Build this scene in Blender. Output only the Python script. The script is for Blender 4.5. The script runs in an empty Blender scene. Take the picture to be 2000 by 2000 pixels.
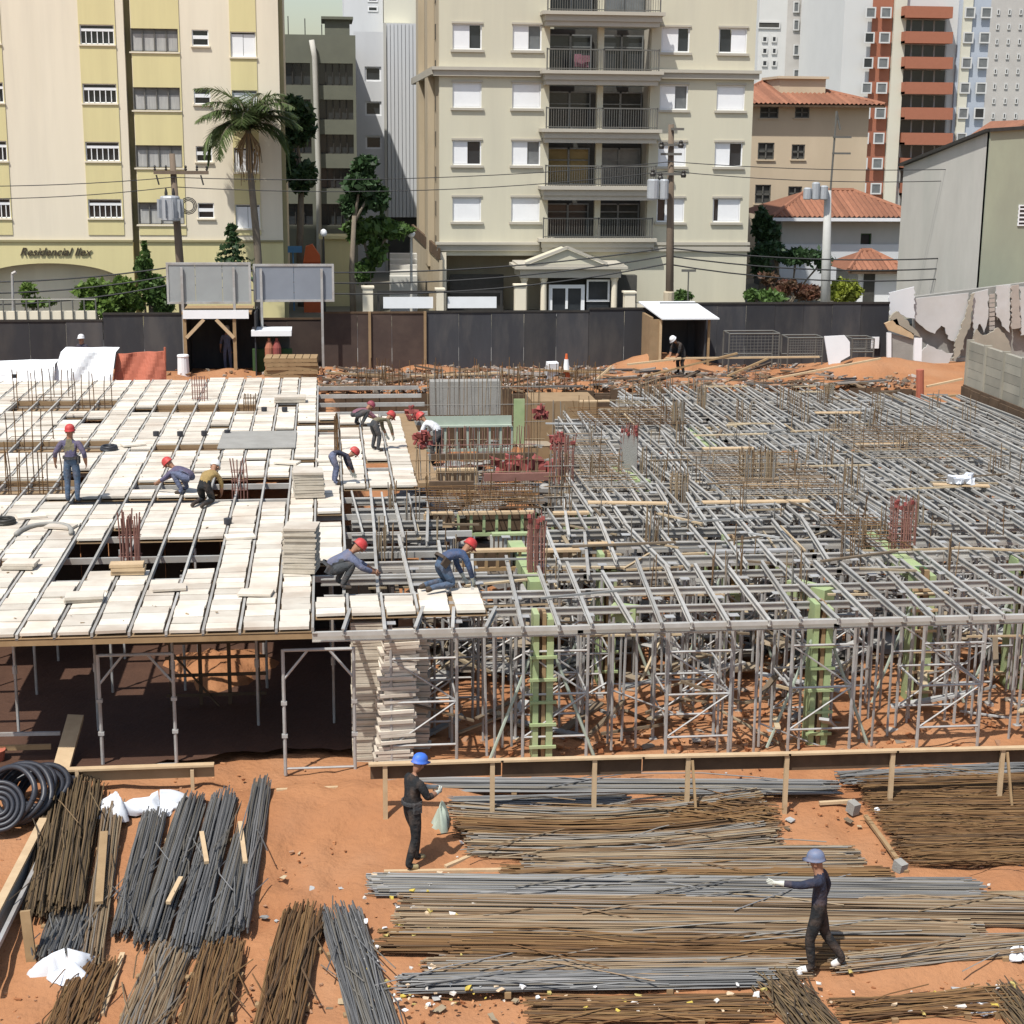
import bpy, math, random
import numpy as np
from mathutils import Vector
random.seed(7); rng = np.random.default_rng(7)
SC = bpy.context.scene; COL = SC.collection
# ------------------------------------------------------------------ camera, world, sun, exposure
FPX = 3200.0; YAW, PITCH, ROLL, ZC = map(float, (6.5, 13.1, 0.5, 11.2))
def _axes():
    y, p, r = map(math.radians, (YAW, PITCH, ROLL))
    w = np.array([math.sin(y)*math.cos(p), math.cos(y)*math.cos(p), -math.sin(p)])
    a = np.array([math.cos(y), -math.sin(y), 0.0]); b = np.cross(a, w)
    return math.cos(r)*a+math.sin(r)*b, -math.sin(r)*a+math.cos(r)*b, w
CR, CU, CW = _axes(); CC = np.array([0, 0, ZC])
cam = bpy.data.cameras.new('camera'); camo = bpy.data.objects.new('camera', cam); COL.objects.link(camo)
from mathutils import Matrix
camo.matrix_world = Matrix(((CR[0], CU[0], -CW[0], 0), (CR[1], CU[1], -CW[1], 0), (CR[2], CU[2], -CW[2], ZC), (0, 0, 0, 1)))
cam.sensor_width = 36; cam.lens = 36*FPX/2000; cam.clip_start = 0.5; cam.clip_end = 6000
SC.camera = camo
SUNDIR = np.array([0.36, 0.42, -1.0]); SUNDIR /= np.linalg.norm(SUNDIR)      # the way the light travels
wd = bpy.data.worlds.new('World'); SC.world = wd; wd.use_nodes = True
nt = wd.node_tree; nt.nodes.clear()
sky = nt.nodes.new('ShaderNodeTexSky'); sky.sky_type = 'NISHITA'; sky.sun_disc = False
sky.sun_elevation = math.asin(-SUNDIR[2]); sky.sun_rotation = math.atan2(-SUNDIR[0], -SUNDIR[1])
sky.air_density = 1.4; sky.dust_density = 3.0; sky.ozone_density = 1.0; sky.altitude = 700
bg = nt.nodes.new('ShaderNodeBackground'); bg.inputs['Strength'].default_value = 0.122
wo = nt.nodes.new('ShaderNodeOutputWorld')
nt.links.new(sky.outputs[0], bg.inputs[0]); nt.links.new(bg.outputs[0], wo.inputs[0])
sl = bpy.data.lights.new('sun', 'SUN'); sl.energy = 4.7; sl.angle = math.radians(0.7); sl.color = (1, .965, .9)
so = bpy.data.objects.new('sun', sl); COL.objects.link(so)
so.rotation_euler = Vector(SUNDIR).to_track_quat('-Z', 'Y').to_euler(); so.location = (-30, -30, 80)
SC.view_settings.view_transform = 'Standard'; SC.view_settings.look = 'None'
SC.view_settings.exposure = 0.18; SC.view_settings.gamma = 1.0; SC.view_settings.use_curve_mapping = False
SC.render.engine = 'CYCLES'; SC.cycles.max_bounces = 6; SC.cycles.diffuse_bounces = 3; SC.cycles.transparent_max_bounces = 6
SC.cycles.use_denoising = True
# ------------------------------------------------------------------ helpers
def P(px, py, z=None, Y=None, X=None):
    """point of the place seen at photo pixel (px, py) (2000 px wide) on the level z, or the upright plane Y or X"""
    d = CW + CR*(px-1000)/FPX - CU*(py-1000)/FPX
    t = (z-CC[2])/d[2] if z is not None else ((Y-CC[1])/d[1] if Y is not None else (X-CC[0])/d[0])
    return CC + d*t
def ground_z(x, y):
    x = np.asarray(x, float); y = np.asarray(y, float)
    z = np.where(y < 26.5, .2-(26.5-y)*.115, .2)
    z = np.maximum(z, -2.2)
    t = np.clip((y-55.4)/1.0, 0, 1); z = z*(1-t) + 2.28*t
    t = np.clip((y-39.8)/1.2, 0, 1)*np.clip((1.0-x)/.8, 0, 1)*(y < 56); z = z*(1-t) + 2.3*t      # bank added under the cream deck to keep light out
    t = np.clip((-7.6-x)/.8, 0, 1)*np.clip((y-29.5)/1.5, 0, 1); z = z*(1-t) + 2.3*t  # left bank, added with it to darken the space
    t = np.clip((x-20.6)/.3, 0, 1); z = z*(1-t) + 2.28*t
    t = np.clip((-13.2-x)/.5, 0, 1)*np.clip((y-27)/2, 0, 1); z = z*(1-t) + 2.28*t
    return z
def PG(px, py, n=6):
    z = 0.0
    for _ in range(n):
        p = P(px, py, z=z); z = float(ground_z(p[0], p[1]))
    return np.array([p[0], p[1], z])
def lin(r, g, b):
    f = lambda c: ((c/255)/12.92 if c/255 <= .04045 else ((c/255+.055)/1.055)**2.4)
    return (f(r), f(g), f(b))
class MB:
    def __init__(s): s.v = []; s.f = []
    def add(s, vs, fs):
        o = len(s.v); s.v.extend([tuple(map(float, q)) for q in vs]); s.f.extend([tuple(i+o for i in q) for q in fs]); return s
    BF = [(0, 3, 2, 1), (4, 5, 6, 7), (0, 1, 5, 4), (1, 2, 6, 5), (2, 3, 7, 6), (3, 0, 4, 7)]
    def box(s, x0, x1, y0, y1, z0, z1):
        return s.add([(x0, y0, z0), (x1, y0, z0), (x1, y1, z0), (x0, y1, z0), (x0, y0, z1), (x1, y0, z1), (x1, y1, z1), (x0, y1, z1)], MB.BF)
    def obox(s, c, ax, ay, az):
        c, ax, ay, az = map(np.asarray, (c, ax, ay, az)); vs = []
        for k in (-1, 1):
            for i, j in ((-1, -1), (1, -1), (1, 1), (-1, 1)): vs.append(c+i*ax+j*ay+k*az)
        return s.add(vs, MB.BF)
    def rbox(s, cx, cy, cz, sx, sy, sz, deg=0, tilt=0):
        a = math.radians(deg); t = math.radians(tilt); ca, sa = math.cos(a), math.sin(a)
        ax = np.array([ca, sa, 0]); ay = np.array([-sa*math.cos(t), ca*math.cos(t), math.sin(t)]); az = np.cross(ax, ay)
        return s.obox((cx, cy, cz), ax*sx/2, ay*sy/2, az*sz/2)
    def shard(s, c, sx, sy, sz, r):
        a = r.uniform(0, 6.283); ca, sa = math.cos(a), math.sin(a); vs = []
        for k in (0, 1):
            for i, j in ((-1, -1), (1, -1), (1, 1), (-1, 1)):
                x = i*sx/2*r.uniform(.35, 1.1); y = j*sy/2*r.uniform(.35, 1.1); z = k*sz*r.uniform(.45, 1.1)
                vs.append((c[0]+x*ca-y*sa, c[1]+x*sa+y*ca, c[2]+z))
        return s.add(vs, MB.BF)
    def bar(s, p, q, w, h, up=(0, 0, 1)):
        p = np.asarray(p, float); q = np.asarray(q, float); d = q-p; L = np.linalg.norm(d); d = d/L
        up = np.asarray(up, float)
        if abs(d@up) > .98: up = np.array([0, 1.0, 0])
        a = np.cross(d, up); a /= np.linalg.norm(a); b = np.cross(a, d)
        return s.obox((p+q)/2, d*L/2, a*w/2, b*h/2)
    def tube(s, pts, r, n=6, caps=True):
        pts = [np.asarray(p, float) for p in pts]; m = len(pts); rs = r if hasattr(r, '__len__') else [r]*m
        o = len(s.v); ref = None
        for i, p in enumerate(pts):
            d = pts[min(i+1, m-1)]-pts[max(i-1, 0)]; d = d/(np.linalg.norm(d)+1e-9)
            if ref is None:
                ref = np.cross(d, (0, 0, 1.0)) if abs(d[2]) < .9 else np.cross(d, (0, 1.0, 0))
            a = ref-d*(ref@d); a /= np.linalg.norm(a)+1e-9; ref = a; b = np.cross(d, a)
            for k in range(n):
                t = 2*math.pi*k/n; s.v.append(tuple(p+rs[i]*(a*math.cos(t)+b*math.sin(t))))
        for i in range(m-1):
            for k in range(n):
                k2 = (k+1) % n; s.f.append((o+i*n+k, o+i*n+k2, o+(i+1)*n+k2, o+(i+1)*n+k))
        if caps:
            s.f.append(tuple(o+k for k in range(n))[::-1]); s.f.append(tuple(o+(m-1)*n+k for k in range(n)))
        return s
    def prism(s, poly, d):
        """polygon of 3-D points pushed along vector d"""
        n = len(poly); d = np.asarray(d, float); vs = [np.asarray(p, float) for p in poly]
        vs = vs+[p+d for p in vs]
        return s.add(vs, [tuple(range(n)), tuple(range(2*n-1, n-1, -1))]+[(i, i+n, (i+1) % n+n, (i+1) % n) for i in range(n)])
    def lathe(s, c, prof, n=12):
        o = len(s.v)
        for (r, z) in prof:
            for k in range(n):
                t = 2*math.pi*k/n; s.v.append((c[0]+r*math.cos(t), c[1]+r*math.sin(t), c[2]+z))
        for i in range(len(prof)-1):
            for k in range(n):
                k2 = (k+1) % n; s.f.append((o+i*n+k, o+i*n+k2, o+(i+1)*n+k2, o+(i+1)*n+k))
        s.f.append(tuple(o+k for k in range(n))[::-1]); s.f.append(tuple(o+(len(prof)-1)*n+k for k in range(n)))
        return s
def wloc(o):
    v = Vector((0, 0, 0))
    while o is not None: v += o.location; o = o.parent
    return v
def obj(name, mb, m, parent=None, smooth=False, kind=None, label=None):
    me = bpy.data.meshes.new(name)
    off = wloc(parent) if parent else Vector((0, 0, 0))
    vs = mb.v if parent is None else [(a-off.x, b-off.y, c-off.z) for a, b, c in mb.v]
    me.from_pydata(vs, [], mb.f); me.update()
    if smooth:
        for p in me.polygons: p.use_smooth = True
    me.materials.append(M[m] if isinstance(m, str) else m)
    o = bpy.data.objects.new(name, me); COL.objects.link(o); o.parent = parent
    if kind: o['kind'] = kind
    if label: o['label'] = label
    return o
def thing(name, label, cat, loc=(0, 0, 0), group=None):
    o = bpy.data.objects.new(name, None); COL.objects.link(o); o.location = [float(c) for c in loc]; o.empty_display_size = .2
    o['label'] = label; o['category'] = cat
    if group: o['group'] = group
    return o
def tag(o, label, cat, group=None, kind=None):
    o['label'] = label; o['category'] = cat
    if group: o['group'] = group
    if kind: o['kind'] = kind
    return o
def copy_tree(o, parent=None):
    c = o.copy(); COL.objects.link(c); c.parent = parent
    for ch in list(o.children): copy_tree(ch, c)
    return c
def origin_to(o, loc):
    """move a one-mesh thing's origin to its base"""
    d = Vector([float(c) for c in loc]); o.data.transform(Matrix.Translation(-d)); o.location = d; return o
# ------------------------------------------------------------------ materials
M = {}
def mat(name, col, col2=None, scale=2.0, amt=.35, rough=.8, metal=0.0, isl=0.0, bump=0.0, bscale=30.0, spec=.3, stretch=(1, 1, 1), col3=None, scale3=.35, amt3=.5, detail=6, objr=0.0):
    """procedural: two noise colours, optional large stains (col3), change from piece to piece (isl / objr), bump"""
    m = bpy.data.materials.new(name); m.use_nodes = True; n = m.node_tree; N = n.nodes; L = n.links
    b = N['Principled BSDF']; b.inputs['Roughness'].default_value = rough; b.inputs['Metallic'].default_value = metal
    b.inputs['Specular IOR Level'].default_value = spec
    geo = N.new('ShaderNodeNewGeometry'); mp = N.new('ShaderNodeMapping'); mp.inputs['Scale'].default_value = stretch
    L.new(geo.outputs['Position'], mp.inputs['Vector'])
    col2 = col2 or tuple(c*.6 for c in col)
    nz = N.new('ShaderNodeTexNoise'); nz.inputs['Scale'].default_value = scale; nz.inputs['Detail'].default_value = detail; nz.inputs['Roughness'].default_value = .65
    L.new(mp.outputs[0], nz.inputs['Vector'])
    rp = N.new('ShaderNodeMapRange'); rp.inputs['From Min'].default_value = .35; rp.inputs['From Max'].default_value = .7; rp.inputs['To Max'].default_value = amt
    L.new(nz.outputs['Fac'], rp.inputs['Value'])
    mx = N.new('ShaderNodeMix'); mx.data_type = 'RGBA'; mx.inputs['A'].default_value = (*col, 1); mx.inputs['B'].default_value = (*col2, 1)
    L.new(rp.outputs[0], mx.inputs['Factor']); out = mx.outputs['Result']
    if col3:
        n3 = N.new('ShaderNodeTexNoise'); n3.inputs['Scale'].default_value = scale3; n3.inputs['Detail'].default_value = 8; n3.inputs['Roughness'].default_value = .6
        L.new(mp.outputs[0], n3.inputs['Vector'])
        r3 = N.new('ShaderNodeMapRange'); r3.inputs['From Min'].default_value = .45; r3.inputs['From Max'].default_value = .68; r3.inputs['To Max'].default_value = amt3
        L.new(n3.outputs['Fac'], r3.inputs['Value'])
        m3 = N.new('ShaderNodeMix'); m3.data_type = 'RGBA'; m3.inputs['B'].default_value = (*col3, 1)
        L.new(out, m3.inputs['A']); L.new(r3.outputs[0], m3.inputs['Factor']); out = m3.outputs['Result']
    for src, a in (('isl', isl), ('obj', objr)):
        if a <= 0: continue
        if src == 'isl': rnd = geo.outputs['Random Per Island']
        else: rnd = N.new('ShaderNodeObjectInfo').outputs['Random']
        r = N.new('ShaderNodeMapRange'); r.inputs['To Min'].default_value = 1-a; r.inputs['To Max'].default_value = 1+a*.6
        L.new(rnd, r.inputs['Value'])
        hs = N.new('ShaderNodeHueSaturation'); L.new(out, hs.inputs['Color']); L.new(r.outputs[0], hs.inputs['Value']); out = hs.outputs['Color']
    L.new(out, b.inputs['Base Color'])
    if bump > 0:
        bn = N.new('ShaderNodeTexNoise'); bn.inputs['Scale'].default_value = bscale; bn.inputs['Detail'].default_value = 5
        L.new(mp.outputs[0], bn.inputs['Vector'])
        bp = N.new('ShaderNodeBump'); bp.inputs['Strength'].default_value = bump; bp.inputs['Distance'].default_value = .05
        L.new(bn.outputs['Fac'], bp.inputs['Height']); L.new(bp.outputs[0], b.inputs['Normal'])
    M[name] = m; return m
def mat_islands(name, cols, rough=.8, metal=0.0, scale=4, amt=.3, spec=.3):
    """each loose piece takes one of several colours"""
    m = mat(name, cols[0], rough=rough, metal=metal, scale=scale, amt=amt, spec=spec); n = m.node_tree; N = n.nodes; L = n.links
    b = N['Principled BSDF']; geo = N['Geometry'] if 'Geometry' in N else [q for q in N if q.type == 'NEW_GEOMETRY'][0]
    mx = [q for q in N if q.type == 'MIX'][0]
    cr = N.new('ShaderNodeValToRGB'); cr.color_ramp.interpolation = 'CONSTANT'
    while len(cr.color_ramp.elements) < len(cols): cr.color_ramp.elements.new(.5)
    for i, c in enumerate(cols):
        cr.color_ramp.elements[i].position = i/len(cols); cr.color_ramp.elements[i].color = (*c, 1)
    L.new(geo.outputs['Random Per Island'], cr.inputs[0]); L.new(cr.outputs[0], mx.inputs['A'])
    dk = N.new('ShaderNodeHueSaturation'); dk.inputs['Value'].default_value = .6
    L.new(cr.outputs[0], dk.inputs['Color']); L.new(dk.outputs[0], mx.inputs['B'])
    return m
def mat_leaf(name, c1, c2):
    m = mat(name, c1, c2, scale=1.3, amt=.9, rough=.55, isl=.45, spec=.4)
    b = m.node_tree.nodes['Principled BSDF']; b.inputs['Transmission Weight'].default_value = 0
    N = m.node_tree.nodes; L = m.node_tree.links
    tr = N.new('ShaderNodeBsdfTranslucent'); src = b.inputs['Base Color'].links[0].from_socket; L.new(src, tr.inputs[0])
    mx = N.new('ShaderNodeMixShader'); mx.inputs[0].default_value = .3; out = [q for q in N if q.type == 'OUTPUT_MATERIAL'][0]
    L.new(b.outputs[0], mx.inputs[1]); L.new(tr.outputs[0], mx.inputs[2]); L.new(mx.outputs[0], out.inputs[0])
    return m
SOIL = (.375, .18, .086); SOIL2 = (.25, .105, .048)
mat('soil', SOIL, SOIL2, scale=.9, amt=1.0, rough=.95, bump=.8, bscale=9, col3=(.42, .225, .12), scale3=.45, amt3=.7, spec=.1)
mat('far_ground', (.22, .2, .16), (.12, .13, .09), scale=.15, amt=.8, rough=.95)
mat('asphalt', (.07, .07, .072), (.045, .045, .047), scale=3, amt=.7, rough=.9, bump=.2)
mat('pavement', (.36, .35, .32), (.24, .23, .21), scale=2, amt=.6, rough=.9)
mat('cream', (.74, .67, .53), (.68, .61, .47), scale=.8, amt=.5, rough=.85, col3=(.60, .54, .43), scale3=.5, amt3=.6, stretch=(1.5, 1.5, .14))
mat('yellow', (.66, .585, .31), (.55, .48, .26), scale=.9, amt=.6, rough=.85, stretch=(1.5, 1.5, .14))
mat('olive', (.30, .265, .145), (.25, .22, .12), scale=1, amt=.5, rough=.9)
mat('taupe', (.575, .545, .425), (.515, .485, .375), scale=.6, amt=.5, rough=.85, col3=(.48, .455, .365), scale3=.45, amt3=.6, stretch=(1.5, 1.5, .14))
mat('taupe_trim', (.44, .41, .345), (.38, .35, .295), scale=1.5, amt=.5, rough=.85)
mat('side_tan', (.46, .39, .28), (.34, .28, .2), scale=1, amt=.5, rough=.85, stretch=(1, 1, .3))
mat('white_paint', (.78, .79, .80), (.66, .67, .68), scale=2, amt=.35, rough=.6)
mat('white_wall', (.62, .63, .64), (.52, .53, .54), scale=.7, amt=.5, rough=.85, stretch=(1, 1, .2))
mat('pale_concrete', (.52, .505, .46), (.43, .415, .375), scale=.9, amt=.6, rough=.9, col3=(.38, .39, .35), scale3=.3, amt3=.5, stretch=(1, 1, .4))
mat('green_concrete', (.34, .36, .265), (.28, .29, .22), scale=.9, amt=.6, rough=.9, col3=(.26, .27, .21), scale3=.4, amt3=.6, stretch=(1, 1, .4))
mat('grey_green', (.155, .16, .125), (.12, .125, .1), scale=1, amt=.6, rough=.9)
mat('dark_glass', (.022, .026, .03), (.05, .055, .06), scale=1.2, amt=.5, rough=.15, spec=.6)
mat('dim_room', (.05, .05, .045), (.09, .085, .075), scale=1.5, amt=.7, rough=.7)
mat('grey_glass', (.12, .13, .135), (.22, .23, .23), scale=1.4, amt=.7, rough=.25, spec=.6)
mat('curtain', (.42, .42, .40), (.25, .25, .25), scale=3, amt=.7, rough=.8, stretch=(6, 1, .4))
mat('ochre_door', (.32, .23, .10), (.22, .16, .07), scale=2, amt=.6, rough=.6)
mat('dark_metal', (.045, .043, .04), (.08, .075, .07), scale=5, amt=.5, rough=.5, metal=.4)
mat('rail_metal', (.16, .155, .14), (.1, .1, .09), scale=4, amt=.5, rough=.5, metal=.3)
mat('beige', (.56, .46, .33), (.5, .41, .29), scale=.8, amt=.5, rough=.85, col3=(.42, .34, .24), amt3=.4, scale3=.3, stretch=(1, 1, .4))
mat('roof_tile', (.30, .135, .08), (.21, .09, .055), scale=6, amt=.8, rough=.85, isl=.25, col3=(.22, .10, .06), scale3=.8, amt3=.5)
mat('brick_red', (.36, .14, .085), (.31, .12, .07), scale=3, amt=.5, rough=.85)
mat('tower_cream', (.62, .60, .50), (.56, .54, .45), scale=.3, amt=.5, rough=.85)
mat('tower_white', (.60, .60, .585), (.53, .53, .52), scale=.3, amt=.5, rough=.85)
mat('tower_blue', (.42, .46, .52), (.36, .4, .46), scale=.4, amt=.5, rough=.8)
mat('tower_grey', (.52, .50, .47), (.37, .35, .33), scale=.4, amt=.5, rough=.85)
mat('hoarding', (.042, .044, .05), (.03, .031, .036), scale=1.2, amt=.7, rough=.7, objr=.3, col3=(.085, .08, .075), scale3=.9, amt3=.7, stretch=(1.4, 1.4, .4))
mat('hoarding_brown', (.062, .043, .036), (.045, .03, .026), scale=1.4, amt=.7, rough=.8, objr=.2, col3=(.10, .07, .055), scale3=1.0, amt3=.5)
mat('panel_grey', (.33, .35, .35), (.26, .275, .28), scale=1.2, amt=.6, rough=.5, metal=.2)
mat('panel_blue', (.235, .26, .30), (.2, .22, .255), scale=1.2, amt=.6, rough=.5, metal=.2)
mat('old_wood', (.33, .225, .12), (.22, .14, .07), scale=3, amt=.7, rough=.85, stretch=(1, 1, 1), isl=.3)
mat('pale_wood', (.52, .385, .235), (.38, .26, .15), scale=4, amt=.6, rough=.8, isl=.2)
mat('brown_ply', (.30, .205, .115), (.21, .14, .075), scale=2.5, amt=.7, rough=.85, isl=.25, col3=(.27, .19, .11), scale3=1.2, amt3=.5)
mat('dark_board', (.10, .065, .04), (.06, .04, .026), scale=3, amt=.7, rough=.9, isl=.35, col3=(.2, .13, .08), scale3=1.2, amt3=.4)
mat('pole_wood', (.17, .13, .095), (.1, .075, .055), scale=6, amt=.6, rough=.9, stretch=(1, 1, .15))
mat('pole_concrete', (.48, .48, .46), (.38, .38, .36), scale=3, amt=.6, rough=.9)
mat('cable', (.035, .035, .035), rough=.7)
mat('trafo', (.42, .44, .46), (.33, .35, .37), scale=3, amt=.6, rough=.5, metal=.3)
mat('bark', (.20, .165, .125), (.12, .1, .075), scale=5, amt=.7, rough=.95, stretch=(1, 1, .4), bump=.3)
mat_leaf('leaf_palm', (.12, .165, .055), (.075, .11, .04))
mat_leaf('leaf_dark', (.05, .10, .035), (.03, .06, .025))
mat_leaf('leaf_mid', (.10, .175, .04), (.06, .11, .03))
mat_leaf('leaf_bright', (.14, .22, .04), (.09, .15, .03))
mat_leaf('leaf_lime', (.27, .31, .04), (.19, .23, .035))
mat_leaf('leaf_rust', (.17, .07, .045), (.08, .07, .035))
mat('tile', (.655, .60, .51), (.53, .475, .395), scale=2.4, amt=.7, rough=.85, isl=.24, objr=.22, col3=(.44, .35, .27), scale3=1.1, amt3=.6)
mat('tile_edge', (.50, .45, .37), (.38, .33, .26), scale=5, amt=.7, rough=.9, isl=.22)
mat('steel', (.45, .44, .41), (.32, .305, .28), scale=3, amt=.7, rough=.55, metal=.1, objr=.22, isl=.15, col3=(.27, .21, .15), scale3=1.0, amt3=.35)
mat('galv', (.43, .43, .42), (.32, .31, .3), scale=5, amt=.7, rough=.5, metal=.2, isl=.15, col3=(.24, .18, .13), scale3=1.6, amt3=.45)
mat('green_form', (.34, .42, .21), (.23, .3, .15), scale=2.5, amt=.7, rough=.75, isl=.25, col3=(.42, .42, .26), scale3=1.1, amt3=.5)
mat('pale_green', (.37, .42, .35), (.28, .33, .27), scale=2.5, amt=.6, rough=.7, isl=.15)
mat('dark_green', (.05, .10, .035), (.035, .07, .025), scale=2.5, amt=.7, rough=.8)
mat_islands('rebar_rust', [(.15, .08, .034), (.19, .105, .044), (.1, .055, .026), (.21, .125, .055), (.12, .075, .042)], rough=.85, metal=.1, scale=2)
mat_islands('rebar_grey', [(.155, .155, .155), (.2, .2, .195), (.11, .11, .11), (.17, .155, .13), (.235, .23, .225)], rough=.6, metal=.3, scale=2)
mat_islands('rebar_mid', [(.23, .165, .1), (.28, .2, .125), (.165, .11, .065), (.23, .2, .165), (.31, .24, .155), (.19, .12, .065), (.25, .235, .21)], rough=.8, metal=.15, scale=2)
mat_islands('rebar_dark', [(.11, .078, .045), (.15, .105, .055), (.075, .055, .036), (.18, .12, .065)], rough=.85, metal=.1, scale=2)
mat('rebar_red', (.24, .12, .095), (.16, .075, .06), scale=4, amt=.6, rough=.8, isl=.25)
mat('red_cloth', (.27, .07, .06), (.18, .05, .045), scale=4, amt=.7, rough=.8, isl=.2)
mat('orange_mesh', (.42, .13, .08), (.33, .1, .06), scale=3, amt=.6, rough=.8, isl=.15)
mat('white_sack', (.62, .64, .67), (.56, .58, .63), scale=3, amt=.6, rough=.8)
mat('black_hose', (.022, .024, .032), (.04, .042, .05), scale=4, amt=.5, rough=.45, spec=.5)
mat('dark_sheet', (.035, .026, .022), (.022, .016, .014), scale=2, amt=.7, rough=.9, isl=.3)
mat('concrete', (.30, .29, .265), (.22, .21, .19), scale=2, amt=.7, rough=.95, bump=.2)
mat('block_wall', (.37, .335, .27), (.28, .255, .205), scale=1.5, amt=.7, rough=.95, isl=.15, objr=.18, col3=(.22, .215, .18), scale3=.5, amt3=.6)
mat('plaster', (.50, .50, .49), (.41, .405, .395), scale=1.0, amt=.6, rough=.9, col3=(.42, .39, .35), scale3=.8, amt3=.5)
mat_islands('rubble_mix', [(.30, .16, .09), (.32, .27, .22), (.24, .12, .07), (.2, .165, .13), (.38, .34, .3), (.34, .2, .12), (.27, .17, .1)], rough=.95)
mat('shade_dark', (.085, .043, .027), (.06, .03, .02), scale=1.6, amt=.8, rough=.7, bump=.4, bscale=10)  # dark colour that paints the shade under the deck
mat_islands('litter_mix', [(.75, .73, .70), (.62, .58, .52), (.55, .42, .08), (.78, .78, .78), (.45, .36, .12), (.6, .45, .3)], rough=.8)
mat_islands('jumble_mix', [(.2, .195, .18), (.28, .27, .25), (.16, .13, .1), (.3, .24, .17), (.12, .11, .1), (.35, .34, .32)], rough=.9)
mat_islands('tangle_mix', [(.4, .4, .39), (.3, .24, .16), (.42, .32, .2), (.25, .25, .24), (.5, .4, .26), (.16, .12, .08)], rough=.8)
mat_islands('clutter_mix', [(.1, .075, .055), (.16, .115, .075), (.22, .15, .09), (.13, .12, .11), (.28, .25, .22), (.18, .09, .05)], rough=.9)
mat_islands('clod_mix', [(.40, .18, .08), (.3, .12, .05), (.46, .23, .11), (.35, .2, .12)], rough=.95)
mat('skin', (.30, .155, .095), (.25, .125, .075), scale=9, amt=.5, rough=.6)
mat('boot', (.05, .035, .025), (.09, .07, .05), scale=8, amt=.5, rough=.7)
mat('boot_tan', (.42, .33, .17), (.3, .22, .1), scale=8, amt=.5, rough=.8)
mat('boot_white', (.72, .71, .68), (.55, .54, .5), scale=8, amt=.5, rough=.7)
mat('glove', (.50, .52, .46), (.38, .4, .35), scale=8, amt=.5, rough=.8)
for nm, c in dict(navy=(.028, .034, .06), jeans=(.075, .12, .19), greyblue=(.13, .15, .23), black=(.018, .02, .022), olive_c=(.17, .155, .10), purple=(.11, .10, .17), tan_c=(.33, .23, .09), white_c=(.70, .71, .73), dkgrey=(.055, .06, .065), blue_c=(.05, .09, .18), mauve=(.22, .10, .13)).items():
    mat('c_'+nm, c, tuple(k*.6 for k in c), scale=9, amt=.7, rough=.9, bump=.6, bscale=16, col3=(.2, .13, .09), scale3=5, amt3=.3)
for nm, c in dict(red=(.46, .04, .04), maroon=(.25, .045, .07), blue=(.05, .16, .62), slate=(.13, .17, .27), white=(.75, .75, .75)).items():
    mat('h_'+nm, c, tuple(k*.85 for k in c), scale=6, amt=.5, rough=.55, spec=.35, col3=(.3, .2, .15), scale3=8, amt3=.3)
mat('sign_blue', (.12, .30, .50), rough=.6); mat('sign_orange', (.62, .13, .04), rough=.6)
mat('script_brown', (.06, .045, .03), rough=.6)
# ------------------------------------------------------------------ setting: ground, street
def build_ground():
    xs = np.concatenate([[-2500, -600, -150, -60, -30, -20], np.arange(-15, 22.01, .15), [26, 32, 45, 80, 200, 700, 2500]])
    ys = np.concatenate([[-300, -60, -10, 5, 11], np.arange(14, 34, .13), np.arange(34, 63, .35), [66, 72, 80, 100, 160, 400, 1200, 4500]])
    X, Y = np.meshgrid(xs, ys); Z = ground_z(X, Y).copy()
    def vn(x, y, f, s):
        r = np.random.default_rng(s); g = r.random((64, 64)); u = (x*f) % 64; v = (y*f) % 64
        i = u.astype(int) % 64; j = v.astype(int) % 64; a = u-np.floor(u); b = v-np.floor(v); a = a*a*(3-2*a); b = b*b*(3-2*b)
        i2 = (i+1) % 64; j2 = (j+1) % 64
        return (g[i, j]*(1-a)+g[i2, j]*a)*(1-b)+(g[i, j2]*(1-a)+g[i2, j2]*a)*b-.5
    site = (X > -15) & (X < 22) & (Y < 62)
    Z = Z+np.where(site, vn(X, Y, .55, 1)*.16+vn(X, Y, 1.9, 2)*.09+vn(X, Y, 3.1, 3)*.05+vn(X, Y, 5.3, 8)*.035, 0)
    back = site & (Y > 56.2); Z = Z+np.where(back, np.abs(vn(X, Y, .9, 5))*.5, 0)
    # ruts and trodden paths
    for (a, b, w) in (((420, 1990), (640, 1540), .16), ((520, 2000), (720, 1560), .16), ((560, 1700), (760, 1900), .25), ((1500, 1960), (1990, 1900), .2), ((430, 1530), (700, 1530), .3)):
        A = PG(*a)[:2]; B = PG(*b)[:2]; d = B-A; L = np.hypot(*d); t = np.clip(((X-A[0])*d[0]+(Y-A[1])*d[1])/L**2, 0, 1); dist = np.hypot(X-A[0]-t*d[0]+.12*np.sin(Y*2.1), Y-A[1]-t*d[1]); Z = Z-np.where(site, .07*np.exp(-(dist/w)**2)*(1+.5*np.sin(X*9+Y*7)), 0)
    # heap of loose soil at the foot of the guard rail
    c = PG(700, 1560); Z = Z+np.where(site, .28*np.exp(-(((X-c[0])/1.4)**2+((Y-c[1]+.3)/.9)**2)), 0)
    c = P(1700, 735, z=2.3); Z = Z+np.where(site, .55*np.exp(-(((X-c[0])/3.2)**2+((Y-c[1])/1.6)**2)), 0)
    c = P(1300, 720, z=2.4); Z = Z+np.where(site, .7*np.exp(-(((X-c[0])/1.6)**2+((Y-c[1])/1.1)**2)), 0)
    ny, nx = X.shape; mb = MB(); mb.v = [tuple(q) for q in np.stack([X, Y, Z], -1).reshape(-1, 3).tolist()]
    mb.f = [(j*nx+i, j*nx+i+1, (j+1)*nx+i+1, (j+1)*nx+i) for j in range(ny-1) for i in range(nx-1)]
    o = obj('ground', mb, 'soil', smooth=True, kind='structure')
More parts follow.
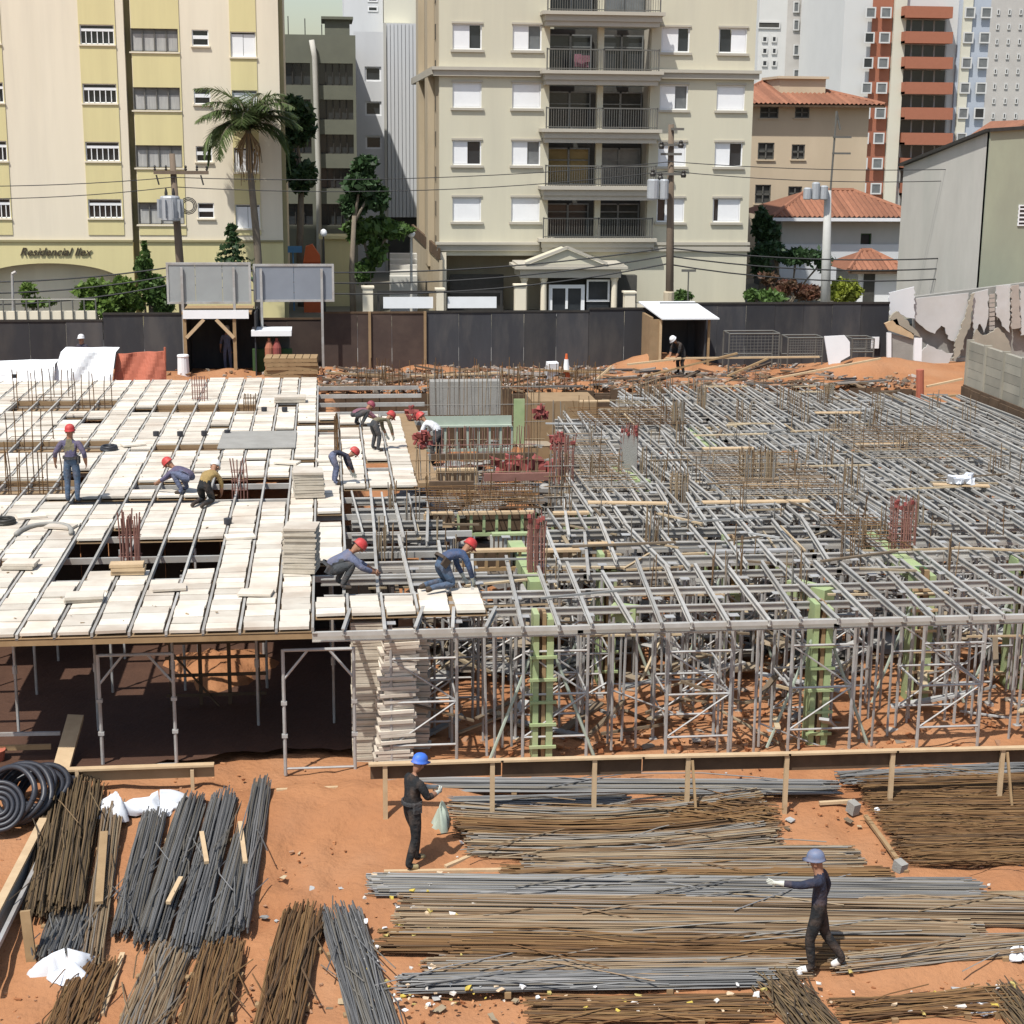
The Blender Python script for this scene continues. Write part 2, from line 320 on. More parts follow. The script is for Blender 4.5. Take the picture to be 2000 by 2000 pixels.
build_ground()
SZ = 2.30                                                  # street level
mb = MB().box(-400, 400, 67.5, 75.2, SZ-.4, SZ+.004); obj('road', mb, 'asphalt', kind='structure')
mb = MB().box(-400, 400, 63.4, 67.5, SZ-.4, SZ+.13); obj('pavement', mb, 'pavement', kind='structure')
mb = MB().box(-400, 400, 75.2, 300, SZ-.4, SZ+.13); obj('pavement', mb, 'far_ground', kind='structure')
mb = MB().box(-15, 20.7, 55.55, 55.75, .0, 2.35); shore = obj('retaining_wall', mb, 'dark_board'); tag(shore, 'dark timber lagged earth bank at the back of the excavation', 'wall')
for i in range(62):
    x = -14.8+i*.57
    if x > 20.2: break
    obj('board', MB().box(x+.01, x+.56, 55.46+random.uniform(0, .05), 55.54, .1, 2.2+random.uniform(0, .35)), 'dark_board', shore)
# ------------------------------------------------------------------ facades
def wall_open(mb, x0, x1, z0, z1, y0, y1, ops):
    xs = sorted({x0, x1, *[min(max(v, x0), x1) for o in ops for v in o[:2]]}); zs = sorted({z0, z1, *[min(max(v, z0), z1) for o in ops for v in o[2:]]})
    for za, zb in zip(zs, zs[1:]):
        zc = (za+zb)/2; run = None
        for xa, xb in zip(xs, xs[1:]):
            xc = (xa+xb)/2; hole = any(o[0] < xc < o[1] and o[2] < zc < o[3] for o in ops)
            if not hole: run = (run[0], xb) if run else (xa, xb)
            if hole and run: mb.box(run[0], run[1], y0, y1, za, zb); run = None
        if run: mb.box(run[0], run[1], y0, y1, za, zb)
    return mb
def fx(px, py, Y): p = P(px, py, Y=Y); return float(p[0]), float(p[2])
def frame(mb, x0, x1, z0, z1, y0, y1, t):
    mb.box(x0, x1, y0, y1, z0, z0+t); mb.box(x0, x1, y0, y1, z1-t, z1); mb.box(x0, x0+t, y0, y1, z0+t, z1-t); mb.box(x1-t, x1, y0, y1, z0+t, z1-t); return mb
# ---- yellow block of flats
YB = 76.0
root = thing('apartment_building', 'yellow and cream apartment block with script lettering above an arched entrance', 'building', (-8, YB, SZ))
LEV = [float(P(190, y, Y=YB)[2]) for y in (68, 185, 295, 408)]; ST = (LEV[0]-LEV[3])/3; LEV = [LEV[3]+ST*k for k in (3, 2, 1, 0)]
cols = {}
def colx(a, b, py=250): return float(P(a, py, Y=YB)[0]), float(P(b, py, Y=YB)[0])
wins = []
for k, zc in enumerate(LEV):
    for nm, (a, b), dz0, dz1 in (('bars', (-45, 11), -.42, .44), ('bars', (165, 231), -.40, .43), ('wide', (262, 354), -.68, .30), ('louver', (381, 413), -.40, .28), ('white', (455, 504), -.85, .22)):
        x0, x1 = colx(a, b); wins.append((nm, x0, x1, zc+dz0, zc+dz1, k))
ops = [w[1:5] for w in wins]
xl, xr = colx(-120, 548)
x_g0, x_g1 = colx(250, 263)
zb = fx(300, 470, YB)[1]
mb = MB(); wall_open(mb, xl, x_g0, zb, 22, YB, YB+.3, ops); wall_open(mb, x_g1, xr, zb, 22, YB, YB+.3, ops)
obj('wall', mb, 'cream', root)
obj('side_wall', MB().box(xl, xr, YB+.9, YB+13, SZ-.2, 21.9), 'cream', root)
obj('groove', MB().box(x_g0-.02, x_g1+.02, YB+.55, YB+.9, SZ, 22), 'olive', root, label='vertical groove between the window bays, its shade painted olive')  # olive colour stands in for the shade in the recess
x0, x1 = colx(546, 556); obj('corner_strip', MB().box(xr, x1, YB+.25, YB+.9, SZ, 22), 'olive', root)  # end face in shade, painted as an olive strip
for a, b in ((-60, 13), (163, 234), (264, 357), (454, 505)):
    x0, x1 = colx(a, b); mb = MB(); wall_open(mb, x0, x1, zb+.25, 22, YB-.035, YB-.002, [(o[0]-.001, o[1]+.001, o[2], o[3]) for o in ops]); obj('spandrel_panel', mb, 'yellow', root, label='mustard yellow strip of wall between windows')
for nm, x0, x1, z0, z1, k in wins:
    fr = MB(); frame(fr, x0, x1, z0, z1, YB+.05, YB+.11, .045)
    if nm == 'bars':
        fr.box(x0, x1, YB+.04, YB+.11, z1-.28, z1-.16)
        for j in range(1, 6): xx = x0+(x1-x0)*j/6; fr.box(xx-.018, xx+.018, YB+.05, YB+.09, z0, z1-.28)
    if nm == 'louver': fr.box(x0, x1, YB+.04, YB+.11, (z0+z1)/2-.05, (z0+z1)/2+.1)
    if nm == 'wide':
        for j in (1, 2, 3): xx = x0+(x1-x0)*j/4; fr.box(xx-.025, xx+.025, YB+.05, YB+.11, z0, z1)
    w = obj('window', fr, 'white_paint' if nm != 'wide' else 'rail_metal', root)
    if nm == 'wide':
        obj('pane', MB().box(x0, x1, YB+.16, YB+.18, z0, z1), 'grey_glass', w); obj('curtain', MB().box(x0+.1, x1-.05, YB+.13, YB+.15, z0+.02, z1-.22-.1*(k % 2)), 'curtain', w)
    elif nm == 'white':
        h = z0+(z1-z0)*.9; obj('shutter', MB().box(x0+.05, (x0+x1)/2-.01, YB+.06, YB+.1, z0+.04, h), 'white_paint', w); obj('shutter', MB().box((x0+x1)/2+.01, x1-.05, YB+.07, YB+.1, z0+.04, h), 'white_paint', w)
        obj('pane', MB().box(x0, x1, YB+.16, YB+.18, z0, z1), 'dim_room', w)
    else: obj('pane', MB().box(x0, x1, YB+.16, YB+.18, z0, z1), 'dark_glass', w)
    obj('sill', MB().box(x0-.06, x1+.06, YB-.09, YB+.05, z0-.07, z0-.005), 'cream', w)
obj('roof_parapet', MB().box(xl, xr+.1, YB-.1, YB+13.1, 21.9, 22.3), 'cream', root)
# ground floor band with the arch
xa, za = fx(95, 514, YB); xe, ze = fx(242, 548, YB); half = xe-xa; zb2 = zb-.06
mb = MB(); n = 26; base = SZ
def arch(x):
    t = min(abs(x-xa)/half, 1); return ze-.15+(za-ze+.15)*math.sqrt(max(0, 1-t*t)) if t < 1 else base
xsn = [xa+half*math.sin(-math.pi/2+math.pi*i/n) for i in range(n+1)]
for p, q in zip(xsn, xsn[1:]):
    mb.prism([(p, YB-.05, arch(p) if abs(p-xa) < half-1e-6 else ze-.15), (q, YB-.05, arch(q) if abs(q-xa) < half-1e-6 else ze-.15), (q, YB-.05, zb2), (p, YB-.05, zb2)], (0, .35, 0))
mb.box(xe, x_g0, YB-.05, YB+.3, base, zb2); mb.box(x_g1, xr, YB-.05, YB+.3, base, zb2); mb.box(xl, xa-half, YB-.05, YB+.3, base, zb2)
obj('arch_wall', mb, 'yellow', root)
obj('string_course', MB().box(xl, x_g0, YB-.12, YB+.02, zb-.06, zb+.03).box(x_g1, xr, YB-.12, YB+.02, zb-.06, zb+.03), 'olive', root)
obj('porch_wall', MB().box(xl, x_g0, YB+3.2, YB+3.3, base, zb), 'brown_ply', root)
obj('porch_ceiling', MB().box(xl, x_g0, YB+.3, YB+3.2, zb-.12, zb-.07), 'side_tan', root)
def text(s, x, z, y, size, parent, m, shear=0.3):
    cu = bpy.data.curves.new('lettering', 'FONT'); cu.body = s; cu.size = size; cu.shear = shear; cu.extrude = .02; cu.offset = .003
    o = bpy.data.objects.new('lettering', cu); COL.objects.link(o); cu.materials.append(M[m])
    me = bpy.data.meshes.new_from_object(o.evaluated_get(bpy.context.evaluated_depsgraph_get())); bpy.data.objects.remove(o); o = bpy.data.objects.new('lettering', me); COL.objects.link(o)
    if not me.materials: me.materials.append(M[m])
    o.parent = parent; l = wloc(parent); o.location = (x-l.x, y-l.y, z-l.z); o.rotation_euler = (math.pi/2, 0, 0); return o
tx, tz = fx(38, 499, YB-.1)
t = text('Residencial Ilex', tx, tz, YB-.09, .5, root, 'script_brown', .4); t['label'] = 'dark brown slanted script lettering'
# ---- tan middle block with balconies
YC = 80.0
root = thing('apartment_building', 'tan apartment block with a stack of balconies and a pedimented entrance', 'building', (13, YC, SZ))
xL = fx(858, 250, YC)[0]; xR = fx(1469, 250, YC)[0]
rowz = [15.5, 12.83, 10.16, 7.49]
wcol = [fx(884, 250, YC)[0], fx(1000, 250, YC)[0], fx(1287, 250, YC)[0], fx(1398, 250, YC)[0]]; WW = 1.38; WH = 1.16
bx0, bx1 = fx(1072, 250, YC)[0], fx(1268, 250, YC)[0]
ops = [(x, x+WW, z-WH/2, z+WH/2) for x in wcol for z in rowz]; ops.append((bx0, bx1, 6.15, 30))
zg = 5.3; gx0, gx1 = fx(872, 540, YC)[0], fx(992, 540, YC)[0]
mb = MB(); wall_open(mb, xL, xR, zg, 21, YC, YC+.3, ops); wall_open(mb, xL, xR, SZ-.1, zg, YC, YC+.3, [(gx0, gx1+4.2, SZ, zg-.02)])
obj('wall', mb, 'taupe', root)
obj('core_wall', MB().box(xL+.4, xR-.05, YC+2.4, YC+18.8, SZ, 20.9).box(xL, xL+.3, YC+.3, YC+2.4, zg, 20.9).box(xR-.3, xR, YC+.3, YC+2.4, SZ, 20.9), 'taupe', root)
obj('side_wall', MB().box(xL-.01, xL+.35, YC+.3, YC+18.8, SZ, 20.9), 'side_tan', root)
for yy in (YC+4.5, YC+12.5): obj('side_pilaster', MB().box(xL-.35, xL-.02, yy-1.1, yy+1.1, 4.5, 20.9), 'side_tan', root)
mb = MB()
for yy in (YC+2.4, YC+9.3):
    for k in range(9): mb.box(xL-.05, xL-.012, yy-.3, yy+.3, 5.4+k*1.68, 6.1+k*1.68)
obj('side_windows', mb, 'dark_glass', root)
cz = 13.92
obj('cornice', MB().box(xL-.28, bx0-.02, YC-.22, YC-.002, cz-.22, cz+.05).box(xL-.36, bx0-.02, YC-.32, YC-.002, cz+.05, cz+.2).box(xL-.36, xL-.002, YC-.002, YC+18.8, cz-.15, cz+.2), 'taupe_trim', root)
obj('cornice', MB().box(bx1+.02, xR+.2, YC-.22, YC-.002, cz-.22, cz+.05).box(bx1+.02, xR+.28, YC-.32, YC-.002, cz+.05, cz+.2), 'taupe_trim', root)
zl = 5.82
obj('cornice', MB().box(xL-.12, bx0-.4, YC-.16, YC-.002, zl-.3, zl).box(xL-.2, bx0-.4, YC-.28, YC-.002, zl, zl+.12), 'taupe_trim', root)
obj('string_course', MB().box(bx1+.3, xR+.1, YC-.12, YC-.002, zl-.32, zl-.1), 'taupe_trim', root); obj('string_course', MB().box(bx1+.3, xR+.1, YC-.12, YC-.002, zl-.02, zl+.12), 'taupe_trim', root)
opened = {(0, 0): (.58, 0), (1, 0): (.55, 1), (2, 0): (.6, 0), (3, 0): (-.45, 0), (2, 1): (.55, 1), (0, 2): (.52, 0), (1, 2): (.55, 1), (3, 2): (.55, 0), (3, 3): (-.2, 0), (2, 3): (-.3, 0)}
for c, x in enumerate(wcol):
    for r, z in enumerate(rowz):
        z0, z1 = z-WH/2, z+WH/2; fr = MB(); frame(fr, x, x+WW, z0, z1, YC+.06, YC+.13, .06); w = obj('window', fr, 'white_paint', root)
        f = opened.get((c, r))
        if f is None: obj('shutter', MB().box(x+.07, x+WW-.07, YC+.08, YC+.12, z0+.07, z1-.07), 'white_paint', w)
        else:
            f, light = f
            xs_ = (x+.07, x+WW*f) if f > 0 else (x-WW*f, x+WW-.07)
            obj('shutter', MB().box(*xs_, YC+.08, YC+.12, z0+.07, z1-.07), 'white_paint', w)
            rest = (x+WW*f+.02, x+WW-.07) if f > 0 else (x+.07, x-WW*f-.02)
            obj('pane', MB().box(*rest, YC+.16, YC+.18, z0, z1), 'grey_glass' if light else 'dark_glass', w)
        obj('sill', MB().box(x-.1, x+WW+.1, YC-.1, YC+.05, z0-.12, z0-.01), 'taupe_trim', w)
        obj('lintel', MB().box(x-.05, x+WW+.05, YC-.06, YC+.03, z1+.01, z1+.1), 'taupe_trim', w)
bxm = (bx0+bx1)/2
floors = [16.25, 13.58, 10.9, 8.22, 5.72]
for i, z in enumerate(floors):
    proj = 1.0 if i < 4 else .45
    s = obj('balcony', MB().box(bx0-.35, bx1+.3, YC-proj, YC+.25, z-.02, z+.26).box(bx0-.5, bx1+.42, YC-proj-.14, YC+.05, z+.26, z+.42).box(bx0-.3, bx1+.2, YC-proj+.08, YC+.2, z-.24, z-.02), 'taupe_trim', root)
    top = z+.42
    rl = MB(); y = YC-proj+.05
    rl.box(bx0-.25, bx1+.2, y-.03, y+.03, top+.92, top+.98); rl.box(bx0-.25, bx1+.2, y-.02, y+.02, top+.06, top+.1)
    nb = 46
    for k in range(nb+1): xx = bx0-.25+(bx1-bx0+.45)*k/nb; rl.box(xx-.011, xx+.011, y-.011, y+.011, top, top+.92)
    for xx in (bx0-.25, bxm, bx1+.2): rl.box(xx-.03, xx+.03, y-.03, y+.03, top, top+1.0)
    obj('railing', rl, 'rail_metal', s)
    nxt = floors[i-1]-.24 if i else 20
    doors = [('dark_glass', 'grey_glass'), ('dark_glass', 'dark_glass'), ('dark_glass', 'dim_room'), ('ochre_door', 'grey_glass'), ('dark_glass', 'dim_room')][i]
    obj('column', MB().box(bxm-.14, bxm+.14, YC-.1 if i < 4 else YC+.02, YC+.3, top, nxt), 'taupe', s)
    for j, (a, b) in enumerate(((bx0+.15, bxm-.2), (bxm+.2, bx1-.1))):
        d = MB(); frame(d, a, b, top, nxt-.25, YC+1.5, YC+1.56, .07); m_ = (a+b)/2; d.box(m_-.05, m_+.05, YC+1.5, YC+1.56, top, nxt-.25); d.box(a, b, YC+1.51, YC+1.55, top+1.15, top+1.21)
        dd = obj('sliding_door', d, 'grey_glass', s); obj('pane', MB().box(a, b, YC+1.62, YC+1.66, top, nxt-.25), doors[j], dd)
    obj('back_wall', MB().box(bx0, bx1, YC+1.7, YC+1.8, top, nxt), 'dim_room', s); obj('side_screen', MB().box(bx1-.04, bx1+.0, YC+.3, YC+1.7, top, nxt), 'taupe_trim', s); obj('side_screen', MB().box(bx0, bx0+.04, YC+.3, YC+1.7, top, nxt), 'taupe_trim', s)
# clothes and plants on the balconies are things
for px, py, m_, lb in ((1142, 122, 'mauve', 'dark pink cloth bundle hanging inside the second balcony from the top'),):
    x, z = fx(px, py, YC-.3); mb = MB()
    for k in range(7): mb.rbox(x+random.uniform(-.35, .35), YC-.45+random.uniform(-.1, .1), 14.05+.2+random.uniform(0, .55), .35, .2, .3, random.uniform(0, 90), random.uniform(-30, 30))
    o = obj('cloth_bundle', mb, 'c_mauve'); tag(o, lb, 'cloth'); origin_to(o, (x, YC-.45, 14.02))
# ground floor: garage, portico
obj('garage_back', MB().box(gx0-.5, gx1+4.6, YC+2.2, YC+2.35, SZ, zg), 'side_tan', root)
obj('garage_gate', MB().box(gx0+.25, gx1-.1, YC+1.0, YC+1.1, SZ, fx(900, 536, YC+1)[1]), 'dark_metal', root, label='dark slatted garage gate')
obj('garage_pier', MB().box(gx0-.3, gx0-.02, YC-.15, YC+.3, SZ, zg+.15), 'cream', root)
# portico
YP = YC-2.6
px0, zt = fx(1006, 520, YP); px1, _ = fx(1226, 520, YP); z_e0 = fx(1100, 543, YP)[1]; z_e1 = fx(1100, 516, YP)[1]; z_p = fx(1100, 487, YP)[1]
obj('entablature', MB().box(px0+.25, px1-.3, YP+.1, YC-.01, z_e0, z_e0+.42).box(px0, px1, YP-.1, YC-.01, z_e0+.42, z_e0+.55).box(px0+.15, px1-.15, YP, YC-.01, z_e0+.55, z_e1), 'taupe_trim', root)
xm = fx(1106, 500, YP)[0]
obj('pediment', MB().prism([(xm-1.75, YP, z_e1), (xm+1.75, YP, z_e1), (xm+.05, YP, z_p)], (0, 2.2, 0)), 'taupe', root)
obj('pediment_trim', MB().bar((xm-1.95, YP-.06, z_e1+.03), (xm+.05, YP-.06, z_p+.1), .16, .12).bar((xm+1.95, YP-.06, z_e1+.03), (xm+.05, YP-.06, z_p+.1), .16, .12), 'taupe_trim', root)
for px in (1024, 1062, 1200): x = fx(px, 570, YP+.3)[0]; obj('column', MB().lathe((x, YP+.35, SZ), [(.2, 0), (.2, .2), (.15, .25), (.14, z_e0-SZ-.2), (.19, z_e0-SZ-.1), (.19, z_e0-SZ-.002)], 12), 'cream', root)
obj('lobby_wall', MB().box(fx(1066, 560, YC)[0], fx(1235, 560, YC)[0], YC-1.2, YC-.6, SZ, z_e0-.002), 'dim_room', root)
YD = YC-2.0
a, zt = fx(1072, 556, YD); b, zz = fx(1141, 603, YD)
d = MB(); frame(d, a, b, zz-.35, zt, YD-.06, YD+.02, .17); d.box((a+b)/2-.06, (a+b)/2+.06, YD-.05, YD+.01, zz, zt)
dd = obj('door', d, 'white_paint', root, label='white framed double entrance door'); obj('pane', MB().box(a+.05, b-.05, YD+.03, YD+.06, SZ, zt-.05), 'dark_glass', dd)
a2, zt2 = fx(1146, 546, YD); b2, _ = fx(1190, 590, YD)
d = obj('window', frame(MB(), a2, b2, fx(1150, 589, YD)[1], zt2, YD-.04, YD+.02, .09), 'white_paint', root); obj('pane', MB().box(a2+.02, b2-.02, YD+.03, YD+.05, SZ, zt2-.03), 'dark_glass', d)
# ---- front wall and gates of the tan block: a thing of its own
YF = 76.6
r = thing('boundary_wall', 'low cream boundary wall with dark metal gates before the tan apartment block', 'wall', (8, YF, SZ))
for a, b in ((742, 852), (868, 976)):
    x0, z1 = fx(a, 568, YF); x1, _ = fx(b, 568, YF); g = obj('gate_frame', frame(MB(), x0-.12, x1+.12, SZ, z1, YF-.04, YF+.04, .1), 'dark_metal', r)
    obj('gate_panel', MB().box(x0+.15, x1-.15, YF-.03, YF+.03, fx(800, 602, YF)[1], fx(800, 580, YF)[1]), 'white_paint', g)
for a, b, t in ((708, 728, 562), (852, 866, 566), (1005, 1026, 558), (1219, 1239, 572)):
    x0, z1 = fx(a, t, YF); x1, _ = fx(b, t, YF); obj('pier', MB().box(x0, x1, YF-.25, YF+.25, SZ, z1).box(x0-.06, x1+.06, YF-.3, YF+.3, z1, z1+.08), 'cream', r)
x0 = fx(1240, 590, YF)[0]; x1 = fx(1465, 590, YF)[0]; obj('low_wall', MB().box(x0, x1, YF-.1, YF+.1, SZ, fx(1300, 592, YF)[1]), 'cream', r)
# ---- olive grey office block and white tower between the two
YO = 96.0
root = thing('office_building', 'olive grey office block with dark ribbon windows and a white downpipe', 'building', (0, YO, SZ))
x0, zt = fx(500, 66, YO); x1, _ = fx(694, 66, YO)
bands = [(123, 166), (194, 233), (262, 300), (328, 368), (398, 440)]
ops = []
for a, b in bands:
    for c, d in ((520, 607), (624, 690)): ops.append((fx(c, 200, YO)[0], fx(d, 200, YO)[0], fx(600, b, YO)[1], fx(600, a, YO)[1]))
obj('wall', wall_open(MB(), x0, x1, SZ, zt, YO, YO+.4, ops), 'grey_green', root); obj('core_wall', MB().box(x0+.1, x1-.1, YO+.8, YO+14, SZ, zt-.2), 'dim_room', root)
for o in ops:
    fr = MB(); nn = 5
    for k in range(1, nn): xx = o[0]+(o[1]-o[0])*k/nn; fr.box(xx-.03, xx+.03, YO+.2, YO+.26, o[2], o[3])
    fr.box(o[0], o[1], YO+.2, YO+.26, o[2], o[2]+.06); w = obj('window', fr, 'dark_metal', root); obj('pane', MB().box(o[0], o[1], YO+.3, YO+.33, o[2], o[3]), 'dark_glass', w)
xp = fx(616, 200, YO)[0]; obj('downpipe', MB().tube([(xp-.15, YO-.3, zt-.3), (xp, YO-.3, zt-1.2), (xp+.1, YO-.3, 9), (xp+.05, YO-.3, SZ)], .15, 8), 'pale_concrete', root, smooth=True)
obj('roof_shed', MB().box(xp+.6, x1-.3, YO+1, YO+5, zt, zt+.9).box(xp+.4, x1-.1, YO+.8, YO+5.2, zt+.9, zt+1.05), 'grey_green', root)
mb = MB()
for k in range(4): xx = x0+.8+k*.95; mb.tube([(xx, YO+2, zt), (xx, YO+2, zt+.5+.7*random.random())], .03, 5)
obj('antenna', mb, 'dark_metal', root)
YW = 104.0
root = thing('apartment_building', 'narrow white block with small square windows beside the olive office block', 'building', (4, YW, SZ))
x0 = fx(693, 300, YW)[0]; xm_ = fx(757, 300, YW)[0]; x1 = fx(822, 300, YW)[0]; zt1 = fx(730, 62, YW)[1]; zt2 = fx(790, 46, YW)[1]
wn = [(713, 745, 130, 159), (713, 745, 198, 226), (713, 745, 265, 291)]
ops = [(fx(a, 200, YW)[0], fx(b, 200, YW)[0], fx(730, d, YW)[1], fx(730, c, YW)[1]) for a, b, c, d in wn]
obj('wall', wall_open(MB(), x0, xm_-.02, SZ, zt1, YW, YW+.3, ops), 'white_wall', root); obj('core_wall', MB().box(x0, x1, YW+.6, YW+9, SZ, zt1-.3), 'dim_room', root)
for o in ops: w = obj('window', frame(MB(), *o, YW+.08, YW+.14, .1), 'white_paint', root); obj('pane', MB().box(o[0], o[1], YW+.16, YW+.2, o[2], o[3]), 'dark_glass', w)
nP = 9
for k in range(nP): a = xm_+(x1-xm_)*k/nP; obj('cladding_panel', MB().box(a+.01, a+(x1-xm_)/nP-.02, YW-.12, YW+.6, fx(790, 424, YW)[1], zt2), 'white_wall', root)
obj('corner_trim', MB().box(xm_-.2, xm_-.03, YW-.2, YW+.2, SZ, zt2), 'pale_concrete', root)
YV = 135.0
root = thing('apartment_building', 'pale distant block behind the narrow white block, two small windows showing', 'building', (5, YV, SZ))
x0 = fx(672, 20, YV)[0]; xm_ = fx(748, 20, YV)[0]; x1 = fx(822, 20, YV)[0]
obj('wall', MB().box(x0, xm_, YV, YV+10, SZ, 30), 'white_wall', root); obj('wall', MB().box(xm_+.05, x1, YV-.5, YV+10, SZ, 30), 'tower_cream', root)
for c, d in ((-6, 4), (12, 23)): o = (fx(718, 10, YV)[0], fx(738, 10, YV)[0], fx(730, d, YV)[1], fx(730, c, YV)[1]); w = obj('window', frame(MB(), *o, YV-.05, YV-.01, .1), 'white_paint', root); obj('pane', MB().box(o[0], o[1], YV-.03, YV-.012, o[2], o[3]), 'dark_glass', w)
xx, zz = fx(770, 46, YV-1); obj('terrace', MB().box(fx(748, 46, YV)[0], fx(800, 46, YV)[0], YV-2, YV-.55, zz-2, zz), 'tower_cream', root)
# ---- beige three-storey block with a red hip roof
YE = 100.0
root = thing('apartment_building', 'beige three storey block with a red hipped roof right of the tan block', 'building', (24, YE, SZ))
x0 = fx(1425, 300, YE)[0]; x1 = fx(1693, 300, YE)[0]; ze = fx(1560, 204, YE)[1]
wn = [(1481, 1517, 200, 231), (1549, 1577, 204, 230), (1480, 1512, 279, 312), (1546, 1572, 282, 311), (1478, 1509, 361, 398), (1543, 1570, 364, 392)]
ops = [(fx(a, 300, YE)[0], fx(b, 300, YE)[0], fx(1540, d, YE)[1], min(fx(1540, c, YE)[1], ze-.15)) for a, b, c, d in wn]
obj('wall', wall_open(MB(), x0, x1, SZ, ze, YE, YE+.3, ops), 'beige', root); obj('core_wall', MB().box(x0+.2, x1-.02, YE+.6, YE+12, SZ, ze-.02), 'dim_room', root)
for i, o in enumerate(ops):
    fr = frame(MB(), *o, YE+.05, YE+.12, .07); m_ = (o[0]+o[1])/2; fr.box(m_-.04, m_+.04, YE+.05, YE+.11, o[2], o[3]); fr.box(o[0], o[1], YE+.05, YE+.1, (o[2]+o[3])/2-.03, (o[2]+o[3])/2+.03)
    w = obj('window', fr, 'rail_metal', root); obj('pane', MB().box(o[0], o[1], YE+.15, YE+.18, o[2], o[3]), 'dim_room', w); obj('sill', MB().box(o[0]-.08, o[1]+.08, YE-.08, YE+.05, o[2]-.08, o[2]-.01), 'beige', w)
xa_, za_ = fx(1560, 145, YE+5); ov = .75; zr = fx(1560, 146, YE+6)[1]
def hip_roof(name, x0, x1, y0, y1, z0, z1, parent, inset, n=None):
    """hipped roof in ribs of pan tiles"""
    mb = MB(); ym = (y0+y1)/2; ra, rb = x0+inset, x1-inset; n = n or int((x1-x0)/.28)
    for k in range(n):
        a = x0+(x1-x0)*k/n; b = x0+(x1-x0)*(k+1)/n; m = (a+b)/2
        def zt(x):
            t = 1.0
            if x < ra: t = (x-x0)/(ra-x0)
            if x > rb: t = (x1-x)/(x1-rb)
            return max(t, 0.0)
        ta, tb, tm = zt(a), zt(b), zt(m)
        pt = lambda x, t, up: (x, y0+(ym-y0)*t, z0+(z1-z0)*t+up)
        mb.add([(a, y0, z0), (m, y0, z0+.09), (b, y0, z0), pt(b, tb, 0), pt(m, tm, .09), pt(a, ta, 0)], [(0, 1, 4, 5), (1, 2, 3, 4)])
    mb.add([(x0, y0, z0), (x0, y1, z0), (ra, ym, z1)], [(0, 2, 1)]); mb.add([(x1, y0, z0), (x1, y1, z0), (rb, ym, z1)], [(0, 1, 2)])
    mb.add([(x0, y1, z0), (x1, y1, z0), (rb, ym, z1), (ra, ym, z1)], [(0, 1, 2, 3)])
    mb.add([(x0, y0, z0-.004), (x1, y0, z0-.004), (x1, y1, z0-.004), (x0, y1, z0-.004)], [(0, 3, 2, 1)])
    r = obj(name, mb, 'roof_tile', parent)
    obj('ridge', MB().tube([(ra, ym, z1+.02), (rb, ym, z1+.02)], .14, 6).tube([(x0, y0, z0+.05), (ra, ym, z1)], .12, 6).tube([(x1, y0, z0+.05), (rb, ym, z1)], .12, 6), 'roof_tile', r)
    obj('eave_board', MB().box(x0+.02, x1-.02, y0+.02, y0+.1, z0-.16, z0-.01), 'dark_board', r)
    return r
hip_roof('roof', x0-ov, x1+ov, YE-ov, YE+12.7, ze+.0, zr-.45, root, 4.2)
a, zt_ = fx(1518, 154, YE+3); b, zb_ = fx(1606, 188, YE+3); obj('roof_house', MB().box(a, b, YE+2.4, YE+6, ze, zt_).box(a-.15, b+.15, YE+2.2, YE+6.2, zt_, zt_+.15), 'beige', root)
# ---- far towers
def tower(label, Y, px0, px1, m, cells, bands=(), top=60, vis=None):
    r = thing('tower_block', label, 'building', (fx((px0+px1)/2, 200, Y)[0], Y, SZ)); x0 = fx(px0, 200, Y)[0]; x1 = fx(px1, 200, Y)[0]
    obj('wall', MB().box(x0, x1, Y, Y+14, SZ, top), m, r)
    for (a, b, pm, pr) in bands: obj('facade_strip', MB().box(fx(a, 200, Y)[0], fx(b, 200, Y)[0], Y-pr, Y-.004, SZ, top-.5), pm, r)
    for (a, b, c, d, pr, gl) in cells:
        o = (fx(a, c, Y)[0], fx(b, c, Y)[0], fx((a+b)/2, d, Y)[1], fx((a+b)/2, c, Y)[1]); y = Y-pr
        w = obj('window', frame(MB(), *o, y-.1, y-.01, .12), 'tower_white' if gl != 'dark_metal' else 'dark_metal', r); obj('pane', MB().box(o[0]+.05, o[1]-.05, y-.05, y-.02, o[2]+.05, o[3]-.05), gl, w)
    return r
cells = []
for a, b in ((1488, 1499), (1507, 1517)):
    for c in (70, 93, 117): cells.append((a, b, c, c+13, .02, 'dark_glass'))
for a, b in ((1548, 1560), (1613, 1624)):
    for c in (3, 38, 87, 135): cells.append((a, b, c, c+22, .25, 'grey_glass'))
cells.append((1480, 1524, 42, 56, .02, 'dim_room'))
tower('cream and grey striped tower standing behind the beige block', 165, 1476, 1606, 'tower_white', cells, ((1562, 1610, 'tower_cream', .6), (1530, 1561, 'tower_grey', .2)))
r = tower('white tower with brick red balconies behind the orange roofed house', 150, 1640, 1882, 'tower_white', [], ((1694, 1733, 'brick_red', .15), (1734, 1757, 'tower_cream', .5), (1866, 1884, 'tower_cream', .5), (1860, 1920, 'tower_blue', .3)))
YT = 150
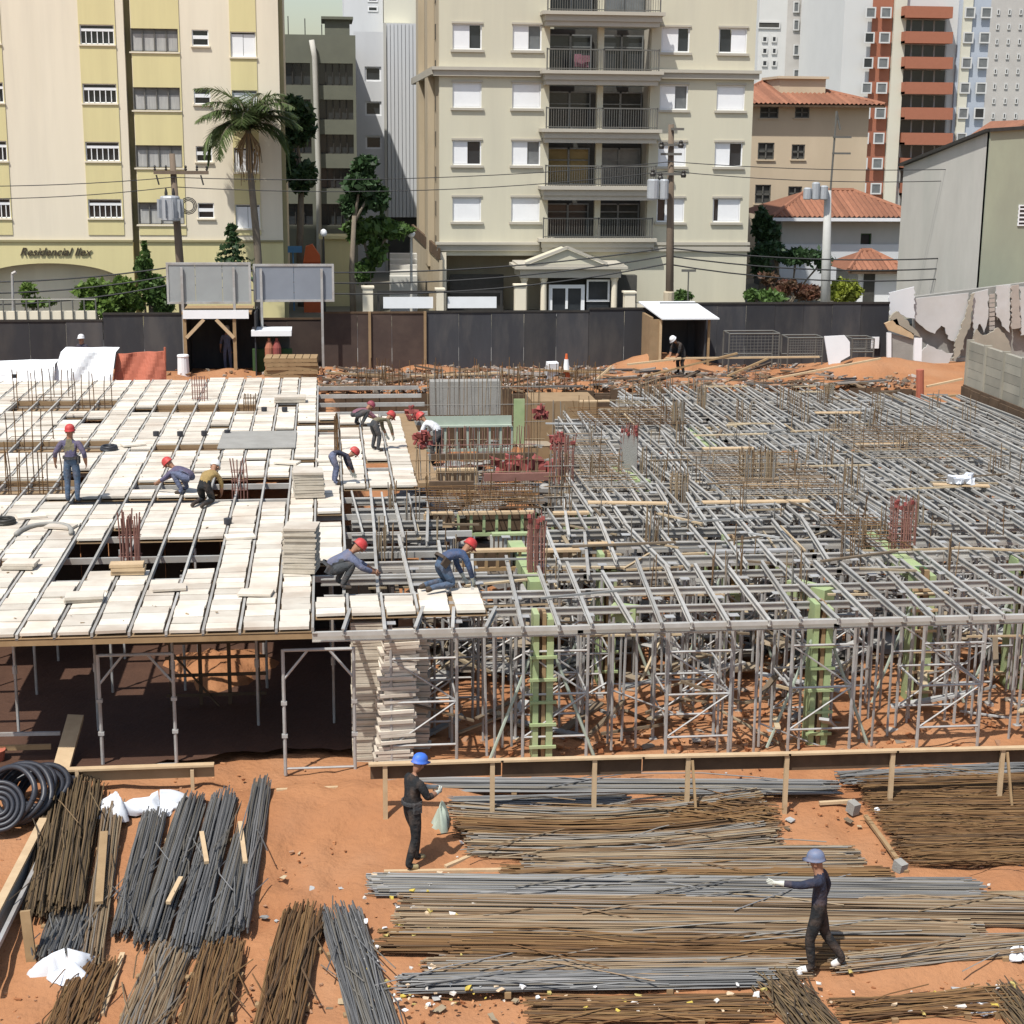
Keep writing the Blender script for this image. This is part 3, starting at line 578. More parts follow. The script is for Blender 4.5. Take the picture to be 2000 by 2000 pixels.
for k in range(9):
    c = 14+49*k; 
    for nm, a, b, gl in (('window', 1677, 1697, 'dark_glass' if k % 3 else 'grey_glass'), ('window', 1706, 1727, 'grey_glass'), ('window', 1868, 1888, 'grey_glass'), ('window', 1899, 1920, 'grey_glass' if k != 4 else 'dark_glass')):
        sh = -.056*(c)*((a-1000)/800) ; o = (fx(a, 200, YT)[0], fx(b, 200, YT)[0], fx(a, c+22, YT)[1], fx(a, c, YT)[1])
        w = obj('window', frame(MB(), *o, YT-.62, YT-.52, .12), 'tower_white', r); obj('pane', MB().box(o[0]+.05, o[1]-.05, YT-.58, YT-.55, o[2], o[3]), gl, w)
    x0, z1 = fx(1757, c, YT); x1, z0 = fx(1847, c+24, YT)
    bal = obj('balcony', MB().box(x0, x1, YT-1.7, YT-1.55, z0, z1).box(x0, x1, YT-1.55, YT-.01, z0, z0+.2).box(x0, x0+.12, YT-1.55, YT, z0, z1).box(x1-.12, x1, YT-1.55, YT, z0, z1), 'brick_red', r)
    x0, z1 = fx(1757, c+25, YT); x1, z0 = fx(1845, c+49, YT); d = MB()
    for q in range(5): xx = x0+(x1-x0)*q/4; d.box(xx-.07, xx+.07, YT-.12, YT-.04, z0, z1)
    w = obj('balcony_door', MB().box(x0, x1, YT-.09, YT-.06, z0-.5, z1), 'dark_glass', bal); obj('mullions', d, 'curtain', w, kind='stuff')
cells = []
for k in range(8):
    for j in range(5): cells.append((1903+22*j-k*1.5, 1909+22*j-k*1.5, 18+29*k, 29+29*k, .02, 'dim_room'))
tower('grey tower dotted with small windows behind the gabled grey wall', 210, 1884, 2100, 'tower_grey', cells, top=70)
# ---- orange roofed house, its porch roof
YH = 90.0
root = thing('house', 'low house with an orange tiled roof and grey walls beyond the black hoarding', 'house', (25, YH, SZ))
x0, ze = fx(1516, 424, YH); x1, _ = fx(1790, 424, YH); zr = fx(1650, 372, YH+3.5)[1]
o = (fx(1687, 460, YH)[0], fx(1708, 460, YH)[0], fx(1690, 490, YH)[1], fx(1690, 457, YH)[1])
obj('wall', wall_open(MB(), x0+.5, x1, SZ, ze-.02, YH+.5, YH+.8, [o]), 'pale_concrete', root); obj('core_wall', MB().box(x0+.6, x1-.1, YH+1.2, YH+6.5, SZ, ze-.05), 'dim_room', root)
obj('plinth', MB().box(x0+.4, x1, YH+.3, YH+.49, SZ, fx(1600, 478, YH)[1]), 'white_wall', root)
w = obj('window', frame(MB(), *o, YH+.6, YH+.68, .06), 'dark_green', root); obj('pane', MB().box(o[0], o[1], YH+.7, YH+.72, o[2], o[3]), 'dark_glass', w)
hip_roof('roof', x0-.3, x1+.4, YH-.3, YH+7.2, ze, zr, root, 3.0); obj('gutter', MB().box(x0-.3, x1+.4, YH-.42, YH-.31, ze-.2, ze-.02), 'white_paint', root)
YQ = 84.0
x0, ze = fx(1672, 528, YQ); x1, _ = fx(1765, 528, YQ); r2 = thing('house', 'small white outbuilding with a sloping red tiled roof below the orange roofed house', 'house', (28, YQ, SZ))
hip_roof('roof', x0-.5, x1+.3, YQ-.3, YQ+4.4, ze, fx(1700, 490, YQ+2)[1], r2, 1.4); obj('wall', MB().box(x0+.2, x1, YQ+.2, YQ+4, SZ, ze-.02), 'white_paint', r2)
obj('door', MB().box(x0+.5, x0+1.1, YQ+.14, YQ+.19, SZ, SZ+2), 'dim_room', r2)
# ---- gabled grey building on the right
XG = 27.0
root = thing('gabled_building', 'gabled grey rendered building with a greenish front wall at the right edge', 'building', (XG, 66, SZ))
A = P(1765, 325, X=XG); B = P(1935, 257, X=XG); yn = B[1]; zbt = 3.3
obj('side_wall', MB().prism([(XG, A[1], zbt), (XG, yn+.1, zbt), (XG, yn+.1, B[2]), (XG, A[1], A[2])], (.3, 0, 0)), 'pale_concrete', root)
slope = (B[2]-A[2])/(A[1]-yn); topz = B[2]+slope*2.2
obj('front_wall', MB().prism([(XG+.0, yn, zbt), (XG+16, yn, zbt), (XG+16, yn, topz+1), (XG+.0, yn, B[2])], (0, .3, 0)), 'green_concrete', root)
obj('verge', MB().bar((XG-.1, A[1]+.2, A[2]+.06), (XG-.1, yn, B[2]+.06), .22, .12).bar((XG-.1, yn-.05, B[2]+.06), (XG+12, yn-.05, B[2]+.9), .2, .14), 'dark_metal', root)
obj('roof', MB().add([(XG-.1, A[1]+.2, A[2]), (XG-.1, yn, B[2]), (XG+14, yn, B[2]+.8), (XG+14, A[1], A[2])], [(0, 1, 2, 3)]), 'green_concrete', root)
hx, hz = fx(1958, 245, yn+1); obj('roof_gable', MB().prism([(hx, yn+1.2, hz-.6), (hx+9, yn+1.2, hz-.6), (hx+9, yn+1.2, hz+.6), (hx+1.2, yn+1.2, hz+.2)], (0, 4, 0)), 'roof_tile', root)
o = (fx(1988, 420, yn)[0], fx(2030, 420, yn)[0], fx(1990, 441, yn)[1], fx(1990, 400, yn)[1])
fr = frame(MB(), *o, yn-.05, yn-.004, .05)
for k in range(1, 5): zz = o[2]+(o[3]-o[2])*k/5; fr.box(o[0], o[1], yn-.04, yn-.01, zz-.03, zz+.03)
w = obj('window', fr, 'white_paint', root); obj('pane', MB().box(o[0]+.02, o[1]-.02, yn-.02, yn-.008, o[2]+.02, o[3]-.02), 'dark_glass', w)
# ------------------------------------------------------------------ trees and plants
def leaf_mesh(name, pts, size, m, parent, flat=.0, elong=1.8, seed=0):
    r = np.random.default_rng(seed+len(pts)); n = len(pts)
    d = r.normal(size=(n, 3)); d[:, 2] -= flat; d /= np.linalg.norm(d, axis=1)[:, None]
    u = np.cross(d, r.normal(size=(n, 3))); u /= np.linalg.norm(u, axis=1)[:, None]; s = size*(.6+.8*r.random(n))[:, None]
    P0 = pts; a = d*s*elong*.5; b = u*s*.5
    V = np.stack([P0-a, P0+b*.9, P0+a, P0-b*.9], 1).reshape(-1, 3); mb = MB(); mb.v = [tuple(q) for q in V.tolist()]; mb.f = [(4*i, 4*i+1, 4*i+2, 4*i+3) for i in range(n)]
    return obj(name, mb, m, parent)
def blob_pts(blobs, n, seed):
    r = np.random.default_rng(seed); vol = np.array([b[3]*b[4]*b[5] for b in blobs])**(2/3); w = vol/vol.sum(); out = []
    for b, k in zip(blobs, (w*n).astype(int)):
        q = r.normal(size=(k, 3)); q /= np.linalg.norm(q, axis=1)[:, None]; rad = (r.random(k)**.45)[:, None]
        # clumps: pull points towards a handful of clump centres
        nc = max(4, k//70); c = r.normal(size=(nc, 3)); c /= np.linalg.norm(c, axis=1)[:, None]; c *= (.5+.5*r.random(nc))[:, None]
        p = q*rad; j = r.integers(0, nc, k); mixr = .62; p = p*(1-mixr)*.75+c[j]*mixr+r.normal(size=(k, 3))*.1
        out.append(p*np.array(b[3:6])+np.array(b[:3]))
    return np.concatenate(out)
def tree(name, label, cat, base, trunk_h, r0, blobs, n, size, m, group=None, seed=1, trunk=True):
    t = thing(name, label, cat, base, group); bx, by, bz = base
    if trunk:
        mb = MB(); top = np.array([bx+.1, by, bz+trunk_h]); mb.tube([base, (bx-.05, by, bz+trunk_h*.5), top], [r0, r0*.8, r0*.6], 8)
        for b in blobs: c = np.array(b[:3]); mid = (top+c)/2+np.array([0, 0, .2]); mb.tube([top-np.array([0, 0, .3]), mid, c], [r0*.5, r0*.35, r0*.12], 6)
        obj('trunk', mb, 'bark', t, smooth=True)
    else:
        mb = MB(); rr = random.Random(seed)
        for k in range(9): b = blobs[k % len(blobs)]; mb.tube([(bx+rr.uniform(-.2, .2), by, bz), ((bx+b[0])/2, (by+b[1])/2, bz+(b[2]-bz)*.6), (b[0]+rr.uniform(-.4, .4)*b[3], b[1], b[2]+b[5]*.4)], [.05, .04, .015], 5)
        obj('stem', mb, 'bark', t)
    leaf_mesh('crown', blob_pts(blobs, n, seed), size, m, t, seed=seed); return t
def fb(px, py, Y, rx, rz, ry=None):
    """crown ellipsoid: centre and radii (in photo px at that distance)"""
    c = P(px, py, Y=Y); s = math.hypot(*(P(px+100, py, Y=Y)-c)[:2])/100; return (c[0], c[1], c[2], rx*s, (ry if ry else rx)*s, rz*s)
def gb(px, Y, z=SZ): p = P(px, 600, Y=Y); return (float(p[0]), float(Y), z)
# palm
pb = gb(503, 74.0); ct = P(490, 250, Y=74.0); t = thing('palm_tree', 'tall queen palm before the yellow apartment block', 'palm', pb)
mb = MB(); pts = [np.array(pb)+(np.array([ct[0], ct[1], ct[2]])-np.array(pb))*k/10+np.array([.12*math.sin(k*.5), 0, 0]) for k in range(11)]
mb.tube(pts, [.2-.007*k for k in range(11)], 9); obj('trunk', mb, 'bark', t, smooth=True)
ct = pts[-1]; rr = random.Random(3)
fr = MB(); lf = []
angs = [(170, 50), (200, 30), (185, 76), (215, 58), (10, 58), (-15, 34), (30, 72), (350, 80), (60, 60), (95, 50), (120, 76), (270, 50), (250, 70), (300, 62), (172, 12), (4, 16), (235, 30), (195, 64), (355, 48), (140, 42), (75, 84), (325, 68)]
for az, el in angs:
    a = math.radians(az+rr.uniform(-10, 10)); e = math.radians(el+rr.uniform(-6, 6)); L = rr.uniform(2.4, 3.2)
    h = np.array([math.cos(a), math.sin(a), 0]); pos = ct.copy(); seg = 11; sp = [pos.copy()]
    for k in range(seg):
        ee = e-math.radians(16 if el < 45 else 11.5)*k*.78; ee = max(ee, math.radians(-82)); pos = pos+(h*math.cos(ee)+np.array([0, 0, math.sin(ee)]))*L/seg; sp.append(pos.copy())
    fr.tube(sp, [.045*(1-k/13) for k in range(len(sp))], 4, caps=False)
    side = np.cross(h, (0, 0, 1.0))
    for k in range(1, len(sp)):
        d = sp[k]-sp[k-1]; d /= np.linalg.norm(d)
        for q in range(7):
            o = sp[k-1]+(sp[k]-sp[k-1])*q/7; ll = .8*math.sin(math.pi*(.12+.83*(k+q/5)/len(sp)))+.1
            for sg in (-1, 1):
                v = side*sg*.75+d*.55+np.array([0, 0, rr.uniform(-.75, .15)]); v /= np.linalg.norm(v); w = np.cross(v, (0, 0, 1.0)); w = w/(np.linalg.norm(w)+1e-6)*.032
                lf.append((o-w, o+w, o+v*ll+w*.2, o+v*ll-w*.2))
obj('frond_stem', fr, 'bark', t); mb = MB()
for q in lf: mb.add(q, [(0, 1, 2, 3)])
obj('crown', mb, 'leaf_palm', t)
sk = MB()
for k in range(60):
    a = rr.uniform(0, 6.28); r_ = rr.uniform(.1, .55); p0 = ct+np.array([.1*math.cos(a), .1*math.sin(a), -.2]); p1 = p0+np.array([r_*math.cos(a), r_*math.sin(a), -rr.uniform(.8, 2.3)]); sk.tube([p0, (p0+p1)/2+np.array([.2*math.cos(a), .2*math.sin(a), 0]), p1], .02, 3, caps=False)
obj('dead_fronds', sk, 'old_wood', t)
tree('tree', 'dark leafy tree behind the palm, against the olive office block', 'tree', gb(590, 84), 6.5, .22, [fb(575, 235, 84, 48, 55), fb(550, 300, 84, 42, 60), fb(590, 345, 84, 30, 45), fb(545, 205, 84, 25, 25)], 5200, .26, 'leaf_dark', seed=4)
tree('tree', 'slender dark tree beside the white block, bare trunk below', 'tree', gb(690, 77.5), 5.0, .16, [fb(712, 330, 78, 32, 32), fb(735, 385, 78, 32, 35), fb(690, 400, 78, 30, 30), fb(705, 365, 78, 40, 38)], 5200, .24, 'leaf_dark', seed=5)
tree('tree', 'mid green tree spreading over the driveway gate of the tan block', 'tree', gb(720, 79), 2.8, .16, [fb(700, 452, 79, 38, 30), fb(745, 445, 79, 40, 26), fb(735, 490, 79, 26, 30), fb(775, 450, 79, 35, 20), fb(715, 530, 79, 25, 35)], 5200, .22, 'leaf_mid', seed=6)
tree('bush', 'broad bright green bush in the garden of the yellow block', 'bush', gb(195, 72), 1, .08, [fb(180, 568, 72, 48, 36), fb(240, 572, 72, 48, 38), fb(205, 598, 72, 60, 28), fb(265, 595, 72, 30, 28)], 5200, .16, 'leaf_bright', trunk=False, seed=7)
tree('bush', 'dark shaggy bush beside the left hand billboard', 'bush', gb(300, 72.5), 1, .08, [fb(296, 560, 72.5, 34, 42), fb(280, 520, 72.5, 20, 30), fb(318, 590, 72.5, 30, 28)], 4200, .16, 'leaf_mid', trunk=False, seed=8)
tree('bush', 'low green shrub glimpsed inside the arched porch', 'bush', gb(50, 73.5), 1, .08, [fb(48, 565, 73.5, 28, 14), fb(75, 590, 73.5, 40, 12)], 1200, .16, 'leaf_bright', trunk=False, seed=9)
tree('cypress', 'thin upright conifer sprout next to the olive groove of the yellow block', 'conifer', gb(285, 73.5), 3.4, .06, [fb(285, 510, 73.5, 14, 28), fb(284, 482, 73.5, 7, 22)], 900, .14, 'leaf_mid', seed=10)
# araucaria-like young conifer
bs = gb(458, 73); t = thing('conifer', 'young tiered conifer between the pole and the palm', 'conifer', bs); zt = P(458, 435, Y=73)[2]
obj('trunk', MB().tube([bs, (bs[0], 73, zt)], [.09, .02], 6), 'bark', t); pp = []; rr = random.Random(2)
for k in range(9):
    z = zt-.12-.26*k*1.05
    for j in range(9):
        a = rr.uniform(0, 6.28); L = .16+.15*k*rr.uniform(.7, 1.1)
        for q in range(12): u = q/11; pp.append((bs[0]+L*u*math.cos(a)+rr.uniform(-.05, .05), 73+L*u*math.sin(a), z-.1*u+rr.uniform(-.05, .05)))
leaf_mesh('crown', np.array(pp), .15, 'leaf_dark', t, seed=3)
tree('hedge', 'long dark clipped hedge on the bank below the orange roofed house', 'hedge', gb(1540, 84), 1, .08, [fb(1500, 490, 84, 42, 24), fb(1560, 500, 84, 50, 22), fb(1610, 510, 84, 30, 24), fb(1485, 520, 83, 25, 30)], 4200, .2, 'leaf_dark', trunk=False, seed=11)
tree('creeper', 'dense dark foliage climbing the corner beside the tan block', 'creeper', gb(1487, 88), 1, .08, [fb(1487, 440, 88, 22, 40), fb(1500, 455, 88, 25, 30), fb(1482, 510, 88, 18, 45)], 3000, .2, 'leaf_dark', trunk=False, seed=12)
tree('bush', 'round lime yellow bush before the pale lamp pole', 'bush', gb(1650, 78), 1, .08, [fb(1652, 562, 78, 33, 24), fb(1640, 575, 78, 34, 20), fb(1672, 575, 78, 20, 18)], 3400, .16, 'leaf_lime', trunk=False, seed=13)
tree('bush', 'rusty red bush along the fence on the far pavement', 'bush', gb(1540, 79), 1, .08, [fb(1530, 560, 79, 40, 18), fb(1575, 572, 79, 38, 18), fb(1500, 545, 79, 22, 14)], 2600, .16, 'leaf_rust', trunk=False, seed=14)
tree('bush', 'green shrub at the right foot of the tan block', 'bush', gb(1500, 77), 1, .08, [fb(1500, 580, 77, 42, 14), fb(1470, 578, 77, 20, 14)], 1800, .16, 'leaf_mid', trunk=False, seed=15)
tree('bush', 'small clipped shrub below the street sign by the utility pole', 'bush', gb(1335, 78), 1, .08, [fb(1332, 582, 78, 26, 18)], 1200, .14, 'leaf_mid', trunk=False, seed=16)
# ------------------------------------------------------------------ street furniture
def pole(label, px0, py0, px1, py1, Y, m, r):
    a = P(px0, py0, Y=Y); b = P(px1, py1, Y=Y); d = (a-b)/(a[2]-b[2]); base = b+d*(SZ-b[2]); t = thing('utility_pole', label, 'pole', base)
    obj('shaft', MB().tube([base, base+(a-base)*.5, a], [r*1.25, r*1.1, r*.8], 9), m, t, smooth=True); return t, a, base, d
t, a, b, d = pole('wooden utility pole with a pale grey transformer before the yellow block', 336, 300, 352, 520, 70, 'pole_wood', .15)
P1 = a
c = P(348, 337, Y=69.7); w = 1.62
obj('crossarm', MB().box(c[0]-1.0, c[0]+w-.4, 69.75, 69.9, c[2]-.07, c[2]+.07), 'pole_wood', t)
mb = MB()
for q in (-.95, -.5, .3, .75, 1.15): mb.lathe((c[0]+q, 69.82, c[2]+.07), [(.03, 0), (.06, .06), (.03, .1), (.06, .15), (.02, .22)], 7)
for q in (-.9, .9): mb.bar((c[0]+q, 69.8, c[2]-.1), (c[0]+q+.1, 69.8, c[2]-.5), .06, .06)
obj('insulator', mb, 'dark_metal', t)
c = P(333, 407, Y=69.4); tr = obj('transformer', MB().lathe((c[0], 69.3, c[2]-.5), [(.36, 0), (.4, .05), (.4, .95), (.36, 1.0), (.1, 1.03)], 14), 'trafo', t, smooth=False)
mb = MB()
for k in range(10): an = 2*math.pi*k/10; mb.rbox(c[0]+.46*math.cos(an), 69.3+.46*math.sin(an), c[2], .14, .02, .75, math.degrees(an))
obj('cooling_fin', mb, 'trafo', tr); obj('bushing', MB().lathe((c[0]-.15, 69.3, c[2]+.52), [(.06, 0), (.07, .1), (.03, .3)], 7).lathe((c[0]+.15, 69.3, c[2]+.52), [(.06, 0), (.07, .1), (.03, .3)], 7), 'dark_metal', tr)
c = P(368, 402, Y=69.6); mb = MB()
for q in (.34, .28, .22): mb.tube([(c[0]+q*math.cos(k*.5236), 69.6, c[2]+q*math.sin(k*.5236)) for k in range(13)], .022, 5, caps=False)
obj('cable_coil', mb, 'cable', t)
t, a, b, d = pole('dark utility pole with crossarms and transformer before the tan block', 1311, 243, 1308, 552, 70.5, 'pole_wood', .15)
P2 = a; mb = MB()
for py, x0, x1 in ((252, 0, .55), (283, -.55, .55), (301, -.45, .45), (340, -.8, .55)):
    c = P(1311, py, Y=70.3); mb.box(c[0]+x0, c[0]+x1, 70.25, 70.36, c[2]-.05, c[2]+.05)
obj('crossarm', mb, 'rail_metal', t)
mb = MB()
for px, py in ((1275, 338), (1335, 340), (1290, 345), (1330, 282), (1292, 284)): c = P(px, py, Y=70.2); mb.lathe((c[0], 70.2, c[2]-.15), [(.1, 0), (.13, .12), (.08, .18), (.1, .26), (.03, .32)], 8)
obj('insulator', mb, 'dark_metal', t)
c = P(1281, 370, Y=70.0); obj('transformer', MB().lathe((c[0]-.12, 70.0, c[2]-.42), [(.22, 0), (.26, .05), (.26, .8), (.2, .85)], 12).lathe((c[0]+.35, 70.0, c[2]-.42), [(.18, 0), (.2, .05), (.2, .8), (.15, .85)], 12), 'trafo', t)
c = P(1310, 515, Y=70.3); obj('pole_sleeve', MB().lathe((c[0], 70.5, SZ+.3), [(.24, 0), (.24, 1.8), (.2, 1.85)], 10), 'side_tan', t)
t, a, b, d = pole('pale concrete lamp pole beyond the hoarding with a cluster of transformers', 1617, 372, 1612, 580, 77, 'pole_concrete', .2)
P3 = a; c = P(1596, 375, Y=76.8); mb = MB()
for q, h in ((-.5, .5), (-.1, .75), (.3, .6)): mb.lathe((c[0]+q, 76.7, c[2]-.35), [(.16, 0), (.2, .04), (.2, h), (.12, h+.06)], 10)
obj('transformer', mb, 'trafo', t)
mb = MB(); c = P(1640, 268, Y=77.2); up = P(1622, 372, Y=77.2); mb.tube([up, (up[0]+.1, 77.2, c[2]+1.2), (c[0], 77.2, c[2]+.35)], .05, 6)
for q in (0, -.75): mb.box(c[0]-.3, c[0]+.55, 77.1, 77.3, c[2]+q-.04, c[2]+q+.05)
obj('lamp_arm', mb, 'rail_metal', t)
def cable(label, pts, r=.022, sag=.5, grp='overhead cables along the street'):
    mb = MB()
    for a, b in zip(pts, pts[1:]):
        a = np.asarray(a, float); b = np.asarray(b, float); n = 14; L = [a+(b-a)*k/n-np.array([0, 0, sag*4*(k/n)*(1-k/n)]) for k in range(n+1)]; mb.tube(L, r, 4, caps=False)
    o = obj('overhead_cable', mb, 'cable'); tag(o, label, 'cable', grp); return o
lft = np.array([-22, 70, P1[2]]); rgt = np.array([34, 71, P2[2]])
for k, (dz, dy, lb) in enumerate(((-.95, -.2, 'uppermost thin cable'), (-1.35, .25, 'second thin cable'), (-4.6, 0, 'third cable'), (-4.95, .1, 'fourth cable'), (-5.3, .1, 'lowest sagging cable'))):
    off = np.array([0, dy, dz]); cable(lb+' of those strung between the two dark utility poles', [lft+off+np.array([0, 0, -.1]), P1+off, P2+off+np.array([0, 0, -.6]), rgt+off+np.array([0, 0, -.5])], r=.017 if k < 2 else .03, sag=.35+.12*k)
# billboards on posts inside the site
def billboard(label, x0, x1, y0, y1, Y, m, posts, seams):
    a = P(x0, y0, Y=Y); b = P(x1, y1, Y=Y); t = thing('billboard', label, 'billboard', ((a[0]+b[0])/2, Y, SZ))
    for k in range(seams): xa = a[0]+(b[0]-a[0])*k/seams; xb = a[0]+(b[0]-a[0])*(k+1)/seams; obj('panel', MB().box(xa+.008, xb-.008, Y, Y+.05, b[2], a[2]), m, t)
    obj('frame', frame(MB(), a[0]-.06, b[0]+.06, b[2]-.06, a[2]+.06, Y-.03, Y+.08, .08), 'galv', t)
    for px in posts: x = P(px, y1, Y=Y)[0]; obj('post', MB().box(x-.045, x+.045, Y-.12, Y-.04, SZ, a[2]-.1), 'galv', t)
billboard('light grey blank billboard on posts above the timber gate shelter', 327, 488, 516, 590, 61.4, 'panel_grey', (357, 458), 3)
billboard('blue grey blank billboard on posts next to the light grey one', 497, 650, 519, 586, 61.6, 'panel_blue', (511, 629), 2)
# ------------------------------------------------------------------ hoarding
YHD = 62.3
t = thing('hoarding_fence', 'black and brown sheet hoarding along the street side of the site', 'fence', (5, YHD, SZ))
def run(px0, px1, top, m, Y=YHD, w=1.22):
    x0, z1 = fx(px0, top, Y); x1 = fx(px1, top, Y)[0]; n = max(1, round((x1-x0)/w))
    for k in range(n):
        xa = x0+(x1-x0)*k/n; xb = x0+(x1-x0)*(k+1)/n; dy = random.uniform(-.015, .015); obj('panel', MB().box(xa+.006, xb-.006, Y+dy, Y+dy+.04, SZ-.15, z1+random.uniform(-.02, .02)), m, t)
    obj('top_rail', MB().box(x0, x1, Y+.06, Y+.12, z1-.12, z1-.03).box(x0, x1, Y-.03, Y-.02, z1-.05, z1+.03), 'dark_metal' if m == 'hoarding' else 'dark_board', t)
run(-90, 200, 626, 'hoarding'); run(200, 358, 612, 'hoarding'); run(488, 632, 622, 'hoarding_brown', YHD+1.0); run(630, 832, 610, 'hoarding_brown'); run(832, 1150, 608, 'hoarding'); run(1150, 1290, 602, 'hoarding'); run(1288, 1738, 592, 'hoarding')
for px in (722, 830): x = fx(px, 650, YHD)[0]; obj('post', MB().box(x-.05, x+.05, YHD-.1, YHD-.03, SZ, 4.5), 'brown_ply', t)
# railing and strip seen above the left end of the hoarding
r_ = thing('garden_railing', 'thin metal railing on a cream plinth above the left end of the hoarding', 'railing', (-12, 66, SZ))
x0, z0 = fx(-60, 621, 66); x1, z1 = fx(188, 608, 66); obj('plinth', MB().box(x0, x1, 66, 66.2, SZ, fx(50, 608, 66)[1]), 'cream', r_)
mb = MB(); zt = fx(50, 585, 66)[1]
for k in range(12): x = x0+(x1-x0)*k/11; mb.tube([(x, 65.95, SZ), (x, 65.95, zt)], .03, 5)
mb.tube([(x0, 65.95, zt), (x1, 65.95, zt)], .03, 5); obj('bars', mb, 'rail_metal', r_)
x = fx(20, 560, 66.5)[0]; o = obj('lamp_post', MB().tube([(x, 66.5, SZ), (x+.1, 66.5, fx(20, 535, 66.5)[1])], .05, 6).tube([(x+.1, 66.5, fx(20, 535, 66.5)[1]), (x+.25, 66.5, fx(20, 531, 66.5)[1])], .07, 6), 'galv'); tag(o, 'thin grey post standing in front of the arched porch', 'post'); origin_to(o, (x, 66.5, SZ))
# timber gate shelter
YS = 60.8
t = thing('gate_shelter', 'timber gate shelter with a white fascia and diagonal braces in the hoarding', 'shelter', (-4, YS, SZ))
x0, z1 = fx(357, 606, YS); x1, z0 = fx(486, 622, YS)
obj('fascia', MB().box(x0, x1, YS-.06, YS-.0, z0, z1), 'white_paint', t); obj('roof', MB().box(x0-.05, x1+.1, YS, YS+2.4, z1-.16, z1-.08), 'old_wood', t)
for px in (362, 459): x = fx(px, 680, YS)[0]; obj('post', MB().box(x-.06, x+.06, YS+.0, YS+.12, SZ-.1, z0), 'old_wood', t)
for a, b in (((364, 660), (398, 624)), ((457, 660), (422, 624))): A = P(*a, Y=YS-.02); B = P(*b, Y=YS-.02); obj('brace', MB().bar(A, B, .08, .12), 'pale_wood', t)
obj('dark_sheet', MB().box(x0+.1, x1+.3, YS+2.2, YS+2.25, SZ-.1, z1-.2).box(x0+.05, x0+.1, YS+.2, YS+2.2, SZ-.1, z1-.2).box(x1+.2, x1+.25, YS-.2, YS+2.2, SZ-.1, z1-.1), 'hoarding', t)
x = fx(358, 715, YS-.4)[0]; o = obj('white_barrel', MB().lathe((x, YS-.4, SZ), [(.2, 0), (.22, .04), (.2, .75), (.22, .8), (.2, .85)], 14), 'white_paint'); tag(o, 'upright white plastic drum at the foot of the gate shelter', 'drum'); origin_to(o, (x, YS-.4, SZ))
# kiosk awning, gas cylinders, slatted pallets
YK = 61.2
t = thing('site_kiosk', 'small kiosk with a white awning between the gate shelter and brown hoarding', 'kiosk', (-1.9, YK, SZ))
x0, z1 = fx(492, 641, YK); x1, z0 = fx(570, 653, YK); obj('awning', MB().box(x0, x1, YK-.7, YK+.6, z0+.02, z1-.02), 'white_paint', t)
obj('body', MB().box(x0+.1, x1-.1, YK+.1, YK+1.2, SZ, z0), 'dim_room', t); obj('counter', MB().box(x0, x1, YK-.15, YK+.1, SZ, SZ+.95), 'dark_green', t)
for k, px in enumerate((526, 541)):
    x = fx(px, 690, YK-.5)[0]; o = obj('gas_cylinder', MB().lathe((x, YK-.5, SZ), [(.14, 0), (.16, .05), (.16, 1.05), (.1, 1.25), (.05, 1.3), (.05, 1.4)], 12), 'red_cloth' if k else 'brick_red'); tag(o, ['darker red gas cylinder beside the kiosk awning', 'brighter red gas cylinder nearest the stacked pallets'][k], 'gas cylinder', 'gas cylinders by the kiosk'); origin_to(o, (x, YK-.5, SZ))
def pallet(label, x, y, z, sx, sy, deg=0, grp=None, m='old_wood'):
    t = thing('pallet', label, 'pallet', (x, y, z), grp); a = math.radians(deg); ca, sa = math.cos(a), math.sin(a)
    for k in range(7): u = -sx/2+sx*(k+.5)/7; obj('slat', MB().rbox(x+u*ca, y+u*sa, z+.13, sx/7-.03, sy, .022, deg), m, t)
    for v in (-sy/2+.05, 0, sy/2-.05): obj('bearer', MB().rbox(x-v*sa, y+v*ca, z+.06, sx, .09, .115, deg), m, t)
c = P(570, 740, z=SZ); k_ = 0
for z in range(6): pallet('grey timber pallet, %s of the low stack by the kiosk' % ['lowest', 'second from bottom', 'third from bottom', 'third from top', 'second from top', 'topmost'][z], c[0]+random.uniform(-.05, .05), 59.6, SZ+.145*z+.01, 1.9, 1.1, random.uniform(-3, 3), 'pallets stacked by the kiosk')
# guard hut with sloped white roof
YG = 60.6
t = thing('site_hut', 'open brown timber hut with a sloping white roof sheet before the hoarding', 'hut', (13.6, YG, SZ))
zf = fx(1330, 624, YG-.3)[1]; zbk = zf+.75; xf0 = fx(1292, 624, YG-.3)[0]; xf1 = fx(1404, 624, YG-.3)[0]
obj('roof_sheet', MB().add([(xf0, YG-.4, zf), (xf1, YG-.4, zf), (xf1-.45, YG+2.0, zbk-.35), (xf0-.45, YG+2.0, zbk-.35), (xf0, YG-.4, zf+.05), (xf1, YG-.4, zf+.05), (xf1-.45, YG+2.0, zbk-.3), (xf0-.45, YG+2.0, zbk-.3)], MB.BF), 'white_wall', t)
obj('side_panel', MB().box(xf0-.35, xf0-.25, YG, YG+1.8, SZ-.1, zf+.05).box(xf0-.38, xf0-.02, YG-.05, YG-.0, SZ-.1, zf-.02), 'brown_ply', t, label='brown plywood side of the hut'); obj('post', MB().box(xf0-.02, xf0+.07, YG-.1, YG, SZ-.1, zf-.02), 'pale_wood', t); obj('post', MB().box(xf1-.35, xf1-.27, YG-.1, YG, SZ-.1, zf-.02), 'old_wood', t)
obj('back_panel', MB().box(xf0-.3, xf1-.4, YG+1.75, YG+1.8, SZ-.1, zf+.2).box(xf1-.45, xf1-.4, YG, YG+1.75, SZ-.1, zf), 'hoarding', t)
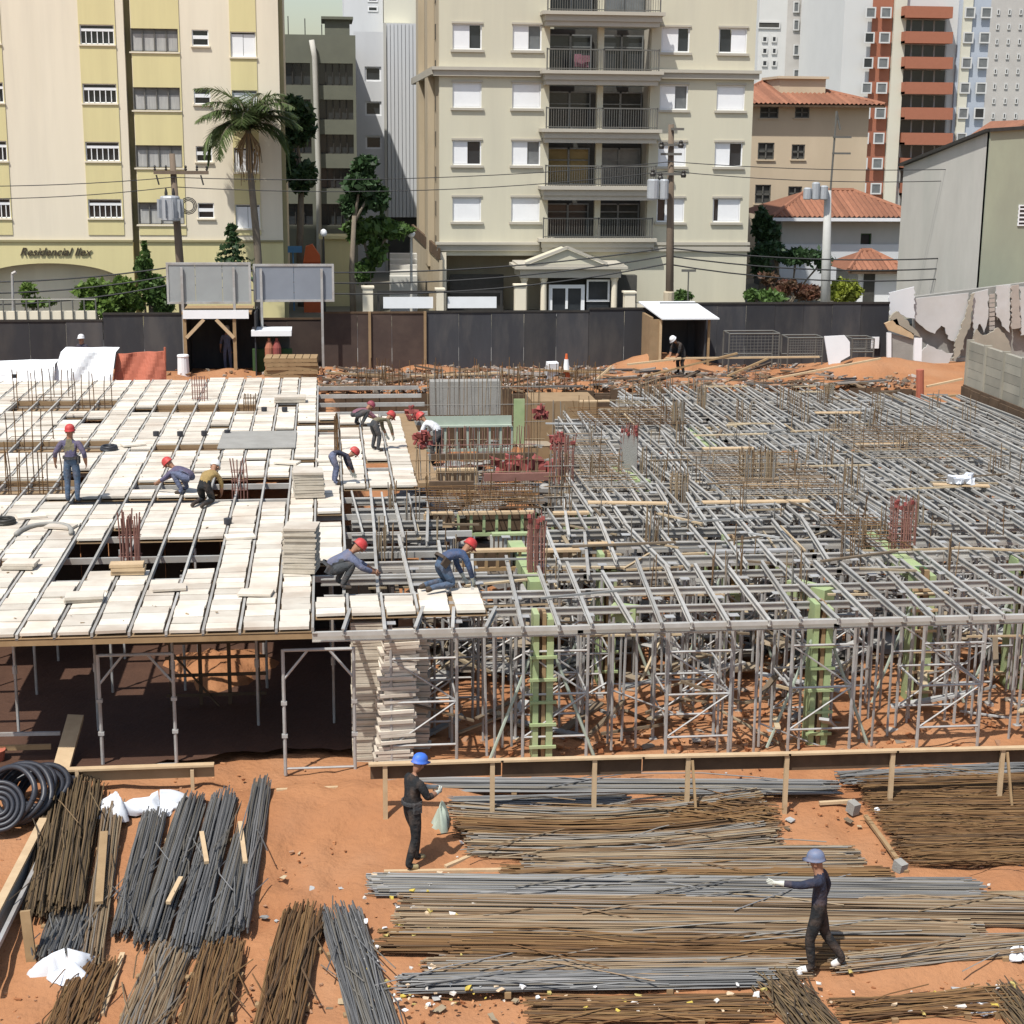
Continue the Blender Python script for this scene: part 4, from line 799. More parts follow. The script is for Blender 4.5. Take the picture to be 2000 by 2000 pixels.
# wire mesh cages and white sheet
def cage(label, px0, px1, py0, py1, Y, m='galv'):
    x0, z1 = fx(px0, py0, Y); x1, z0 = fx(px1, py1, Y); z0 = max(z0, SZ+.05); t = thing('mesh_cage', label, 'cage', ((x0+x1)/2, Y, SZ)); f = MB(); yy = (Y, Y+.9)
    for y in yy:
        for x in (x0, x1): f.tube([(x, y, SZ), (x, y, z1)], .03, 5)
        f.tube([(x0, y, z1), (x1, y, z1)], .03, 5); f.tube([(x0, y, z0+.35), (x1, y, z0+.35)], .025, 5)
    for x in (x0, x1): f.tube([(x, yy[0], z1), (x, yy[1], z1)], .03, 5)
    obj('frame', f, m, t); g = MB(); n = 14
    for k in range(1, n): x = x0+(x1-x0)*k/n; g.tube([(x, Y, z0+.3), (x, Y, z1)], .008, 3, caps=False)
    for k in range(1, 8): z = z0+.3+(z1-z0-.3)*k/8; g.tube([(x0, Y, z), (x1, Y, z)], .008, 3, caps=False)
    obj('mesh', g, m, t); return t
cage('empty wire mesh cage right of the timber hut', 1425, 1520, 652, 715, 59.6, 'rail_metal'); cage('wire mesh cage behind the white sheet', 1540, 1605, 660, 715, 59.6, 'rail_metal'); cage('low rusty wire cage right of the white sheet', 1665, 1705, 662, 705, 60.0, 'rail_metal')
A = [P(*q, Y=59.2) for q in ((1610, 657), (1650, 655), (1660, 668), (1660, 695), (1642, 705), (1640, 716), (1620, 720))]; o = obj('white_sheet', MB().prism(A, (0, .06, 0)), 'white_paint'); tag(o, 'bright white rigid sheet leaning in front of the mesh cages', 'sheet'); origin_to(o, A[-1])
x, z = fx(1709, 668, YHD-.1); o = obj('notice_board', MB().box(x-.14, x+.16, YHD-.12, YHD-.06, z-.25, z+.2), 'white_paint'); tag(o, 'small white notice on the black hoarding near its right end', 'notice'); origin_to(o, (x, YHD-.1, z))
# ------------------------------------------------------------------ right hand party wall, ruin
XW = 20.75
t = thing('block_wall', 'grey concrete block wall with buttress joints above the right side of the dig', 'wall', (XW, 44, SZ))
ya, yb = 28.0, 51.2; ztop = float(P(1885, 664, X=XW)[2]); zbot = float(P(1885, 752, X=XW)[2])
n = 16; rows = 5
for k in range(n):
    y0 = ya+(yb-ya)*k/n; y1 = ya+(yb-ya)*(k+1)/n
    for j in range(rows): z0 = zbot+(ztop-zbot)*j/rows; obj('slab_block', MB().box(XW, XW+.16, y0+.035, y1-.035, z0+.006, zbot+(ztop-zbot)*(j+1)/rows-.006), 'block_wall', t)
    obj('post', MB().box(XW-.05, XW+.18, y1-.06, y1+.06, zbot-.3, ztop+.05), 'block_wall', t)
obj('shoring_board', MB().box(XW-.1, XW-.06, ya, yb, .1, zbot+.03), 'dark_board', t)
for k in range(30): y = ya+(yb-ya)*k/30; obj('shoring_plank', MB().box(XW-.16, XW-.11, y+.02, y+(yb-ya)/30-.02, .1, zbot-.02-random.uniform(0, .1)), 'dark_board', t)
# ruin: broken plaster on brick
YR = 63.2
t = thing('ruined_wall', 'broken white plastered wall remains between the hoarding and block wall', 'wall', (25, YR, SZ))
def jag(pts, a=2.0, seed=0):
    r = random.Random(int(pts[0][0]*13+pts[0][1])); out = []
    for p, q in zip(pts, pts[1:]+pts[:1]):
        out.append(p); n = int(math.hypot(q[0]-p[0], q[1]-p[1])/5)
        if p[1] < 600 and q[1] < 600: n = 0
        for k in range(1, n): f = k/n; out.append((p[0]+(q[0]-p[0])*f+r.uniform(-a, a), p[1]+(q[1]-p[1])*f+r.uniform(-a, a)))
    return out
def slab(name, pts, m, y=YR, th=.07, parent=t):
    if name in ('plaster', 'broken_edge', 'roof_scrap', 'brick_pier'): pts = jag(pts)
    return obj(name, MB().prism([P(*q, Y=y) for q in pts], (0, th, 0)), m, parent)
slab('plaster', [(1785, 583), (1892, 572), (1888, 612), (1884, 640), (1866, 668), (1852, 662), (1846, 640), (1838, 636), (1826, 652), (1806, 642), (1784, 622)], 'plaster')
slab('plaster', [(1796, 690), (1812, 672), (1850, 690), (1862, 690), (1850, 715), (1800, 715)], 'plaster', YR-.3)
slab('plaster', [(1736, 572), (1786, 560), (1787, 622), (1770, 620), (1755, 608), (1738, 616)], 'white_wall', YR-.2)
slab('plaster', [(1900, 572), (1930, 565), (1930, 622), (1922, 650), (1914, 632), (1902, 650)], 'plaster')
slab('plaster', [(1946, 558), (1974, 556), (1972, 650), (1962, 640), (1952, 622), (1946, 618)], 'plaster')
slab('plaster', [(1992, 560), (2060, 560), (2060, 660), (1994, 655)], 'plaster')
slab('brick_back', [(1784, 580), (2060, 545), (2060, 760), (1800, 760), (1790, 700)], 'concrete', YR+.3, .3)
slab('brick_pier', [(1976, 558), (1990, 556), (1994, 640), (1976, 642)], 'rubble_mix', YR-.1)
for k in range(9): slab('brick', [(1933, 575+9*k), (1943, 574+9*k), (1943, 581+9*k), (1933, 582+9*k)], 'rubble_mix', YR-.05)
slab('broken_edge', [(1866, 670), (1888, 610), (1896, 575), (1904, 572), (1894, 640), (1884, 660), (1876, 690), (1862, 705)], 'block_wall', YR-.15)
slab('broken_edge', [(1900, 665), (1908, 642), (1920, 655), (1934, 650), (1950, 640), (1968, 662), (1980, 700), (1905, 700)], 'block_wall', YR-.25)
YN = 61.5
t2 = thing('door_frame', 'pale ruined door frame left standing beside the end of the hoarding', 'door frame', (22.5, YN, SZ))
for nm, pts, m in (('post', [(1733, 650), (1741, 650), (1741, 700), (1733, 698)], 'white_paint'), ('post', [(1786, 660), (1801, 660), (1800, 706), (1785, 704)], 'white_paint'), ('lintel', [(1728, 632), (1752, 622), (1756, 634), (1785, 652), (1784, 662), (1735, 645)], 'pale_wood'), ('infill', [(1741, 652), (1786, 662), (1785, 704), (1741, 700)], 'concrete'), ('roof_scrap', [(1738, 622), (1752, 608), (1790, 645), (1800, 660), (1780, 650), (1756, 636)], 'block_wall')):
    slab(nm, pts, m, YN if nm != 'infill' else YN+.12, .12, t2)
c = P(1797, 775, z=2.7); a = P(1797, 722, Y=c[1]); o = obj('orange_pipe', MB().tube([(c[0], c[1], .3), c, (a[0], c[1], a[2])], .13, 10), 'orange_mesh'); tag(o, 'upright orange drain pipe at the back right corner of the steel grid', 'pipe'); origin_to(o, (c[0], c[1], .3))
# street signs and play things glimpsed behind
x, z = fx(572, 487, 82); o = obj('street_sign', MB().box(x-.4, x+.45, 82, 82.05, z-.16, z+.16).tube([(x, 82.1, SZ), (x, 82.1, z)], .04, 6), 'sign_blue'); tag(o, 'small blue sign above the blue grey billboard', 'sign'); origin_to(o, (x, 82, SZ))
A = [P(*q, Y=81) for q in ((592, 512), (597, 482), (610, 478), (625, 500), (626, 512))]; o = obj('orange_slide', MB().prism(A, (0, .8, 0)).box(A[0][0], A[-1][0], 81.1, 81.6, SZ, A[0][2]), 'sign_orange'); tag(o, 'bright orange play slide top showing over the blue grey billboard', 'slide'); origin_to(o, (A[0][0], 81, SZ))
x, z = fx(658, 490, 84); o = obj('guard_booth', MB().box(x-.7, x+.75, 84, 85.5, SZ, z+.6).box(x-.9, x+.95, 83.8, 85.7, z+.6, z+.75), 'yellow'); tag(o, 'yellow guard booth behind the bare tree trunk', 'booth'); origin_to(o, (x, 84, SZ))
x, z = fx(632, 457, 78); t = thing('street_lamp', 'street lamp with a white globe behind the blue grey billboard', 'lamp', (x, 78, SZ)); obj('post', MB().tube([(x, 78, SZ), (x, 78, z-.1)], [.06, .04], 7), 'dark_metal', t); obj('globe', MB().lathe((x, 78, z-.12), [(.05, 0), (.15, .08), (.17, .18), (.12, .3), (.03, .35)], 12), 'white_paint', t, smooth=True)
x, z = fx(803, 458, 79.3); t = thing('gate_lamp', 'white globe gate lamp on a slim post by the driveway', 'lamp', (x, 79.3, SZ)); obj('post', MB().tube([(x, 79.3, SZ), (x, 79.3, z-.1)], [.08, .06], 7), 'pale_concrete', t); obj('globe', MB().lathe((x, 79.3, z-.15), [(.05, 0), (.16, .08), (.2, .2), (.14, .36), (.03, .42)], 12), 'white_paint', t, smooth=True)
t = thing('ramp_wall', 'driveway ramp with pale steps and a dark sloping handrail left of the tan block', 'ramp', (4, 82, SZ))
for k in range(5): x0, z0 = fx(762, 540-11*k, 81+.8*k); x1, _ = fx(815, 540, 81+.8*k); obj('step', MB().box(x0, x1, 81+.8*k, 81.8+.8*k, SZ, z0), 'pale_concrete', t)
A = P(806, 448, Y=92); B = P(858, 496, Y=79.6); obj('handrail', MB().bar(A, B, .12, .55), 'dark_board', t); obj('side_wall', MB().prism([B+np.array([0, 0, -.3]), A+np.array([0, 0, -.3]), (A[0], A[1], SZ), (B[0], B[1], SZ)], (.15, 0, 0)), 'side_tan', t)
x, z = fx(1345, 530, 77.5); o = obj('street_sign', MB().tube([(x, 77.5, SZ), (x, 77.5, z)], .035, 6).box(x-.35, x+.35, 77.45, 77.5, z-.02, z+.1), 'rail_metal'); tag(o, 'thin T shaped sign post before the tan block, right of the dark pole', 'sign'); origin_to(o, (x, 77.5, SZ))
# ------------------------------------------------------------------ formwork deck
DZ = 3.0; YD0 = 26.75; PIT = .61; XS = -.33; ROW = .36
def poly(pts, z=DZ): return np.array([P(a, b, z=z)[:2] for a, b in pts])
def inside(pg, x, y):
    c = False; n = len(pg)
    for i in range(n):
        x1, y1 = pg[i]; x2, y2 = pg[i-1]
        if (y1 > y) != (y2 > y) and x < (x2-x1)*(y-y1)/(y2-y1)+x1: c = not c
    return c
def rect(pts):
    q = poly(pts); return (q[:, 0].min(), q[:, 0].max(), q[:, 1].min(), q[:, 1].max())
SOLID = poly([(-90, 1241), (614, 1227), (612, 1194), (962, 1186), (952, 1152), (700, 1160), (640, 1162), (628, 1105), (692, 1062), (684, 952), (815, 946), (800, 870), (786, 809), (700, 808), (622, 806), (620, 738), (-90, 744)])
def xr(a, b, py): return float(P(a, py, z=DZ)[0]), float(P(b, py, z=DZ)[0])
def yr(a, b, px=300): return float(P(px, b, z=DZ)[1]), float(P(px, a, z=DZ)[1])
def R4(x0, x1, y0, y1): a, b = xr(x0, x1, (y0+y1)/2); c, d = yr(y0, y1, (x0+x1)/2); return (a, b, c, d)
HOLES = [R4(128, 432, 1054, 1108), R4(268, 365, 936, 954), R4(430, 562, 932, 975), R4(722, 760, 899, 916), R4(690, 720, 893, 900), R4(640, 682, 1000, 1008), R4(128, 385, 972, 981), R4(20, 60, 1092, 1102), R4(588, 612, 893, 901)]
TROUGHS = [R4(12, 215, 782, 804), R4(-60, 200, 861, 883), R4(-60, 128, 938, 968), R4(305, 500, 789, 803), R4(300, 445, 867, 877)]
def cell_ok(x, y):
    return inside(SOLID, x, y) and not any(r[0] < x < r[1] and r[2]-.1 < y < r[3]+.1 for r in HOLES+TROUGHS)
deck = thing('formwork_deck', 'cream panelled formwork deck with brown beam troughs on the left side', 'formwork', (-3, 40, 0))
tm = MB().box(-.252, .252, -.172, .172, -.05, 0); tile_me = None
cells = []
for j in range(80):
    y = YD0+.02+ROW*(j+.5)
    for i in range(-24, 12):
        x = XS+PIT*(i+.5)
        if cell_ok(x, y): cells.append((y, x))
# where the tiles show largest: nearest first
rq = random.Random(23); gaps = set()
for k in range(26):
    y, x = rq.choice([c for c in cells if 29.5 < c[0] < 50]); L = rq.choice((1, 1, 2, 3))
    for q in range(L): gaps.update((round(c[0], 3), round(c[1], 3)) for c in cells if abs(c[0]-y-ROW*q) < .05 and abs(c[1]-x) < .05)
cells = [c for c in cells if (round(c[0], 3), round(c[1], 3)) not in gaps]
cells.sort(); near, far = cells[:290], cells[290:]
tm_o = None; dl = wloc(deck)
for y, x in near:
    if tm_o is None:
        me = bpy.data.meshes.new('panel'); me.from_pydata(tm.v, [], tm.f); me.update(); me.materials.append(M['tile']); tile_me = me
    tm_o = bpy.data.objects.new('panel', tile_me); COL.objects.link(tm_o); tm_o.parent = deck
    tm_o.location = (x-dl.x+random.uniform(-.012, .012), y-dl.y+random.uniform(-.006, .006), DZ-dl.z+random.uniform(-.012, .012)); tm_o.rotation_euler = (random.gauss(0, .012), random.gauss(0, .01), random.gauss(0, .012))
mb = MB()
for y, x in far: mb.rbox(x+random.uniform(-.014, .014), y, DZ-.025+random.uniform(-.012, .012), .51, .345, .05, random.gauss(0, .7), random.gauss(0, .6))
obj('far_panels', mb, 'tile', deck, kind='stuff')
mb = MB()
for y, x in cells: mb.box(x-PIT/2, x+PIT/2, y-ROW/2-.01, y+ROW/2, DZ-.105, DZ-.09)
obj('light_stop_underlay', mb, 'brown_ply', deck, kind='stuff')  # sheet added below the panels to stop light through the seams
for (a, b, c, d) in TROUGHS:
    a -= .1; b += .1
    o = obj('beam_trough', MB().box(a, b, c, d, DZ-.24, DZ-.2), 'brown_ply', deck)
    obj('trough_side', MB().box(a, b, d, d+.04, DZ-.24, DZ-.03), 'brown_ply', o); obj('trough_side', MB().box(a, b, c-.04, c, DZ-.24, DZ-.03), 'brown_ply', o)
    g = MB()
    for k in range(4): yy = c+(d-c)*(k+.5)/4; g.tube([(a, yy, DZ-.12), (b, yy, DZ-.12)], .012, 4, caps=False)
    obj('trough_rebar', g, 'rebar_rust', o)
# steel runners under the panel seams, front edge beam
def seg_runs(x, ok, y0, y1, st=.2):
    out = []; s = None; y = y0
    while y <= y1:
        if ok(x, y): s = y if s is None else s
        elif s is not None: out.append((s, y)); s = None
        y += st
    if s is not None: out.append((s, y1))
    return [r for r in out if r[1]-r[0] > .5]
for i in range(-24, 4):
    x = XS+PIT*i
    for a, b in seg_runs(x, lambda x, y: inside(SOLID, x+.01, y) or inside(SOLID, x-.01, y), YD0-.1, 56):
        n = max(1, round((b-a)/6)); L = (b-a)/n
        for k in range(n): obj('runner', MB().box(x-.022, x+.022, a+L*k+.01-(.1 if k == 0 else 0), a+L*(k+1)-.01, DZ-.11, DZ-.014), 'steel', deck)
xe0, xe1 = xr(-90, 612, 1228)
obj('edge_beam', MB().box(xe0, xe1, YD0+.02, YD0+.1, DZ-.22, DZ-.12), 'old_wood', deck)
for k in range(17):
    y = YD0+.3+k*1.7
    xa = max(-14.5, float(poly([(-90, 900)])[0][0])-3); xb = 3.0 if y > 30 else -.3
    obj('joist', MB().box(xa, xb, y, y+.08, DZ-.25, DZ-.13), 'steel', deck)
# ------------------------------------------------------------------ open steel grid on the right
GRID = poly([(614, 1228), (2120, 1201), (2120, 835), (2000, 800), (1880, 772), (1760, 768), (1500, 752), (1215, 757), (1190, 800), (1085, 803), (1092, 870), (1110, 960), (1060, 1000), (1040, 1085), (880, 1085), (860, 1005), (800, 960), (690, 955), (690, 1062), (628, 1105)])
grid = thing('steel_grid', 'open grid of galvanised formwork beams covering the right side of the dig', 'formwork', (10, 38, 0))
def gok(x, y): return x < 20.45 and inside(GRID, x, y) and not (inside(SOLID, x, y))
nseg = 0
for i in range(0, 36):
    x = XS+PIT*i
    for a, b in seg_runs(x, gok, YD0-.05, 54):
        n = max(1, round((b-a)/3.7)); L = (b-a)/n
        for k in range(n):
            lean = random.gauss(0, .07)+(.10 if 1.5 < x < 12 and a+L*k < 34 else 0); dx = random.uniform(-.06, .06); z = DZ-.02+random.uniform(-.03, .03); y0 = a+L*k-.12; y1 = a+L*(k+1)+.1
            mb = MB(); w = .036
            mb.bar((x+dx-lean, y0, z), (x+dx+lean, y1, z), .058, .02); mb.bar((x+dx-lean, y0, z-.05), (x+dx+lean, y1, z-.05), .018, .08); mb.bar((x+dx-lean, y0, z-.1), (x+dx+lean, y1, z-.1), .05, .018)
            obj('beam', mb, 'steel', grid); nseg += 1
for k in range(24):
    y = YD0+.02+k*1.15; xs_ = [XS+.02*q for q in range(0, 1060)]
    run_ = None; runs = []
    for x in xs_:
        if gok(x, y): run_ = (run_[0], x) if run_ else (x, x)
        elif run_: runs.append(run_); run_ = None
    if run_: runs.append(run_)
    for a, b in runs:
        if b-a < .6: continue
        n = max(1, round((b-a)/5.2)); L = (b-a)/n
        for q in range(n):
            z = DZ-.17+random.uniform(-.01, .01); mb = MB(); h = .11 if k else .15
            mb.box(a+L*q-.05, a+L*(q+1)+.05, y-.038, y+.038, z+h/2-.02, z+h/2); mb.box(a+L*q-.05, a+L*(q+1)+.05, y-.012, y+.012, z-h/2, z+h/2-.02); mb.box(a+L*q-.05, a+L*(q+1)+.05, y-.034, y+.034, z-h/2-.02, z-h/2)
            obj('cross_beam', mb, 'steel', grid)
for k in range(38):
    y = 31.3+k*.6; run_ = None; runs = []
    for x in xs_:
        if gok(x, y): run_ = (run_[0], x) if run_ else (x, x)
        elif run_: runs.append(run_); run_ = None
    if run_: runs.append(run_)
    for a, b in runs:
        if b-a > .6: obj('batten', MB().box(a-.05, b+.05, y-.03, y+.03, DZ-.32, DZ-.25), 'steel', grid)
for i in range(0, 36):
    x = XS+PIT*(i+.5)
    for a, b in seg_runs(x, gok, 33.5, 54):
        n = max(1, round((b-a)/6.5)); L = (b-a)/n
        for k in range(n): l_ = random.gauss(0, .1); obj('secondary_beam', MB().bar((x-l_, a+L*k, DZ-.05), (x+l_, a+L*(k+1)-.1, DZ-.05), .04, .06), 'steel', grid)
# front ledger in one long line
p0 = P(620, 1228, z=DZ); p1 = P(2120, 1203, z=DZ); o = obj('front_ledger', MB().bar((p0[0], YD0-.1, DZ-.1), (p1[0], YD0-.1, DZ-.1), .06, .075), 'steel', grid)
# loose planks lying on the grid and deck
def plank(label, a, b, z=DZ+.02, w=.22, m='pale_wood', t=.035, name='plank', group='planks lying on the grid'):
    A = P(*a, z=z+t/2); B = P(*b, z=z+t/2); o = obj(name, MB().bar(A, B, w, t), m); tag(o, label, 'plank', group); return origin_to(o, (A+B)/2-np.array([0, 0, t/2]))
for a, b, lb in (((1148, 981), (1302, 983), 'pale plank on the grid right of the brown rebar column'), ((1372, 876), (1472, 875), 'pale plank on the mid grid left of the dark rebar cage'), ((1592, 806), (1682, 806), 'short pale plank at the far side of the grid'), ((1672, 868), (1772, 866), 'yellowish plank on the far right of the grid'), ((1452, 946), (1582, 945), 'pale plank under a row of short bars mid grid'), ((1822, 946), (1932, 949), 'pale plank with a white bag on it, right side of the grid'), ((1372, 981), (1580, 978), 'long pale plank crossing the middle of the grid'), ((1130, 784), (1190, 783), 'pale plank along the back edge of the grid')): plank(lb, a, b)
c = P(1873, 944, z=DZ+.06); mb = MB()
rq = random.Random(3)
for k in range(16): mb.shard((c[0]+rq.uniform(-.3, .3), c[1]+rq.uniform(-.12, .12), DZ+.06+rq.uniform(0, .06)), .3, .22, .16, rq)
o = obj('cement_bag', mb, 'white_sack'); tag(o, 'crumpled white bag lying on a plank on the grid', 'bag'); origin_to(o, (c[0], c[1], DZ+.05))
# bar mats and loose tubes lying on the grid
def barmat(label, pts, m, sp=.2, z=DZ+.06, h=.0):
    r = R4(*pts); t = thing('rebar_mat', label, 'rebar', ((r[0]+r[1])/2, (r[2]+r[3])/2, z), 'rebar mats on the grid'); rr = random.Random(int(pts[0])); mb = MB(); n = int((r[1]-r[0])/sp)
    for k in range(n+1): x = r[0]+sp*k+rr.gauss(0, .02); mb.tube([(x, r[2]+rr.uniform(-.2, .2), z), (x+rr.gauss(0, .05), r[3]+rr.uniform(-.2, .2), z)], .011, 4)
    obj('long_bars', mb, m, t, kind='stuff'); mb = MB(); n = int((r[3]-r[2])/sp)
    for k in range(n+1): y = r[2]+sp*k; mb.tube([(r[0]+rr.uniform(-.2, .2), y, z+.024), (r[1]+rr.uniform(-.2, .2), y+rr.gauss(0, .05), z+.024)], .011, 4)
    obj('cross_bars', mb, m, t, kind='stuff')
    mb = MB()
    for k in range(int((r[1]-r[0])*(r[3]-r[2])*1.6)): x, y = rr.uniform(r[0], r[1]), rr.uniform(r[2], r[3]); mb.tube([(x, y, z), (x+rr.gauss(0, .03), y, z+rr.uniform(.25, .6))], .011, 4)
    obj('upright_bars', mb, m, t, kind='stuff')
barmat('brown rebar mat in the middle of the steel grid', (1375, 1600, 885, 975), 'rebar_mid'); barmat('rebar mat at the far right of the steel grid', (1650, 1900, 835, 900), 'rebar_mid', .3); barmat('rebar mat in front of the stair core', (830, 1050, 955, 1000), 'rebar_rust', .18); barmat('rebar mat between the stair core and grey casing', (1110, 1210, 850, 960), 'rebar_mid', .22); barmat('rusty rebar mat at the back left of the grid', (1130, 1330, 800, 835), 'rebar_rust', .3); barmat('small rebar mat by the red capped column', (1640, 1740, 1010, 1075), 'rebar_rust', .25)
mb = MB(); rq = random.Random(19); kk = 0
while kk < 420:
    x, y = rq.uniform(1, 20.3), rq.uniform(28, 53)
    if not gok(x, y): continue
    kk += 1; a = rq.choice((0, 0, 1.57, rq.uniform(0, 3.14))); L = rq.uniform(.6, 2.2); d = np.array([math.cos(a), math.sin(a), 0])*L/2; zz = rq.choice((DZ+.03, DZ-.2, DZ-.42, DZ-.6, DZ-.9)); mb.bar((x-d[0], y-d[1], zz), (x+d[0], y+d[1], zz+rq.gauss(0, .05)), rq.choice((.035, .05, .08)), .035)
o = obj('loose_members', mb, 'tangle_mix', kind='stuff'); tag(o, 'loose tubes, battens and offcuts lying all over the steel grid', 'formwork', kind='stuff')
mb = MB(); kk = 0
while kk < 330:
    x, y = rq.uniform(1, 20.3), rq.uniform(34, 53)
    if not gok(x, y): continue
    kk += 1; mb.tube([(x, y, .3), (x+rq.gauss(0, .02), y, DZ-.3)], .026, 5, caps=False)
kk = 0
while kk < 170:
    x, y = rq.uniform(1.8, 16), rq.uniform(27.3, 34)
    kk += 1; mb.tube([(x, y, .25), (x+rq.gauss(0, .03), y+rq.gauss(0, .03), DZ-.25)], .024, 5, caps=False)
    if kk % 3 == 0: a = rq.choice((0, 1.57)); z = rq.choice((.7, 1.3, 1.9)); mb.tube([(x, y, z), (x+1.2*math.cos(a), y+1.2*math.sin(a), z+rq.choice((0, 0, .7, -.5)))], .02, 5, caps=False)
o = obj('prop_forest', mb, 'galv', kind='stuff'); tag(o, 'forest of thin props and braces under the whole steel grid', 'prop', kind='stuff')
mb = MB(); kk = 0
while kk < 520:
    cx_, cy_ = rq.uniform(1, 20.2), rq.uniform(29, 53)
    if not gok(cx_, cy_): continue
    for q in range(rq.choice((1, 3, 6, 9))): kk += 1; x, y = cx_+rq.gauss(0, .13), cy_+rq.gauss(0, .1); mb.tube([(x, y, DZ-.5), (x+rq.gauss(0, .03), y, DZ+rq.uniform(.15, .65))], .012, 4)
o = obj('starter_pins', mb, 'rebar_mid', kind='stuff'); tag(o, 'short upright bars poking up everywhere through the steel grid', 'rebar', kind='stuff')
# ------------------------------------------------------------------ shoring under the decks
def tower_proto(root, w=1.15, d=1.15, h=2.7, z0=.2):
    x, y = root.location.x, root.location.y
    for sx in (0, 1):
        for sy in (0, 1): obj('leg', MB().tube([(x+w*sx, y+d*sy, z0), (x+w*sx, y+d*sy, z0+h)], .03, 6).box(x+w*sx-.07, x+w*sx+.07, y+d*sy-.07, y+d*sy+.07, z0-.05, z0+.01), 'galv', root)
    for sy in (0, 1):
        for zz in (.45, 1.25, 2.05): obj('ledger', MB().tube([(x, y+d*sy, z0+zz), (x+w, y+d*sy, z0+zz)], .024, 5), 'galv', root)
        obj('brace', MB().tube([(x, y+d*sy, z0+.45), (x+w, y+d*sy, z0+1.25)], .018, 5), 'galv', root); obj('brace', MB().tube([(x+w, y+d*sy, z0+1.25), (x, y+d*sy, z0+2.05)], .018, 5), 'galv', root)
    for sx in (0, 1): obj('ledger', MB().tube([(x+w*sx, y, z0+1.25), (x+w*sx, y+d, z0+1.25)], .022, 5), 'galv', root)
    for sx in (0, 1):
        for sy in (0, 1): obj('fork_head', MB().box(x+w*sx-.09, x+w*sx+.09, y+d*sy-.09, y+d*sy+.09, z0+h, z0+h+.012), 'galv', root)
G_ = 'shoring towers under the open steel grid'
proto = thing('shoring_tower', '', 'scaffold', (1.0, 27.3, 0), G_); tower_proto(proto)
front_x = [1.0, 3.35, 5.9, 8.2, 10.6, 13.0]
ordn = ['first', 'second', 'third', 'fourth', 'fifth', 'sixth']
for k, x in enumerate(front_x):
    o = proto if k == 0 else copy_tree(proto); o.location.x = x; o.location.y = 27.25+random.uniform(-.1, .15); o['label'] = 'galvanised shoring tower, %s from the stacked panels in the front row' % ordn[k]
for j, y in enumerate((29.6, 32.0, 34.6, 37.2, 40.0)):
    for k in range(5 if j < 2 else 6):
        x = 1.6+k*2.55+(j % 2)*.9
        if y > 34 and 1.5 < x < 6.8: continue
        if x > 18.5: continue
        o = copy_tree(proto); o.location.x = x; o.location.y = y; o['label'] = 'galvanised shoring tower, %s from the left in the %s row under the steel grid' % (ordn[k], ordn[j+1])
G2 = 'steel props under the cream deck'
pp = thing('steel_prop', 'slim grey steel prop in the dark space under the cream deck', 'prop', (-4.5, 29, .2), G2); obj('tube', MB().tube([(-4.5, 29, .2), (-4.5, 29, 2.72)], .028, 6), 'galv', pp); obj('base_plate', MB().box(-4.58, -4.42, 28.92, 29.08, .2, .22), 'galv', pp); obj('collar', MB().lathe((-4.5, 29, 1.5), [(.045, 0), (.045, .15)], 8), 'galv', pp)
first = True
for j in range(3):
    for k in range(6):
        x = -7.2+k*1.45+random.uniform(-.1, .1); y = 29.2+j*2.1
        if first: o = pp; first = False
        else: o = copy_tree(pp)
        o.location.x = x; o.location.y = y; o['label'] = 'slim grey steel prop, %s from the left, %s row under the cream deck' % (ordn[k], ('front', 'middle', 'back')[j])
# dark boarding added to keep light out of the space under the deck
t = thing('light_block_boarding', 'dark board wall added to keep light out under the cream deck', 'wall', (-3, 35.2, .2))
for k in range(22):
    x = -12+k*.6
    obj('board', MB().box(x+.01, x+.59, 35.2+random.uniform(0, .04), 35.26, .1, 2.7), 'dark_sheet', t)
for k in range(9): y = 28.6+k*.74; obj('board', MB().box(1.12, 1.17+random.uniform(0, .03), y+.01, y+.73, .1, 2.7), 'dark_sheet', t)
# H-frames standing at the open edge of the deck
def hframe(label, px0, px1, py_top, py_foot, Y):
    a = P(px0, py_foot, Y=Y); b = P(px1, py_foot, Y=Y); z1 = float(P(px0, py_top, Y=Y)[2]); z0 = float(ground_z(a[0], Y)); x0, x1 = a[0], b[0]; t = thing('scaffold_frame', label, 'scaffold', ((x0+x1)/2, Y, z0), 'frames at the open edge of the deck')
    for x in (x0, x1): obj('leg', MB().tube([(x, Y, z0), (x, Y, z1)], .032, 7), 'galv', t)
    obj('top_bar', MB().tube([(x0, Y, z1-.02), (x1, Y, z1-.02)], .03, 7), 'galv', t); obj('bottom_bar', MB().tube([(x0, Y, z0+.12), (x1, Y, z0+.12)], .022, 6), 'galv', t)
    obj('brace', MB().tube([(x0, Y, z1-.55), (x0+.42, Y, z1-.03)], .024, 6), 'galv', t); obj('brace', MB().tube([(x1, Y, z1-.55), (x1-.42, Y, z1-.03)], .024, 6), 'galv', t)
    mb = MB()
    for x in (x0, x1):
        for zz in (.7, 1.3): mb.box(x-.05, x+.05, Y-.04, Y+.04, z0+zz, z0+zz+.06)
    obj('coupler', mb, 'galv', t); return t
hframe('silver scaffold frame at the deck edge near the coil of black hose', 201, 345, 1278, 1490, 27.5); hframe('silver scaffold frame at the deck edge beside the stacked panels', 558, 694, 1268, 1508, 27.1)
